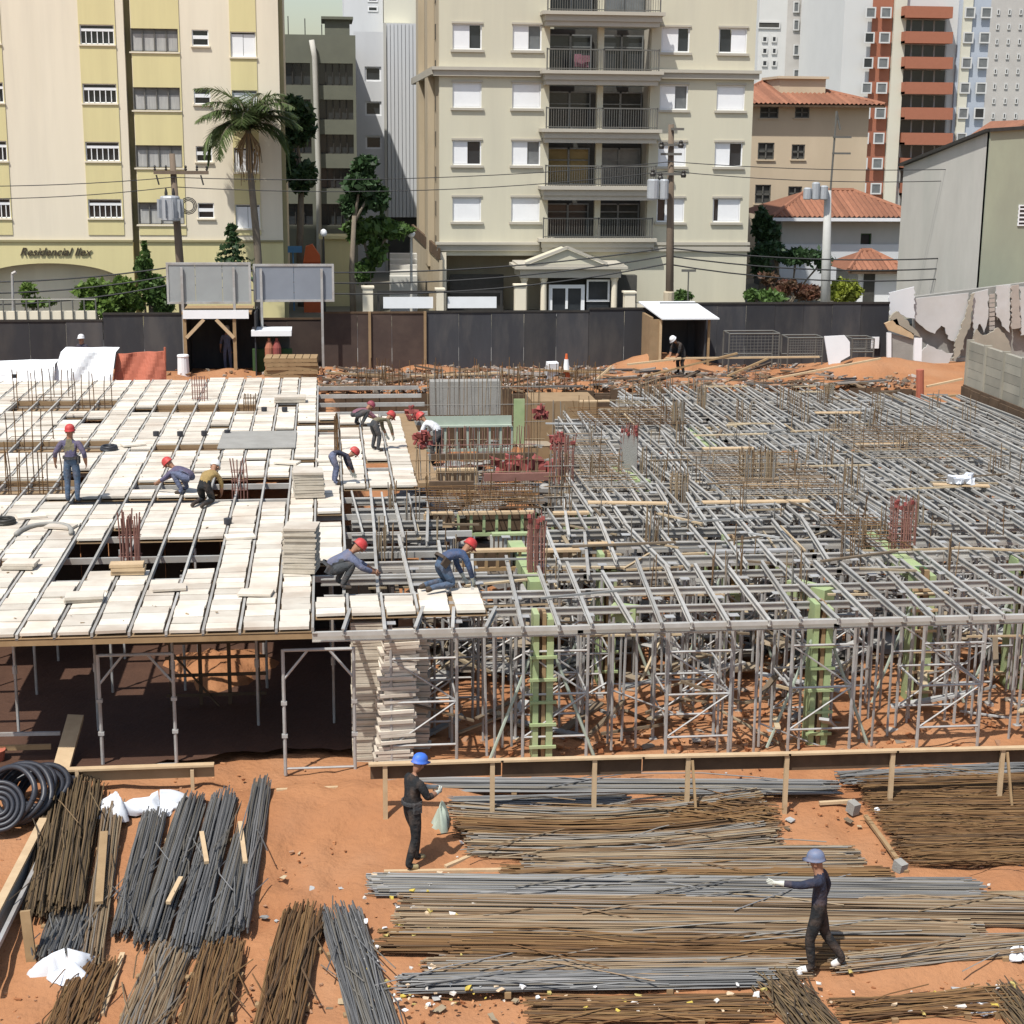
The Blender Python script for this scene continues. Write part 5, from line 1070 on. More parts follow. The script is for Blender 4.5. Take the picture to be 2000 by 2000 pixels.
# brick and plank clutter inside, seen through the sun patch
t = thing('timber_rack', 'dark timber shelving rack standing in the sunlit patch under the deck', 'rack', (-1.9, 33.4, .2))
c = P(425, 1390, z=.2); x0 = c[0]-.85
for k in range(4): x = x0+.55*k; obj('upright', MB().box(x-.035, x+.035, c[1]-.05, c[1]+.02, .2, 1.75), 'dark_board', t)
for k, z in enumerate((.55, .95, 1.3, 1.6)): obj('shelf_rail', MB().box(x0-.1, x0+1.8, c[1]-.09, c[1]-.055, z, z+.06), 'dark_board', t)
obj('brace', MB().bar((x0, c[1]-.12, 1.5), (x0+.9, c[1]-.12, .35), .05, .03), 'dark_board', t)
# ------------------------------------------------------------------ stacks of panels
def stack(label, px, py, n, sx, sy, th, z0, deg=0, lean=0.0, m='tile_edge', jitter=.02, twist=2, top='tile', Y=None):
    c = P(px, py, z=z0); t = thing('panel_stack', label, 'stack', c)
    for k in range(n):
        o = obj('panel', MB().rbox(c[0]+lean*k*th+random.uniform(-jitter, jitter), c[1]+random.uniform(-jitter, jitter), z0+th*(k+.5)+.003, sx, sy, th*.86, deg+random.uniform(-twist, twist), random.uniform(-.6, .6)), m if k < n-1 else top, t)
    return t
stack('tall stack of cream panels on the deck in front of the squatting worker', 590, 1113, 17, .62, .62, .052, DZ+.01, deg=-8)
stack('shorter leaning stack of cream panels left of the bending worker', 604, 968, 10, .68, .6, .06, DZ+.01, deg=4, lean=-.05)
stack('tall uneven stack of cream panels on the ground under the deck edge', 766, 1494, 40, .62, .5, .062, .2, deg=6, lean=.06, m='tile', jitter=.05, twist=5)
stack('second tall stack of cream panels just behind the uneven one', 806, 1462, 36, .6, .5, .062, .2, deg=-4, lean=.0, m='tile', jitter=.04, twist=4)
stack('dark shaded stack of panels beside the scaffold frame under the deck', 722, 1478, 42, .6, .6, .062, .2, deg=0, m='tile_edge', top='tile_edge')
stack('loose double panel lying crosswise on the front of the deck', 165, 1172, 2, .66, .42, .06, DZ+.01, deg=3)
stack('two loose panels resting on the front left of the deck', 40, 1108, 2, .6, .4, .06, DZ+.01, deg=-6)
stack('yellow timber box beside the starter bars on the front deck', 250, 1120, 3, .62, .3, .07, DZ+.01, m='pale_wood', top='pale_wood', twist=1)
for px, py, dg, lb in ((60, 1010, 20, 'left of the dark starter hole'), (120, 1030, -15, 'left edge, above the starter hole'), (470, 1050, 12, 'mid deck by the tall stack'), (500, 1160, -9, 'front right corner of the deck'), (330, 1150, 4, 'front middle of the deck'), (260, 870, 25, 'near the small dark coil'), (560, 905, -18, 'before the leaning stack'), (640, 900, 10, 'by the bending navy worker'), (90, 830, 15, 'behind the standing worker')): stack('single loose cream panel lying askew, '+lb, px, py, 1, .6, .36, .05, DZ+.012, deg=dg)
stack('raised pair of panels at the back right of the cream deck', 566, 784, 2, .95, .6, .09, DZ+.01, twist=1)
for px, py, lb in ((305, 851, 'first of four in the row'), (352, 851, 'second of four in the row'), (399, 850, 'third of four in the row'), (444, 848, 'fourth of four in the row'), (445, 1023, 'alone on the mid deck by the tall stack'), (516, 803, 'left one of the pair at the back of the deck'), (556, 803, 'right one of the pair at the back of the deck'), (28, 738, 'at the far left corner of the deck')):
    c = P(px, py, z=DZ+.01); o = obj('conduit_sleeve', MB().lathe((c[0], c[1], DZ+.01), [(.085, 0), (.085, .12), (.06, .121)], 10), 'black_hose'); tag(o, 'small black conduit sleeve %s' % lb, 'sleeve', 'black conduit sleeves on the cream deck'); origin_to(o, (c[0], c[1], DZ+.01))
def coil(label, px, py, z, R, r, turns, m='black_hose', tilt=0.0, name='hose_coil', cat='hose'):
    c = P(px, py, z=z); mb = MB(); n = 20*turns; pts = []
    for k in range(n+1):
        a = 2*math.pi*k/20; rr_ = R*(1-.06*(k/n)*turns*.5+.05*math.sin(k*.7)); zz = .5*r+r*1.2*(k//20 % 3)+.3*r*math.sin(k*.33)
        q = np.array([rr_*math.cos(a), rr_*math.sin(a), zz]); t_ = math.radians(tilt); q = np.array([q[0], q[1]*math.cos(t_)-q[2]*math.sin(t_), q[1]*math.sin(t_)+q[2]*math.cos(t_)+R*abs(math.sin(t_))]); pts.append(c+q)
    mb.tube(pts, r, 7); o = obj(name, mb, m, smooth=True); tag(o, label, cat); return origin_to(o, c)
coil('small dark coil of cable on the deck walkway', 213, 878, DZ+.01, .2, .03, 3)
coil('grey coil of cable at the left edge of the deck', 10, 1022, DZ+.01, .2, .03, 3, 'dark_metal')
for a, b in (((10, 1055), (80, 1000)),): pass
c = P(85, 1045, z=DZ+.02); o = obj('hose', MB().tube([c+np.array([.5*math.cos(k*.35)*1.1, .9*math.sin(k*.35), .03]) for k in range(10)], .05, 7), 'concrete', smooth=True); tag(o, 'grey curved hose lying on the left of the deck', 'hose'); origin_to(o, c)
# grey poured patch
r4 = R4(430, 578, 845, 878); o = obj('concrete_patch', MB().box(r4[0], r4[1], r4[2], r4[3], DZ+.02, DZ+.05), 'concrete'); tag(o, 'flat grey formwork sheet lying on the middle of the deck', 'sheet'); origin_to(o, ((r4[0]+r4[1])/2, r4[2], DZ+.02))
# ------------------------------------------------------------------ starter bars and columns
def starter(label, px, py, h, n, w, m='rebar_red', z0=DZ-.3, name='starter_bars', cat='rebar', ties=3, red=False, dpt=None):
    c = P(px, py, z=DZ); t = thing(name, label, cat, (c[0], c[1], z0), 'column starter bars'); dpt = dpt or w*.6; mb = MB(); rr = random.Random(int(px*7+py))
    for k in range(n):
        u = rr.uniform(-w/2, w/2) if n > 8 else -w/2+w*k/max(1, n-1); v = rr.choice((-dpt/2, dpt/2)); hh = h*rr.uniform(.85, 1.05); mb.tube([(c[0]+u, c[1]+v, z0), (c[0]+u+rr.gauss(0, .008), c[1]+v, z0+.3+hh*.5), (c[0]+u+rr.gauss(0, .02), c[1]+v+rr.gauss(0, .015), z0+.3+hh)], .014, 4)
    obj('bars', mb, m, t, kind='stuff')
    for k in range(ties): zz = DZ+.08+h*.8*k/max(1, ties); mb = MB(); frame_ = [(-w/2, -dpt/2), (w/2, -dpt/2), (w/2, dpt/2), (-w/2, dpt/2), (-w/2, -dpt/2)]; mb.tube([(c[0]+a, c[1]+b, zz) for a, b in frame_], .009, 4, caps=False); obj('tie', mb, m, t)
    if red:
        mb = MB()
        for k in range(7): mb.rbox(c[0]+rr.uniform(-w/2, w/2), c[1]-dpt/2-.02, DZ+h*rr.uniform(.75, .98), .06, .04, .08, rr.uniform(-30, 30), rr.uniform(-20, 20))
        obj('red_caps', mb, 'red_cloth', t)
    return t
starter('thick cluster of rusty starter bars rising from the front deck hole', 255, 1092, .95, 18, .42, 'rebar_red', ties=2)
starter('reddish starter bars at the back of the deck below the gate shelter', 390, 782, .75, 7, .45, 'rebar_red')
starter('short starter bars in a grey box at the back deck trough', 488, 800, .5, 6, .35, 'rebar_rust')
starter('thin starter bars beside the worker in tan on the deck', 468, 962, .8, 6, .35, 'rebar_red')
starter('tall thin pair of bars behind the bending workers', 658, 880, .95, 5, .12, 'rebar_rust')
for px, py, lb in ((60, 785, 'behind the standing worker, back trough'), (110, 778, 'above the back trough'), (180, 790, 'at the right end of the back trough'), (60, 862, 'in the middle left trough'), (35, 945, 'at the far left by the front trough'), (70, 955, 'rising from the left front trough')): starter('thin wire starter bars '+lb, px, py, .95, 6, 1.1, 'rebar_rust', ties=1)
for px, py, w, h, lb, cap in ((1227, 905, .42, 1.0, 'grey cased column stub with a red top left of the mid grid', True), (1322, 828, .35, .7, 'short grey rebar stub at the back of the grid', False), (1370, 790, .3, .6, 'small grey rebar stub near the back edge of the grid', False), (1760, 1060, .5, .95, 'rebar column with red caps on the right of the grid', True), (1325, 960, .4, .5, 'low rebar stub in the middle of the grid', False), (1480, 935, .9, .75, 'wide dark rebar cage in the middle of the grid', False), (1100, 920, .5, .95, 'rebar cage with red rags at the corner of the stair core', True), (1046, 1100, .34, 1.0, 'tall brown rebar column at the front of the stair core', True), (1620, 770, .3, .35, 'short bars at the back right of the grid', False)): starter(lb, px, py, h, 22 if w < .6 else 40, w, 'rebar_mid' if not cap else 'rebar_red', red=cap, ties=5)
c = P(1227, 905, z=DZ); o = obj('column_casing', MB().box(c[0]-.2, c[0]+.2, c[1]-.14, c[1]+.14, .2, DZ+.75), 'concrete'); tag(o, 'square grey column casing standing above the steel grid', 'column'); origin_to(o, (c[0], c[1], .2))
# ------------------------------------------------------------------ stair core: ribbed form panels, rebar walls
def ribbed(label, a, b, zt, h, n, m='pale_green', top='pale_wood', Y=None, band=.0, name='form_panel'):
    A = P(*a, z=zt); B = P(*b, z=zt); y = (A[1]+B[1])/2; x0, x1 = A[0], B[0]; t = thing(name, label, 'formwork', ((x0+x1)/2, y, zt-h))
    obj('top_rail', MB().box(x0, x1, y-.09, y+.09, zt-.05, zt), top, t); obj('bottom_rail', MB().box(x0, x1, y-.04, y+.04, zt-h, zt-h+.07), m, t)
    for k in range(n+1): x = x0+(x1-x0)*k/n; obj('stud', MB().box(x-.03, x+.03, y-.035, y+.035, zt-h+.07, zt-.05), m, t)
    if band: obj('face_sheet', MB().box(x0, x1, y+.04, y+.06, zt-.05, zt+band), m, t)
    else: obj('face_sheet', MB().box(x0, x1, y+.3, y+.32, zt-h, zt-.1), 'dark_board', t)
    return t
core_y = float(P(930, 830, z=DZ)[1])
ribbed('pale green ribbed form panel with dark openings at the stair core', (826, 830), (1000, 830), DZ+.15, .75, 8, 'pale_green', 'pale_green', band=.25)
A = P(1003, 815, z=DZ); o = obj('green_form_sheet', MB().box(A[0], A[0]+.32, A[1]-.05, A[1], DZ-.8, DZ+.55), 'green_form'); tag(o, 'bright green upright form sheet at the right end of the ribbed panel', 'formwork'); origin_to(o, (A[0], A[1], DZ-.8))
ribbed('lime green stud frame with square openings in front of the stair core', (895, 1000), (1045, 998), DZ-.05, .55, 6, 'green_form')
ribbed('lime green stud frame right of the brown rebar column', (1080, 1000), (1150, 999), DZ-.05, .5, 3, 'green_form')
ribbed('grey ribbed panel frame below the stair core', (960, 1040), (1040, 1040), DZ-.1, .5, 9, 'pale_concrete', 'green_form')
ribbed('timber topped stud frame next to the bending worker in blue', (905, 1072), (1038, 1072), DZ+.0, .45, 6, 'old_wood')
ribbed('timber topped stud frame right of the brown rebar column, front row', (1060, 1072), (1132, 1072), DZ+.0, .45, 4, 'old_wood')
ribbed('dark green stud frame crossing the middle of the steel grid', (1380, 1075), (1560, 1072), DZ-.1, .5, 9, 'green_form', 'galv')
ribbed('grey stud frame between panels and the stair core', (830, 1000), (885, 1000), DZ-.02, .35, 3, 'pale_wood')
ribbed('wooden stud frame at the back of the open middle bay', (1140, 1060), (1200, 1060), DZ-.1, .4, 3, 'old_wood')
def barwall(label, px0, px1, py, h, n, m='rebar_mid', z0=DZ-1.2, hor=4, grp='rebar walls of the stair core'):
    A = P(px0, py, z=DZ); B = P(px1, py, z=DZ); y = A[1]; t = thing('rebar_wall', label, 'rebar', ((A[0]+B[0])/2, y, z0), grp); mb = MB(); rr = random.Random(px0)
    for k in range(n): x = A[0]+(B[0]-A[0])*(k+.5)/n+rr.gauss(0, .02); mb.tube([(x, y, z0), (x+rr.gauss(0, .02), y, z0+(DZ-z0)*.6), (x+rr.gauss(0, .04), y+rr.gauss(0, .03), DZ+h*rr.uniform(.8, 1.05))], .011, 4)
    obj('upright_bars', mb, m, t); mb = MB()
    for k in range(hor): z = z0+(DZ+h*.7-z0)*(k+.5)/hor; mb.tube([(A[0]-.1, y-.02, z), (B[0]+.1, y-.02, z)], .01, 4, caps=False)
    obj('cross_bars', mb, m, t); return t
barwall('tall row of upright bars at the back of the stair core', 830, 1060, 800, 1.35, 34, 'rebar_mid')
barwall('row of upright bars along the front of the stair core', 810, 1060, 935, .85, 40, 'rebar_mid', hor=6)
barwall('row of upright bars at the right of the stair core', 1070, 1112, 945, .8, 14, 'rebar_mid', hor=7)
barwall('second row of upright bars within the stair core', 850, 1040, 885, .7, 26, 'rebar_red', hor=3)
def beamlog(label, a, b, z, w, h, m, name='timber_beam', cat='beam'):
    A = P(*a, z=z); B = P(*b, z=z); o = obj(name, MB().bar(A, B, w, h), m); tag(o, label, cat); return origin_to(o, (A+B)/2)
beamlog('dark brown waler across the stair core bars, upper one', (842, 893), (1048, 890), DZ+.05, .12, .16, 'dark_board')
beamlog('dark brown waler across the left of the stair core, lower one', (838, 948), (925, 948), DZ+.0, .12, .2, 'dark_board')
beamlog('maroon waler across the right of the stair core', (945, 932), (1085, 930), DZ+.08, .12, .18, 'rebar_red')
o = ribbed('yellow timber crate frame inside the stair core', (852, 915), (930, 915), DZ+.1, .6, 5, 'pale_wood')
A = P(948, 912, z=DZ); mb = MB()
rq = random.Random(4)
for k in range(26): mb.shard((A[0]+.25+rq.uniform(0, 1.7), A[1]+rq.uniform(-.15, .15), DZ-.25+rq.uniform(0, .3)), .36, .3, .26, rq)
o = obj('red_crates', mb, 'red_cloth'); tag(o, 'heap of faded red sacks inside the stair core', 'sacks'); origin_to(o, (A[0]+1, A[1], DZ-.3))
for px, py, lb in ((1055, 812, 'red rag tied to the bars at the back right of the stair core'), (1088, 868, 'large red rag heap on bars right of the stair core'), (826, 866, 'red rag hung on the left bars of the stair core'), (806, 812, 'orange red rag at the back left of the stair core')):
    c = P(px, py, z=DZ+.1); mb = MB(); rr = random.Random(px)
    for k in range(16): mb.rbox(c[0]+rr.uniform(-.2, .2), c[1]+rr.uniform(-.1, .1), DZ+.02+rr.uniform(0, .4), .17, .06, .13, rr.uniform(0, 180), rr.uniform(-40, 40))
    o = obj('red_rag', mb, 'red_cloth'); tag(o, lb, 'rag', 'red rags on the bars'); origin_to(o, (c[0], c[1], DZ))
# orange strip boards at the left flank of the core
A = P(786, 805, z=DZ); B = P(838, 940, z=DZ); o = obj('side_form', MB().bar(A-np.array([0, 0, .1]), B-np.array([0, 0, .1]), .5, .12), 'brown_ply'); tag(o, 'sloping orange brown form board between the deck and stair core', 'formwork'); origin_to(o, (A+B)/2)
c = P(905, 778, z=DZ-.4); o = obj('pallet_of_blocks', MB().box(c[0]-1.1, c[0]+1.2, c[1]-.3, c[1]+.3, DZ-.9, DZ+.2), 'concrete'); tag(o, 'grey slab edge standing behind the ribbed green panel', 'slab'); origin_to(o, (c[0], c[1], DZ-.9))
# ------------------------------------------------------------------ green column forms
def colform(label, px, py, z1=DZ-.06, w=.36, kind=0, Y=None):
    c = PG(px, py); t = thing('column_form', label, 'formwork', c, 'green column forms'); x, y, z = c
    obj('panel', MB().box(x-w/2, x-w/2+.1, y-.2, y+.2, z, z1), 'green_form', t); obj('panel', MB().box(x+w/2-.12, x+w/2, y-.2, y+.2, z, z1-.1), 'green_form', t)
    obj('stud', MB().box(x-w/2+.11, x-.03, y-.14, y-.06, z, z1+.05), 'dark_board', t); obj('stud', MB().box(x-.02, x+w/2-.13, y-.17, y-.07, z, z1), 'old_wood', t)
    obj('core_sheet', MB().box(x-w/2+.1, x+w/2-.12, y-.02, y+.18, z, z1), 'dark_green' if kind else 'brown_ply', t)
    for k in range(6): zz = z+.25+k*.42; obj('yoke', MB().box(x-w/2-.06, x+w/2+.06, y-.25, y-.205, zz, zz+.05), 'green_form' if not kind else 'pale_wood', t)
    for s in (-1, 1): obj('brace', MB().tube([(x+s*.95, y-.2, z+.03), (x+s*w/2, y-.1, z1-.7)], .03, 6), 'pale_green', t)
    return t
colform('green column form with brown studs behind the guard rail, left one', 1056, 1478); colform('green column form with yellow studs behind the guard rail, middle one', 1590, 1452); colform('dark green ladder like column form on the right under the grid', 1785, 1370, kind=1, w=.42)
colform('green column form deep under the grid beyond the left one', 1180, 1330); colform('green column form deep under the grid at the far right', 1975, 1340, kind=1); colform('green column form under the grid behind the middle one', 1420, 1290)
for a, b, lb in (((1005, 1068), (1050, 1150), 'left of the brown rebar column'), ((1690, 1050), (1790, 1120), 'below the red capped rebar column'), ((1545, 1145), (1620, 1165), 'above the middle column form'), ((1340, 845), (1390, 880), 'far across the grid'), ((1190, 920), (1260, 950), 'behind the grey column casing'), ((1195, 1195), (1245, 1200), 'just behind the front ledger')):
    A = P(*a, z=DZ-.3); B = P(*b, z=DZ-.3); o = obj('beam_form', MB().bar(A, B, .3, .28), 'green_form'); tag(o, 'green beam form under the grid '+lb, 'formwork', 'green beam forms under the grid'); origin_to(o, (A+B)/2)
# ------------------------------------------------------------------ guard rail
def guard_rail(label, pts, posts, drop=.95):
    """flat top plank on a face board, carried by posts; pts are photo points along the plank, ground carries the posts"""
    W = []
    Yr = 25.15
    for px, py in pts: W.append(P(px, py, Y=Yr))
    t = thing('guard_rail', label, 'railing', (W[0][0], Yr, .05))
    for k, (a, b) in enumerate(zip(W, W[1:])):
        a = a.copy(); b = b.copy()
        obj('top_plank', MB().bar(a+np.array([-.02, -.04, 0]), b+np.array([.02, -.04, 0]), .12, .035), 'pale_wood', t)
        hgt = .25 if k % 2 == 0 else .29
        obj('face_board', MB().bar(a+np.array([0.01, 0.02, -.03-hgt/2]), b+np.array([-.01, .02, -.03-hgt/2]), .025, hgt), 'dark_board', t)  # dark board colour puts in the shade below the plank
    for px, lean, py_top in posts:
        p = P(px, py_top, Y=Yr-.06); g = float(ground_z(p[0], Yr-.1))
        obj('post', MB().bar((p[0], Yr-.045, g-.1), (p[0], Yr-.045, p[2]-.03), .075, .06, up=(0, 1, 0)), 'pale_wood', t)
        if lean: obj('strut', MB().bar((p[0]+lean, Yr-.4, float(ground_z(p[0], Yr-.4))), (p[0]+.06, Yr-.09, p[2]-.08), .04, .04, up=(0, 1, 0)), 'old_wood', t)
    return t
guard_rail('pale timber guard rail running along the foot of the steel grid', [(722, 1491), (980, 1483), (1255, 1476), (1540, 1470), (1750, 1464), (2060, 1457)], [(752, 0, 1492), (962, 0, 1484), (1162, 0, 1479), (1345, .1, 1475), (1538, 0, 1470), (1745, 0, 1465), (1960, .1, 1459)])
W0 = P(128, 1503, Y=26.6); W1 = P(418, 1493, Y=26.6); t = thing('guard_rail', 'short pale timber rail at the edge of the dark space under the deck', 'railing', (W0[0], 26.6, .2))
obj('top_plank', MB().bar(W0, W1, .14, .035), 'pale_wood', t); obj('face_board', MB().bar(W0+np.array([0, .03, -.13]), W1+np.array([0, .03, -.13]), .025, .2), 'brown_ply', t)
for px in (150, 375): p = P(px, 1500, Y=26.55); obj('post', MB().box(p[0]-.03, p[0]+.03, 26.52, 26.58, float(ground_z(p[0], 26.5))-.1, p[2]-.03), 'pale_wood', t)
# ------------------------------------------------------------------ bundles of reinforcing bars
def bundle(label, a, b, width, n, layers, m, r=.0105, wob=.012, splay=.0, zlift=0.0, sag=0.0, ties=2, shade_under=True, bend=0.0, name='rebar_bundle', jag=.22):
    A = PG(*a); B = PG(*b); d = B-A; L = math.hypot(d[0], d[1]); u = np.array([d[0], d[1], 0])/L; v = np.array([-u[1], u[0], 0]); t = thing(name, label, 'rebar', (A+B)/2, 'rebar bundles on the ground'); mb = MB(); rr = random.Random(int(a[0]*3+a[1]*5+b[0]))
    H = layers*r*2.3
    for k in range(n):
        q = rr.uniform(-1, 1); w0 = q*width/2; lay = rr.random(); lim = math.sqrt(max(0, 1-q*q*.8)); h0 = r+lay*H*lim
        s0 = rr.uniform(-jag, jag); s1 = rr.uniform(-jag, jag); m_ = 7; pts = []; ph = rr.uniform(0, 6.28); fq = rr.uniform(.6, 1.8); dw = rr.gauss(0, splay)
        for i in range(m_):
            f = i/(m_-1); along = s0+(L-s0+s1)*f; xy = A[:2]+u[:2]*along+v[:2]*(w0*(1+splay*(f-.5))+dw*(f-.5)+wob*math.sin(ph+fq*6.28*f)+bend*math.sin(math.pi*f))
            z = float(ground_z(xy[0], xy[1]))+.06+zlift+h0+.4*wob*math.sin(ph*2+fq*5*f)*.5; pts.append((xy[0], xy[1], z))
        mb.tube(pts, r, 4)
    for k in range(max(4, n//14)):
        f = rr.uniform(.1, .9); c = A+d*f; an = rr.gauss(0, .22); e = u*math.cos(an)+v*math.sin(an); Lh = min(L*.3, rr.uniform(.4, 1.4)); c = c+v*rr.uniform(-width*.6, width*.6); zz = float(ground_z(c[0], c[1]))+.08+H*rr.uniform(.3, 1.1)
        mb.tube([np.array([*(c-e*Lh)[:2], zz-.02]), np.array([*(c+v*rr.gauss(0, .05))[:2], zz+.02]), np.array([*(c+e*Lh)[:2], zz])], r, 4)
    obj('bars', mb, m, t, kind='stuff')
    for k in range(ties):
        f = (k+.6)/(ties+.2); c = A+d*f; zz = float(ground_z(c[0], c[1])); obj('bearer', MB().bar(c-v*(width*.6)+np.array([0, 0, zz-c[2]+.02]), c+v*(width*.6)+np.array([0, 0, zz-c[2]+.02]), .09, .09), 'old_wood', t)
    return t
# left group, running away from the camera
bundle('big rusty brown rebar bundle next to the coils of black hose', (148, 1550), (105, 1800), .88, 230, 13, 'rebar_dark', wob=.020, splay=.04)
bundle('short grey rebar ends below the big rusty bundle', (150, 1790), (120, 1880), .75, 110, 5, 'rebar_grey', jag=.12)
bundle('narrow grey brown bundle between the rusty and grey bundles', (222, 1590), (180, 1890), .32, 60, 7, 'rebar_mid', wob=.016)
bundle('grey rebar bundle below the white sacks, leftmost of the grey ones', (300, 1610), (245, 1830), .40, 110, 8, 'rebar_grey')
bundle('second grey rebar bundle below the white sacks', (376, 1580), (295, 1850), .46, 130, 8, 'rebar_grey')
bundle('third grey rebar bundle, middle of the grey group', (438, 1575), (362, 1868), .44, 130, 9, 'rebar_grey')
bundle('fourth grey rebar bundle with a timber bearer showing', (480, 1640), (425, 1850), .34, 100, 8, 'rebar_grey')
bundle('tallest grey rebar bundle at the right end of the grey group', (512, 1555), (468, 1830), .32, 100, 10, 'rebar_grey')
bundle('brown rebar bundle at the bottom, left of three', (335, 1870), (270, 2040), .62, 150, 6, 'rebar_mid', wob=.020)
bundle('brown rebar bundle at the bottom, middle of three', (435, 1865), (390, 2040), .62, 150, 6, 'rebar_rust', wob=.020)
bundle('dark brown rebar bundle at the bottom, right of three', (592, 1800), (535, 2040), .62, 170, 8, 'rebar_rust', wob=.024, splay=.06)
bundle('slate grey rebar bundle slanting down to the bottom edge', (668, 1800), (745, 2060), .60, 150, 8, 'rebar_grey', wob=.02)
# right group, running across
bundle('long grey bundle lying just behind the guard rail posts', (770, 1543), (1620, 1548), .45, 90, 4, 'rebar_grey', wob=.016)
bundle('thin grey bundle in front of the first one by the rail', (760, 1578), (1210, 1572), .28, 50, 4, 'rebar_grey', wob=.016)
bundle('grey bundle behind the rail at the far right', (1655, 1530), (2080, 1508), .42, 90, 4, 'rebar_grey', wob=.020)
bundle('bowed rusty bundle on top of the brown heap', (890, 1600), (1470, 1575), .50, 120, 8, 'rebar_mid', wob=.024, bend=-.35, splay=.05)
bundle('rusty bundle in the middle of the brown heap', (905, 1632), (1480, 1610), .50, 130, 9, 'rebar_rust', wob=.024, bend=-.3)
bundle('lowest rusty bundle of the brown heap', (930, 1664), (1500, 1640), .55, 140, 8, 'rebar_mid', wob=.028, bend=-.2, splay=.06)
bundle('tangled rusty wire bundle at the right end of the brown heap', (1330, 1600), (1500, 1610), .9, 130, 9, 'rebar_rust', wob=.036, splay=.2)
bundle('tan bundle under the brown heap, mid yard', (1040, 1695), (1660, 1690), .70, 150, 6, 'rebar_mid', wob=.020)
bundle('pale grey bundle stretching across behind the walking worker', (740, 1740), (1900, 1752), .55, 150, 6, 'rebar_grey', wob=.016)
bundle('long tan bundle below the pale grey one', (800, 1782), (2060, 1800), .60, 150, 6, 'rebar_mid', wob=.020)
bundle('brown bundle with loose ends, lower yard', (790, 1825), (1900, 1836), .70, 170, 6, 'rebar_mid', wob=.024, splay=.05)
bundle('rusty bundle with a dark gap, lower yard', (900, 1868), (1700, 1878), .60, 150, 6, 'rebar_rust', wob=.024)
bundle('grey bundle along the litter at the bottom of the yard', (800, 1935), (1490, 1922), .38, 110, 6, 'rebar_grey', wob=.012)
bundle('brown bundle right of the walking worker', (1640, 1892), (2060, 1850), .45, 110, 6, 'rebar_mid', wob=.020)
bundle('rusty bar ends splayed at the feet of the walking worker', (1520, 1930), (1620, 2060), .7, 90, 6, 'rebar_dark', wob=.024, splay=.15)
bundle('rusty bar ends in the bottom right corner', (1960, 1950), (2060, 2060), .6, 70, 5, 'rebar_dark', wob=.024, splay=.1)
for i, (y0, y1, x0, lb) in enumerate(((1548, 1540, 1700, 'upper'), (1580, 1575, 1712, 'upper middle'), (1612, 1608, 1735, 'middle'), (1645, 1640, 1755, 'lower middle'), (1672, 1668, 1775, 'lower'))): bundle('rusty brown mat of fine bars at the right edge, %s strip' % lb, (x0, y0), (2080, y1), .78, 190, 7, 'rebar_rust', r=.007, wob=.024, splay=.04, ties=0)
bundle('rusty bundle filling the middle of the yard below the tan bundle', (760, 1850), (1850, 1858), .5, 120, 5, 'rebar_rust', wob=.02)
bundle('mixed bundle just above the grey one at the bottom of the yard', (850, 1905), (1560, 1900), .5, 120, 5, 'rebar_mid', wob=.02, splay=.04)
bundle('thin rusty bundle between the brown heap and pale grey bundle', (1000, 1716), (1720, 1718), .4, 90, 4, 'rebar_rust', wob=.02)
bundle('rusty bar bundle under the rusty mat at the right', (1700, 1775), (2060, 1770), .5, 90, 4, 'rebar_mid', wob=.02)
bundle('rusty bars lying along the bottom edge, middle', (1050, 1985), (1480, 1978), .5, 90, 4, 'rebar_rust', wob=.03, splay=.1)
bundle('rusty bars lying along the bottom edge, right', (1650, 1985), (1960, 1965), .45, 80, 4, 'rebar_rust', wob=.03, splay=.1)
bundle('brown bar bundle at the bottom left corner', (190, 1900), (120, 2050), .6, 110, 5, 'rebar_rust', wob=.03)
# ------------------------------------------------------------------ hose coils, sacks, timbers at the left
c = PG(50, 1600); t = thing('hose_coil', 'loose loops of black corrugated hose slumped at the left edge of the yard', 'hose', c); rq = random.Random(8)
for q in range(9):
    R1 = .5+rq.uniform(-.05, .06); tl = math.radians(58-q*4.5+rq.uniform(-4, 4)); yw = math.radians(-28+rq.uniform(-6, 6)); cx = np.array([-.2+.06*q, -.12+.1*q, .0]); pts = []
    for k in range(33):
        a = 2*math.pi*k/32; u = R1*math.cos(a)*(1+.06*math.sin(3*a+q)); w = R1*.95*math.sin(a); x = u; y = w*math.cos(tl); z = w*math.sin(tl)+.47*math.sin(tl)*1.02+.07; pts.append(c+cx+np.array([x*math.cos(yw)-y*math.sin(yw), x*math.sin(yw)+y*math.cos(yw), max(z, .05)]))
    obj('loop', MB().tube(pts, .05, 7, caps=False), 'black_hose', t, smooth=True)
for q in range(4):
    R1 = .42-.09*q; pts = []
    for k in range(33): a = 2*math.pi*k/32; w = R1*math.sin(a); x = R1*math.cos(a); pts.append(c+np.array([-.32+x*.9, -.42+w*.45, .42+w*.8]))
    obj('loop', MB().tube(pts, .042, 7, caps=False), 'black_hose', t, smooth=True)
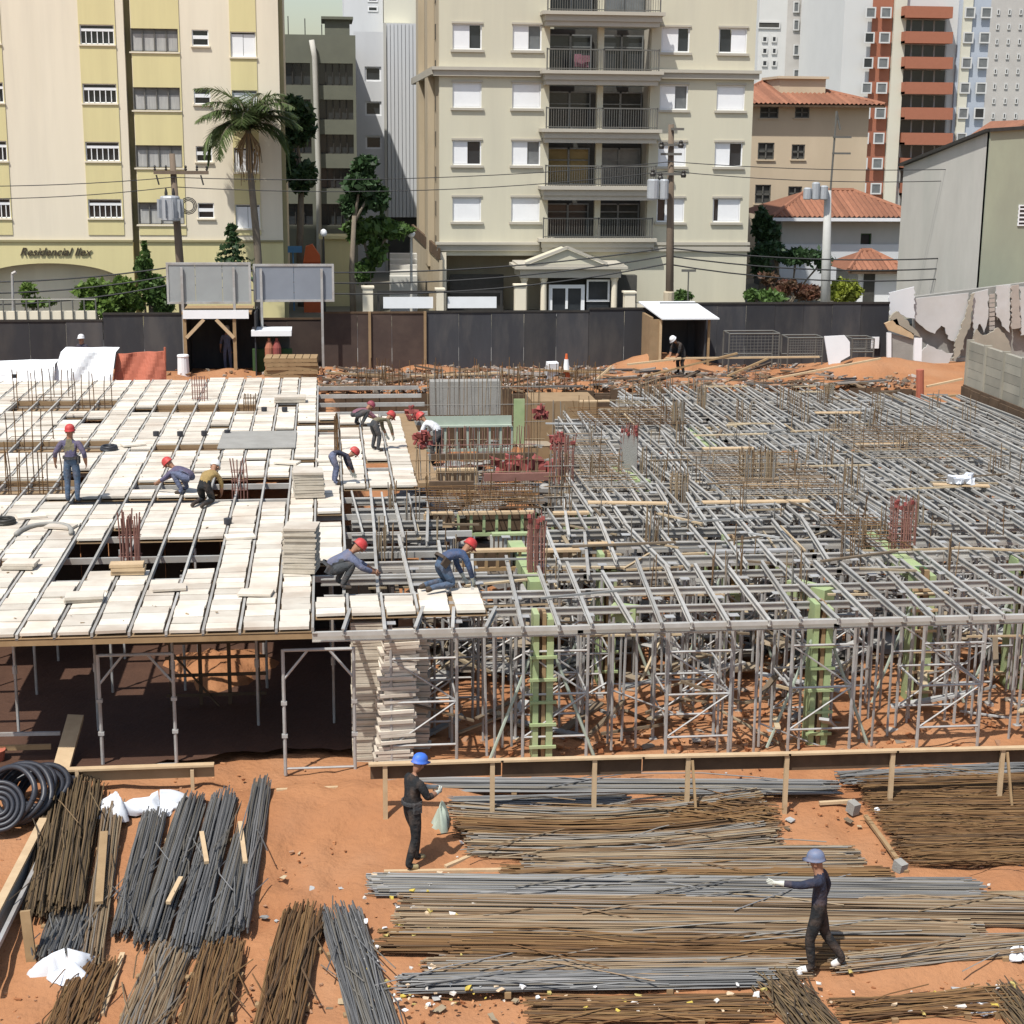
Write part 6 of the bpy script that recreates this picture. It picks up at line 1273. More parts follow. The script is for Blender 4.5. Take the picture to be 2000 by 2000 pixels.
def sack(label, px, py, w, d, h, m='white_sack', seed=1):
    c = PG(px, py); r = np.random.default_rng(seed); n, k = 30, 10; mb = MB(); vs = []
    ph = r.uniform(0, 6.28, 6)
    for j in range(k):
        f = j/(k-1); rad = math.sin(math.pi*(.5-.5*f)*.98)**.45 if f < 1 else .05
        for i in range(n):
            a = 2*math.pi*i/n; q = 1+.25*math.sin(3*a+ph[0])+.18*math.sin(5*a+ph[1]+f*3)+.12*math.sin(9*a+ph[2]); zz = h*f*(1+.45*math.sin(2*a+ph[3])+.3*math.sin(4*a+ph[4]))*.8
            vs.append((c[0]+w/2*rad*q*math.cos(a), c[1]+d/2*rad*q*math.sin(a), c[2]+max(zz, 0)+r.uniform(-.012, .012)+.02))
    fs = [(j*n+i, j*n+(i+1) % n, (j+1)*n+(i+1) % n, (j+1)*n+i) for j in range(k-1) for i in range(n)]; fs.append(tuple((k-1)*n+i for i in range(n))); mb.add(vs, fs)
    o = obj('plastic_sack', mb, m, smooth=True); tag(o, label, 'sack'); return origin_to(o, c)
sack('crumpled white plastic sack at the head of the grey bundles, left of two', 232, 1592, .75, .6, .28, seed=3); sack('crumpled white plastic sack at the head of the grey bundles, right of two', 312, 1582, .95, .5, .26, seed=4); sack('crumpled white plastic sack near the bottom left corner', 132, 1905, .8, .6, .3, seed=5); sack('flat white sack on the ground in the lower right', 1905, 1972, .6, .4, .1, seed=6); sack('small white sack at the right edge of the yard', 1990, 1872, .4, .3, .14, seed=7)
def timber(label, A, B, w, h, m='pale_wood', up=(0, 0, 1), name='timber'):
    A = np.asarray(A, float); B = np.asarray(B, float); o = obj(name, MB().bar(A, B, w, h, up), m); tag(o, label, 'timber'); return origin_to(o, (A+B)/2)
a = PG(110, 1535); b = P(148, 1400, Y=a[1]+1.6); timber('thick pale plank leaning upright behind the black hose', a+np.array([.05, 0, .15]), b, .28, .1, 'pale_wood', (0, -1, .4), 'leaning_plank')
a = P(-60, 1880, z=.2); b = P(85, 1600, z=.3); timber('long pale capping plank on the trench edge at the lower left', a, b, .13, .05, 'pale_wood'); timber('grey trench form board under the pale capping plank', a-np.array([0, 0, .36]), b-np.array([0, 0, .36]), .05, .66, 'concrete')
a2 = P(-70, 1560, z=.2); 
c0 = P(0, 1650, z=.2); timber('grey steel channel along the pale beam at the left edge', P(-30, 1900, z=.05), P(110, 1610, z=.1), .06, .08, 'galv')
timber('silver tube rail at the left edge above the hose', P(-40, 1435, Y=28.2), P(118, 1432, Y=28.2), .06, .06, 'galv'); timber('second silver tube rail under the first at the left edge', P(-40, 1462, Y=28.0), P(100, 1458, Y=28.0), .05, .09, 'old_wood')
c = PG(30, 1500); o = obj('orange_bucket', MB().lathe((c[0]-.35, c[1], c[2]), [(.14, 0), (.2, .35), (.21, .36), (.19, .34)], 14), 'orange_mesh'); tag(o, 'orange bucket at the left edge by the hose', 'bucket'); origin_to(o, (c[0]-.35, c[1], c[2]))
timber('short orange stained post in the soil at the lower left', PG(62, 1880), PG(60, 1880)+np.array([-.05, .1, .75]), .14, .07, 'old_wood')
timber('rust coloured timber strip lying across the bundle ends', PG(205, 1660)+np.array([0, 0, .3]), PG(195, 1800)+np.array([0, 0, .3]), .12, .05, 'old_wood')
for k, (a, b, lb) in enumerate((((750, 1710), (1000, 1706), 'thin pale batten before the blue helmeted worker'), ((870, 1700), (1010, 1640), 'slanting batten beside the brown heap'), ((470, 1640), (480, 1720), 'pale batten between grey bundles, upper'), ((395, 1660), (405, 1720), 'pale batten between grey bundles, left'), ((355, 1750), (330, 1800), 'pale batten between grey bundles, lower'), ((200, 1990), (240, 1870), 'brown batten at the bottom left'), ((1690, 1600), (1770, 1710), 'orange timber edge of the rusty mat'), ((1600, 1575), (1665, 1571), 'pale bar on the soil by the white block'), ((540, 1550), (660, 1545), 'rough stick on the soil near the soil heap'), ((1830, 1730), (1845, 1790), 'short pale stick on the right bundles, upper'), ((1850, 1810), (1880, 1845), 'short pale stick on the right bundles, lower'))):
    A = PG(*a); B = PG(*b); zl = .06 if k not in (2, 3, 4) else .3; timber(lb, A+np.array([0, 0, zl]), B+np.array([0, 0, zl]), .07, .05, 'pale_wood' if k not in (6,) else 'old_wood')
for px, py, lb in ((1666, 1588, 'pale concrete block at the upper corner of the rusty mat'), (1757, 1705, 'pale concrete block at the lower corner of the rusty mat')): c = PG(px, py); o = obj('concrete_block', MB().rbox(c[0], c[1], c[2]+.1, .15, .18, .2, 25, 12), 'concrete'); tag(o, lb, 'block'); origin_to(o, c)
# pale green sack held by the blue helmeted worker's side
sack('pale green sack standing beside the worker in the blue helmet', 862, 1625, .32, .3, .45, 'pale_green', 9)
# ------------------------------------------------------------------ back of site clutter
c = P(118, 728, z=SZ+.1)
def tarp(label, quad, y, m, th=.4, name='tarpaulin', cat='tarpaulin', wav=.06, seed=1):
    A, B, C_, D = [P(*q, Y=y) for q in quad]; r = np.random.default_rng(seed); n, k = 24, 8; vs = []
    for j in range(k+1):
        for i in range(n+1):
            u, w = i/n, j/k; p = (A*(1-u)+B*u)*(1-w)+(D*(1-u)+C_*u)*w; vs.append((p[0], y+wav*math.sin(u*9+w*2+seed)+.3*wav*math.sin(u*21+w*5)-.35*w+r.uniform(-.01, .01), max(p[2], SZ)+.0))
    mb = MB(); mb.add(vs, [(j*(n+1)+i, (j+1)*(n+1)+i, (j+1)*(n+1)+i+1, j*(n+1)+i+1) for j in range(k) for i in range(n)]); top = vs[:n+1]
    mb.add([(x, yy, z) for x, yy, z in top]+[(x, yy+th, z+.02) for x, yy, z in top], [(i, i+1, n+1+i+1, n+1+i) for i in range(n)])
    o = obj(name, mb, m); tag(o, label, cat); return origin_to(o, (vs[0][0], y, SZ))
tarp('white tarpaulin draped over material at the back left of the site', [(118, 688), (226, 688), (222, 740), (104, 742)], 57.2, 'white_paint', 1.2)
tarp('lower white tarpaulin at the left edge of the site', [(-70, 715), (108, 710), (108, 745), (-70, 748)], 56.9, 'white_paint', 1.0, seed=2)
tarp('red orange safety netting fence beside the white tarpaulin', [(228, 692), (322, 686), (326, 742), (224, 742)], 57.6, 'orange_mesh', .03, 'safety_net', 'netting', .1, 3)
o = obj('net_post', MB().tube([(P(322, 740, Y=57.5)[0], 57.5, SZ), (P(322, 678, Y=57.5)[0], 57.5, P(322, 678, Y=57.5)[2])], .04, 6), 'orange_mesh'); tag(o, 'red post at the right end of the safety netting', 'post')
def scatter(name, label, pts, size, m, seed, flat=.6, cat='debris'):
    r = random.Random(seed); mb = MB()
    for (x, y, z) in pts:
        s = size*r.uniform(.4, 1.3); a = r.uniform(0, 360); mb.shard((x, y, z-.01), s*r.uniform(.6, 1.6), s*r.uniform(.5, 1.0), s*flat*r.uniform(.4, 1.2), r)
    o = obj(name, mb, m, kind='stuff'); tag(o, label, cat, kind='stuff'); return o
def area(n, px, py, seed, z=None):
    r = random.Random(seed); out = []
    for _ in range(n):
        q = (r.uniform(*px), r.uniform(*py)); p = PG(*q) if z is None else P(*q, z=z); 
        if z is not None: p[2] = z+.02
        out.append(p)
    return out
back = lambda n, px, seed, y0=56.0, y1=61.5: [(float(P(q, 730, Y=yy)[0]), yy, 2.36+abs(math.sin(q))*.12) for q, yy in [(random.Random(seed*991+i).uniform(*px), random.Random(seed*77+i).uniform(y0, y1)) for i in range(n)]]
scatter('rubble', 'broken brick and soil rubble strewn behind the excavation', back(3600, (620, 1800), 1), .17, 'rubble_mix', 1, cat='rubble')
scatter('rubble', 'pale stones and scraps behind the cream deck', back(120, (0, 620), 2), .16, 'rubble_mix', 2, cat='rubble')
scatter('clods', 'loose red soil clods under the steel grid', area(420, (830, 2000), (1380, 1475), 3), .13, 'clod_mix', 3)
scatter('clods', 'loose soil clods and chips over the front yard', area(1600, (0, 2000), (1490, 2010), 4), .055, 'clod_mix', 4)
mb = MB(); rq = random.Random(77)
for k in range(120):
    x, y = rq.uniform(1.8, 15.5), rq.uniform(27.6, 34); z = .25+rq.random()**2*1.3; a = rq.uniform(0, 3.14); L = rq.uniform(.6, 1.6); e = rq.gauss(0, .35)
    d = np.array([math.cos(a)*math.cos(e), math.sin(a)*math.cos(e), math.sin(e)])*L/2; c = np.array([x, y, max(z, .28+abs(d[2]))]); mb.bar(c-d, c+d, rq.choice((.05, .05, .1, .18)), rq.choice((.05, .03)))
o = obj('loose_timbers', mb, 'tangle_mix', kind='stuff'); tag(o, 'tangle of loose tubes and timbers lying under the front of the steel grid', 'timber', kind='stuff')
# dark sheet painting in the deck's shade; added soil heap where the sun falls
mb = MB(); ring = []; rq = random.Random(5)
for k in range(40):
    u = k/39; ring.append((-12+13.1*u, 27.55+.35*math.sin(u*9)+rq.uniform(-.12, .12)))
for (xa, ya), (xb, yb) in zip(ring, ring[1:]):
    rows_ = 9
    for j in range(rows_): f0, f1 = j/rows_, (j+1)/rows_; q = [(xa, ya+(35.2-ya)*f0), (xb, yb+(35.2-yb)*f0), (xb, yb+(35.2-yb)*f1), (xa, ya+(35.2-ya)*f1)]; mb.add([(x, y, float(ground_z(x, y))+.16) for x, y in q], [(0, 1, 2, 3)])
obj('shade_floor', mb, 'shade_dark', smooth=True, kind='structure')
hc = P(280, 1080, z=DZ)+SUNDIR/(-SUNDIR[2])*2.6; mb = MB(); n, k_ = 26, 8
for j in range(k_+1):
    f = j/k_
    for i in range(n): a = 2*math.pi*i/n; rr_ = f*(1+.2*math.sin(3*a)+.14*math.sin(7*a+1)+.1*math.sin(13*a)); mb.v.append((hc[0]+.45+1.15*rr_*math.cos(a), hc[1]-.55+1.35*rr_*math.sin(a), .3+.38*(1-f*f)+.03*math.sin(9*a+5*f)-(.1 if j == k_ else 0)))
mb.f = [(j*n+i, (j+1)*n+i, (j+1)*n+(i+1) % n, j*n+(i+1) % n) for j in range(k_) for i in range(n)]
o = obj('sun_patch_heap', mb, 'soil', smooth=True); tag(o, 'added heap of orange soil keeping the sun patch bright under the deck', 'soil'); origin_to(o, (hc[0], hc[1], .2))  # added so the sun patch shows on the darkened floor
rq = random.Random(31)
scatter('stored_material', 'jumble of grey formwork parts and boards lying under the steel grid', [(rq.uniform(2, 19.5), rq.uniform(31.5, 53), .25+rq.random()**2*1.1) for _ in range(1500)], .85, 'jumble_mix', 31, flat=.12, cat='formwork')
scatter('offcuts', 'timber offcuts and rubbish under the steel grid', area(170, (820, 2000), (1290, 1460), 5), .2, 'rubble_mix', 5, flat=.3)
scatter('litter', 'white and yellow scraps of litter at the foot of the long bundles', [(x, y, z+.16) for x, y, z in area(80, (690, 930), (1720, 1990), 6)], .085, 'litter_mix', 6, flat=.5, cat='litter')
scatter('litter', 'white and yellow scraps of litter along the bottom of the yard', [(x, y, z+.14) for x, y, z in area(70, (760, 2000), (1935, 2000), 7)], .085, 'litter_mix', 7, flat=.5, cat='litter')
scatter('litter', 'scattered pale scraps over the bar bundles', [(x, y, z+.12) for x, y, z in area(36, (880, 1990), (1560, 1930), 8)], .075, 'litter_mix', 8, flat=.5, cat='litter')
scatter('offcuts', 'timber offcuts and chips between the bar bundles', area(150, (480, 1990), (1500, 1990), 21), .16, 'tangle_mix', 21, flat=.22)
scatter('chips', 'wood chips and stains on the cream deck', area(60, (0, 600), (760, 1220), 9, z=DZ), .05, 'brown_ply', 9, flat=.3)
for px, py, m, lb in ((1155, 1860, 'boot_tan', 'yellow plastic cup lying alone on the long bundles'), (985, 1632, 'boot_tan', 'yellow plastic cup lying on the brown heap'), (906, 1594, 'white_paint', 'white plastic cup at the left end of the brown heap'), (1712, 1598, 'white_paint', 'white plastic cup by the upper white block'), (1678, 1884, 'white_paint', 'white plastic cup right of the walking worker'), (1560, 1915, 'white_paint', 'white plastic cup left of the walking worker')): c = PG(px, py); o = obj('plastic_cup', MB().lathe((c[0], c[1], c[2]+.1), [(.04, 0), (.055, .02), (.05, .07), (.02, .09)], 8), m); tag(o, lb, 'cup', 'plastic cups'); origin_to(o, c)
mb = MB(); rq = random.Random(44)
for k in range(170):
    x = rq.uniform(0, 19); y = rq.uniform(55.8, 60.5); a = rq.gauss(0, .5); L = rq.uniform(.5, 2.4); d = np.array([math.cos(a), math.sin(a), rq.gauss(0, .08)])*L/2; mb.bar(np.array([x, y, 2.42+rq.uniform(0, .16)])-d, np.array([x, y, 2.42+rq.uniform(0, .16)])+d, rq.choice((.06, .1, .16)), .06)
o = obj('timber_clutter', mb, 'clutter_mix', kind='stuff'); tag(o, 'dense clutter of dark boards and bars behind the excavation', 'timber', kind='stuff')
mb = MB()
for k in range(170):
    x = rq.uniform(1, 9.5); y = rq.uniform(55.7, 58); mb.tube([(x, y, 2.3), (x+rq.gauss(0, .05), y, 2.3+rq.uniform(.3, 1.1))], .012, 4)
o = obj('upright_bars', mb, 'rebar_rust', kind='stuff'); tag(o, 'upright rusty bars sticking up behind the stair core', 'rebar', kind='stuff')
# timbers and boards at the back edge
rr = random.Random(12)
for k, (a, b, lb) in enumerate((((1225, 712), (1330, 700), 'slanting grey board by the timber hut'), ((1260, 735), (1440, 690), 'long pole leaning over the back soil heap'), ((1300, 700), (1600, 697), 'long pale pole lying level along the back right'), ((1420, 735), (1500, 700), 'crooked stick behind the grid'), ((1500, 742), (1720, 700), 'pale slanting board right of the mesh cage'), ((1060, 752), (1175, 770), 'pale board on the orange soil step'), ((1150, 760), (1195, 715), 'short slanting stick by the soil step'), ((640, 728), (760, 735), 'grey board behind the cream deck, left'), ((800, 735), (990, 728), 'grey board behind the stair core'), ((1040, 722), (1190, 728), 'pale board behind the stair core, right'), ((1810, 755), (1880, 740), 'yellow plank by the orange pipe'), ((1800, 778), (1870, 772), 'ochre plank at the right back corner of the grid'))):
    yy = 57.0+rr.uniform(0, 2.2) if k < 10 else 52.5; A = P(*a, Y=yy); B = P(*b, Y=yy); A[2] = max(A[2], 2.3); B[2] = max(B[2], 2.35); timber(lb, A, B, .12, .06, 'old_wood' if k % 2 else 'pale_wood', name='board')
o = obj('boarded_step', MB().box(P(1035, 760, Y=54)[0], P(1160, 760, Y=54)[0], 53.4, 55.3, .1, 2.45), 'brown_ply'); tag(o, 'square brown boarded pit edge behind the stair core', 'formwork'); origin_to(o, (P(1035, 760, Y=54)[0], 54, .1))
c = P(1073, 722, Y=58.5); o = obj('white_sack_back', MB().rbox(c[0]+.1, 58.5, SZ+.4, .4, .3, .7, 12, 8), 'white_paint'); o.name = 'white_bag'; tag(o, 'white bag standing behind the excavation near a traffic cone', 'bag'); origin_to(o, (c[0]+.1, 58.5, SZ+.05))
c = P(1106, 722, Y=58.5); t = thing('traffic_cone', 'orange and white traffic cone before the slate hoarding', 'cone', (c[0], 58.5, SZ+.05)); obj('base', MB().rbox(c[0], 58.5, SZ+.08, .4, .4, .05), 'sign_orange', t); obj('body', MB().lathe((c[0], 58.5, SZ+.1), [(.16, 0), (.11, .35), (.09, .5), (.04, .95)], 12), 'sign_orange', t); obj('stripe', MB().lathe((c[0], 58.5, SZ+.45), [(.118, 0), (.075, .4)], 12), 'white_paint', t)
# ------------------------------------------------------------------ people
def V3(*a): return np.array(a, float)
def stand(): return dict(pelvis=V3(0, 0, .95), waist=V3(0, .0, 1.1), chest=V3(0, .0, 1.32), neck=V3(0, .01, 1.49), head=V3(0, .035, 1.60), top=V3(0, .03, 1.70),
    shL=V3(-.175, 0, 1.395), elL=V3(-.26, -.04, 1.14), wrL=V3(-.27, .05, .89), shR=V3(.175, 0, 1.395), elR=V3(.26, -.04, 1.14), wrR=V3(.27, .05, .89),
    hiL=V3(-.1, 0, .90), knL=V3(-.11, .03, .50), anL=V3(-.11, -.03, .10), toL=V3(-.14, .15, .045), hiR=V3(.1, 0, .90), knR=V3(.11, .03, .50), anR=V3(.11, -.03, .10), toR=V3(.14, .15, .045))
def lean(p, deg, hang=True, side=0):
    """bend the upper body forward at the pelvis, arms hanging down"""
    c = p['pelvis'].copy(); a = math.radians(deg); q = dict(p)
    for k in ('waist', 'chest', 'neck', 'head', 'top', 'shL', 'shR', 'elL', 'elR', 'wrL', 'wrR'):
        d = p[k]-c; f = .6 if k == 'waist' else 1; aa = a*f; q[k] = c+V3(d[0], d[1]*math.cos(aa)+d[2]*math.sin(aa), -d[1]*math.sin(aa)+d[2]*math.cos(aa))
    if hang:
        for s, sg in (('L', -1), ('R', 1)): q['el'+s] = q['sh'+s]+V3(sg*.05, .08, -.27); q['wr'+s] = q['el'+s]+V3(-sg*.06, .10, -.23)
    n = q['neck']; q['head'] = n+V3(0, .10, .06); q['top'] = n+V3(0, .16, .12); return q
def bend(deg=75):
    p = stand(); p['pelvis'] = V3(0, -.12, .86); p['hiL'] = V3(-.1, -.1, .82); p['hiR'] = V3(.1, -.1, .82); p['knL'] = V3(-.14, .06, .46); p['knR'] = V3(.14, .02, .46); p['anL'] = V3(-.16, -.02, .1); p['anR'] = V3(.16, -.06, .1); p['toL'] = V3(-.19, .16, .045); p['toR'] = V3(.19, .12, .045)
    for k in ('waist', 'chest', 'neck', 'head', 'top', 'shL', 'shR', 'elL', 'elR', 'wrL', 'wrR'): p[k] = p[k]+V3(0, -.12, -.09)
    return lean(p, deg)
def squat(deg=35):
    p = stand(); dz = -.58; p['pelvis'] = V3(0, -.2, .36); p['hiL'] = V3(-.1, -.17, .34); p['hiR'] = V3(.1, -.17, .34); p['knL'] = V3(-.2, .22, .52); p['knR'] = V3(.2, .24, .50); p['anL'] = V3(-.17, .0, .1); p['anR'] = V3(.17, .02, .1); p['toL'] = V3(-.2, .18, .045); p['toR'] = V3(.2, .2, .045)
    for k in ('waist', 'chest', 'neck', 'head', 'top', 'shL', 'shR', 'elL', 'elR', 'wrL', 'wrR'): p[k] = p[k]+V3(0, -.2, -.59)
    p = lean(p, deg)
    for s, sg in (('L', -1), ('R', 1)): p['el'+s] = p['sh'+s]+V3(sg*.08, .2, -.2); p['wr'+s] = p['el'+s]+V3(-sg*.1, .22, -.12)
    return p
def kneel(deg=40):
    p = stand(); p['pelvis'] = V3(0, -.1, .50); p['hiL'] = V3(-.1, -.08, .46); p['hiR'] = V3(.1, -.08, .46); p['knL'] = V3(-.14, .12, .09); p['knR'] = V3(.13, .1, .09); p['anL'] = V3(-.13, -.3, .09); p['anR'] = V3(.13, -.32, .09); p['toL'] = V3(-.13, -.46, .05); p['toR'] = V3(.13, -.48, .05)
    for k in ('waist', 'chest', 'neck', 'head', 'top', 'shL', 'shR', 'elL', 'elR', 'wrL', 'wrR'): p[k] = p[k]+V3(0, -.1, -.45)
    return lean(p, deg)
SCL = 1.14
RAD = dict(pelvis=.135, waist=.13, chest=.155, neck=.06, head=.098, top=.075, sh=.078, el=.05, wr=.036, hi=.10, kn=.065, an=.045, to=.038)
def person(label, base, heading, pose, shirt, pants, helmet, boots='boot', gloves=None, scale=1.0, hat_tilt=None, vest=None, bare=True, belt=None):
    """one continuous skinned body; heading in degrees, 0 = facing away from the camera"""
    names = []; pos = []; rad = []; edges = []
    def add(n, p, r, par=None):
        names.append(n); pos.append(p); rad.append(r if hasattr(r, '__len__') else (r, r)); i = len(pos)-1
        if par is not None: edges.append((par, i))
        return i
    p = pose; pe = add('pelvis', p['pelvis'], (.15, .12)); wa = add('waist', p['waist'], (.14, .11), pe); ch = add('chest', p['chest'], (.165, .12), wa); ne = add('neck', p['neck'], .062, ch); he = add('head', p['head'], (.085, .1), ne); add('top', p['top'], (.07, .085), he)
    fw = (p['head']-p['neck']); 
    for s in 'LR':
        a = add('sh', p['sh'+s], .068, ch); b = add('ua', (p['sh'+s]*.5+p['el'+s]*.5), .06, a); b = add('el', p['el'+s], .05, b); c = add('fa', p['el'+s]*.5+p['wr'+s]*.5, .046, b); c = add('wr', p['wr'+s], .033, c)
        d = p['wr'+s]-p['el'+s]; d /= np.linalg.norm(d); sg = -1 if s == 'L' else 1
        lat = np.cross(d, V3(sg, 0, 0)); 
        if np.linalg.norm(lat) < .2: lat = V3(0, 1, 0)
        lat /= np.linalg.norm(lat); nrm = np.cross(d, lat)
        hd = add('hand', p['wr'+s]+d*.07, (.038, .022), c)
        for k, (o, L) in enumerate(((-.03, .075), (-.01, .088), (.01, .082), (.03, .065))):
            f0 = add('hand', p['wr'+s]+d*.10+lat*o, .010, hd); f1 = add('hand', p['wr'+s]+d*(.10+L*.55)+lat*o*1.1+nrm*.012, .009, f0); add('hand', p['wr'+s]+d*(.10+L*.9)+lat*o*1.1+nrm*.035, .008, f1)
        f0 = add('hand', p['wr'+s]+d*.05-lat*.045, .011, hd); add('hand', p['wr'+s]+d*.095-lat*.062+nrm*.015, .009, f0)
        h = add('hi', p['hi'+s], .098, pe); t = add('th', p['hi'+s]*.5+p['kn'+s]*.5, .085, h); k = add('kn', p['kn'+s], .064, t); cf = add('cf', p['kn'+s]*.6+p['an'+s]*.4, .06, k); an = add('an', p['an'+s], .047, cf); fo = add('foot', p['an'+s]*.35+p['to'+s]*.65-V3(0, 0, .01), (.045, .04), an); add('foot', p['to'+s], (.04, .03), fo)
    me = bpy.data.meshes.new('person'); me.from_pydata([tuple(q*scale) for q in pos], edges, []); o = bpy.data.objects.new('person', me); COL.objects.link(o)
    sk = o.modifiers.new('skin', 'SKIN'); sk.use_smooth_shade = True; sk.branch_smoothing = .9
    for i, sv in enumerate(me.skin_vertices[0].data): sv.radius = (rad[i][0]*scale*(SCL if names[i] not in ('hand', 'head', 'top', 'neck') else 1), rad[i][1]*scale*(SCL if names[i] not in ('hand', 'head', 'top', 'neck') else 1)); sv.use_root = (i == 0)
    o.modifiers.new('sub', 'SUBSURF').levels = 2; o.modifiers['sub'].render_levels = 2
    dg = bpy.context.evaluated_depsgraph_get(); dg.update(); nm = bpy.data.meshes.new_from_object(o.evaluated_get(dg)); bpy.data.objects.remove(o); 
    mats = [shirt, pants, 'skin', boots, gloves or 'skin', vest or shirt]; nm.materials.clear()
    for m in mats: nm.materials.append(M[m])
    part = dict(pelvis=1, waist=0, chest=5 if vest else 0, neck=2, head=2, top=2, sh=0, ua=0, el=0, fa=2 if bare else 0, wr=4, hand=4, hi=1, th=1, kn=1, cf=1, an=1, foot=3)
    A = np.array(pos)*scale; seg = [(A[i], A[j], part[names[j]], part[names[i]]) for i, j in edges]; S0 = np.array([s[0] for s in seg]); S1 = np.array([s[1] for s in seg]); D = S1-S0; L2 = (D**2).sum(1)
    for pl in nm.polygons:
        c = np.array(pl.center); t = np.clip(((c-S0)*D).sum(1)/L2, 0, 1); dd = ((S0+D*t[:, None]-c)**2).sum(1); k = int(dd.argmin()); pl.material_index = seg[k][2] if t[k] > (.78 if seg[k][2] == 2 and seg[k][3] in (0, 5) else .5) else seg[k][3]; pl.use_smooth = True
    body = bpy.data.objects.new('person', nm); COL.objects.link(body); body.location = [float(v) for v in base]; body.rotation_euler = (0, 0, math.radians(heading))
    zmin = min(v.co.z for v in nm.vertices); nm.transform(Matrix.Translation((0, 0, -zmin)))
    tag(body, label, 'person', 'construction workers')
    # nose, ears and eyes on the head, helmet with brim
    hp = p['head']*scale-V3(0, 0, zmin); ax = (p['top']-p['head']); ax = ax/np.linalg.norm(ax); f = V3(0, 1, 0)-ax*ax[1]
    if np.linalg.norm(f) < .3: f = V3(0, 0, -1)-ax*(-ax[2])
    f /= np.linalg.norm(f); sd = np.cross(f, ax)
    fc = MB(); fc.obox(hp+f*.105+ax*.0, sd*.013, f*.018, ax*.022)
    for s in (-1, 1): fc.obox(hp+sd*s*.092, sd*.01, f*.018, ax*.028)
    def child(nme, mb, m):
        me = bpy.data.meshes.new(nme); me.from_pydata([tuple(v) for v in mb.v], [], mb.f); me.update(); me.materials.append(M[m]); c = bpy.data.objects.new(nme, me); COL.objects.link(c); c.parent = body; return c
    child('nose_and_ears', fc, 'skin'); ey = MB()
    for s in (-1, 1): ey.obox(hp+f*.094+sd*s*.034+ax*.03, sd*.012, f*.006, ax*.006)
    ey.obox(hp+f*.096-ax*.05, sd*.025, f*.004, ax*.006); child('eyes_and_mouth', ey, 'boot')
    hm = MB(); n = 16; hc = hp+ax*.045; prof = [(1.16, -.01, 1), (1.0, .0, 0), (1.0, .045, 0), (.88, .09, 0), (.6, .125, 0), (.25, .14, 0)]; o0 = 0
    for (rr_, h_, br) in prof:
        for k in range(n):
            a = 2*math.pi*k/n; ex = 1+(.32*max(0, math.cos(a))**2 if br else 0); hm.v.append(tuple(hc+ax*h_+(f*math.cos(a)*.128*ex+sd*math.sin(a)*.108)*rr_))
    for j in range(len(prof)-1):
        for k in range(n): hm.f.append((j*n+k, j*n+(k+1) % n, (j+1)*n+(k+1) % n, (j+1)*n+k))
    hm.f.append(tuple((len(prof)-1)*n+k for k in range(n))); hm.f.append(tuple(range(n))[::-1])
    hob = child('helmet', hm, 'h_'+helmet)
    for pl in hob.data.polygons: pl.use_smooth = True
    if belt:
        c = (p['waist']*.6+p['pelvis']*.4)*scale-V3(0, 0, zmin); up = p['waist']-p['pelvis']; up /= np.linalg.norm(up); ff = np.cross(up, V3(1, 0, 0)); ff /= np.linalg.norm(ff); bl = MB()
        for k in range(14):
            a = 2*math.pi*k/14; q = c+V3(1, 0, 0)*math.cos(a)*.165+ff*math.sin(a)*.145; tn = -V3(1, 0, 0)*math.sin(a)*.04+ff*math.cos(a)*.035; bl.obox(q, tn, up*.028, (V3(1, 0, 0)*math.cos(a)+ff*math.sin(a))*.012)
        bl.obox(c+V3(.17, 0, 0)-up*.06, V3(.025, 0, 0), up*.08, ff*.07); child('tool_belt', bl, belt)
    return body
def on(px, py, z=DZ+.005): p = P(px, py, z=z); return (p[0], p[1], z)
def ong(px, py, dz=.0): p = PG(px, py); return (p[0], p[1], p[2]+dz)
p = stand(); p['elL'] += V3(-.07, -.02, 0); p['wrL'] += V3(-.1, .0, .03); p['elR'] += V3(.06, -.02, 0); p['wrR'] += V3(.04, .02, .02)
person('worker standing on the deck, back turned, red helmet, violet shirt and jeans', on(143, 981), -8, p, 'c_purple', 'c_jeans', 'red', scale=1.0, vest='c_olive_c', belt='c_dkgrey')
person('worker bent over the deck hole in red helmet and violet blue shirt', on(362, 962), 70, squat(62), 'c_purple', 'c_greyblue', 'red', boots='boot')
person('worker kneeling in a tan vest beside the bent worker on the deck', on(402, 984), -25, kneel(62), 'c_tan_c', 'c_black', 'white', vest='c_tan_c', scale=.95)
person('worker crouched at the back corner of the deck in maroon helmet', on(700, 832), -60, squat(72), 'c_mauve', 'c_dkgrey', 'maroon', scale=.92)
person('worker bending in olive shirt and red helmet at the back of the panels', on(735, 880), -55, bend(84), 'c_olive_c', 'c_dkgrey', 'red', gloves='glove', scale=.88)
person('worker bending in navy shirt and light trousers beside the leaning panel stack', on(655, 945), -75, bend(98), 'c_navy', 'c_greyblue', 'red', gloves='glove', scale=.85)
person('worker squatting in grey blue shirt by the tall panel stack', on(662, 1148), -80, squat(55), 'c_greyblue', 'c_dkgrey', 'red', scale=1.05, belt='c_dkgrey', bare=False)
p = bend(66); person('worker bending in dark blue with red helmet at the edge of the panels', on(868, 1152), -62, kneel(74), 'c_blue_c', 'c_jeans', 'red', scale=1.0, gloves='glove', bare=False, belt='boot')
person('worker in white shirt bending among the bars of the stair core', (lambda q: (q[0], q[1], DZ-.55))(P(852, 905, z=DZ-.55)), 60, bend(55), 'c_white_c', 'c_dkgrey', 'red')
person('worker in white helmet standing behind the white tarpaulin', (P(160, 668, Y=59)[0], 59.0, float(P(160, 668, Y=59)[2])-1.72 if P(160, 668, Y=59)[2]-1.72 > 2.2 else 2.32), 150, stand(), 'c_navy', 'c_dkgrey', 'white')
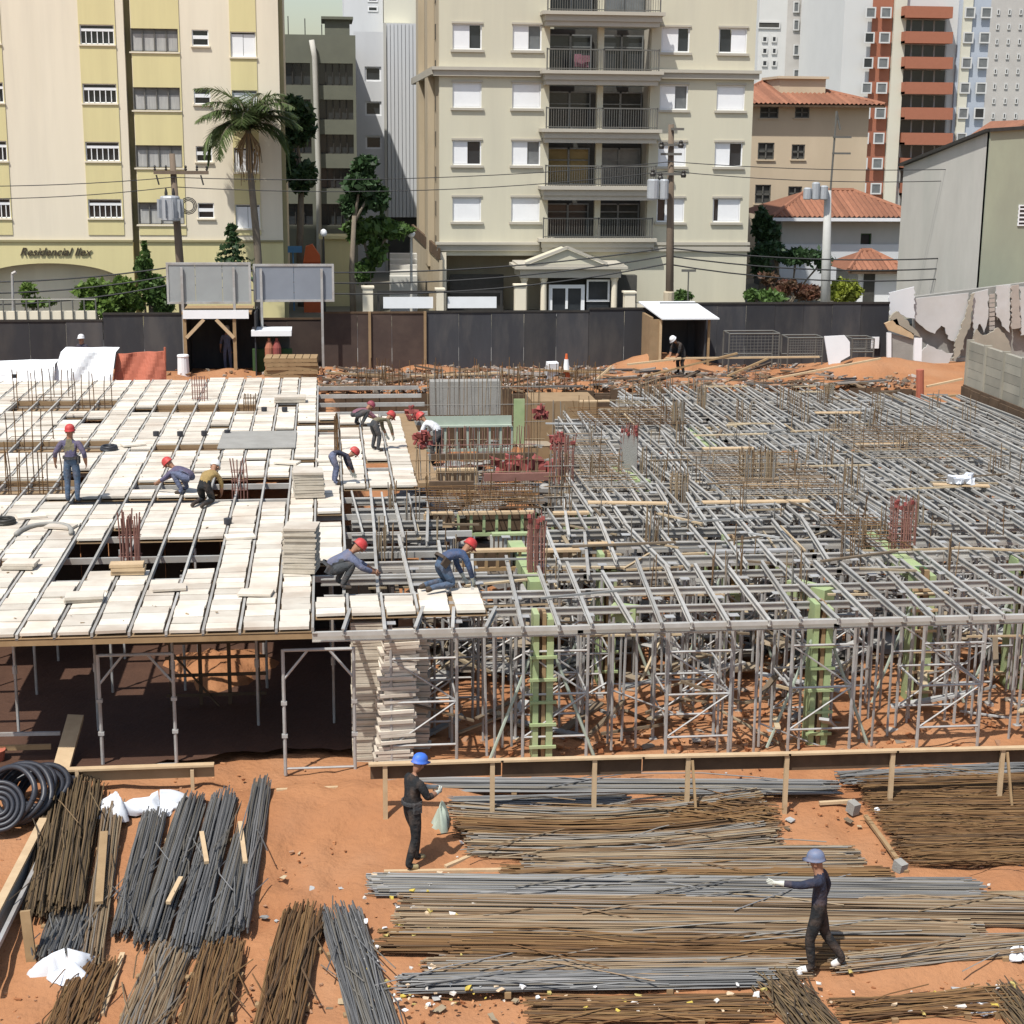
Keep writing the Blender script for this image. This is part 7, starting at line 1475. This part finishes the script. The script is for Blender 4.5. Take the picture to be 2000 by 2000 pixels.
c = P(446, 730, Y=62.3); person('worker in white helmet standing in the shade of the gate shelter', (c[0], 62.3, SZ), 170, stand(), 'c_greyblue', 'c_greyblue', 'white', scale=.95)
c = P(1328, 740, Y=58.6); person('worker in white helmet and dark clothes crouched before the timber hut', (c[0], 58.6, SZ+.25), 120, bend(45), 'c_black', 'c_black', 'white')
c = P(1592, 1090, z=1.2); person('worker in red helmet standing below the middle of the steel grid', (c[0], c[1], .25), 20, stand(), 'c_tan_c', 'c_dkgrey', 'red')
# the two men in the front yard
p = stand(); p['elL'] = p['shL']+V3(-.02, .16, -.22); p['wrL'] = p['elL']+V3(.12, .2, -.02); p['elR'] = p['shR']+V3(.08, .12, -.24); p['wrR'] = p['elR']+V3(-.1, .22, .0); p['neck'] += V3(0, .05, 0); p['head'] += V3(0, .1, -.01); p['top'] += V3(0, .12, -.02); p['shL'] += V3(0, .03, 0); p['shR'] += V3(0, .03, 0)
p['knL'] = V3(-.1, .14, .5); p['anL'] = V3(-.1, .12, .1); p['toL'] = V3(-.12, .3, .045); p['knR'] = V3(.11, .0, .5); p['anR'] = V3(.11, -.14, .1); p['toR'] = V3(.13, .04, .045)
person('worker in bright blue helmet and black clothes holding bars by the guard rail', ong(805, 1698, .05), -62, p, 'c_black', 'c_black', 'blue', boots='boot_tan', gloves='glove', scale=1.06, belt='c_dkgrey')
p = stand(); p['elL'] = p['shL']+V3(-.1, .26, -.04); p['wrL'] = p['elL']+V3(.02, .27, .0); p['elR'] += V3(.06, -.06, 0); p['wrR'] += V3(.06, -.1, 0); p['head'] += V3(0, .04, -.01); p['top'] += V3(0, .05, -.01); p['neck'] += V3(0, .02, 0)
p['knL'] = V3(-.1, .1, .5); p['anL'] = V3(-.1, .05, .1); p['toL'] = V3(-.11, .24, .045); p['knR'] = V3(.1, -.1, .52); p['anR'] = V3(.11, -.36, .17); p['toR'] = V3(.12, -.2, .05)
person('worker in slate helmet and navy overalls striding over bars, arm stretched out', ong(1592, 1908, .1), 72, p, 'c_navy', 'c_black', 'slate', boots='boot_white', gloves='glove', scale=1.05, bare=False)
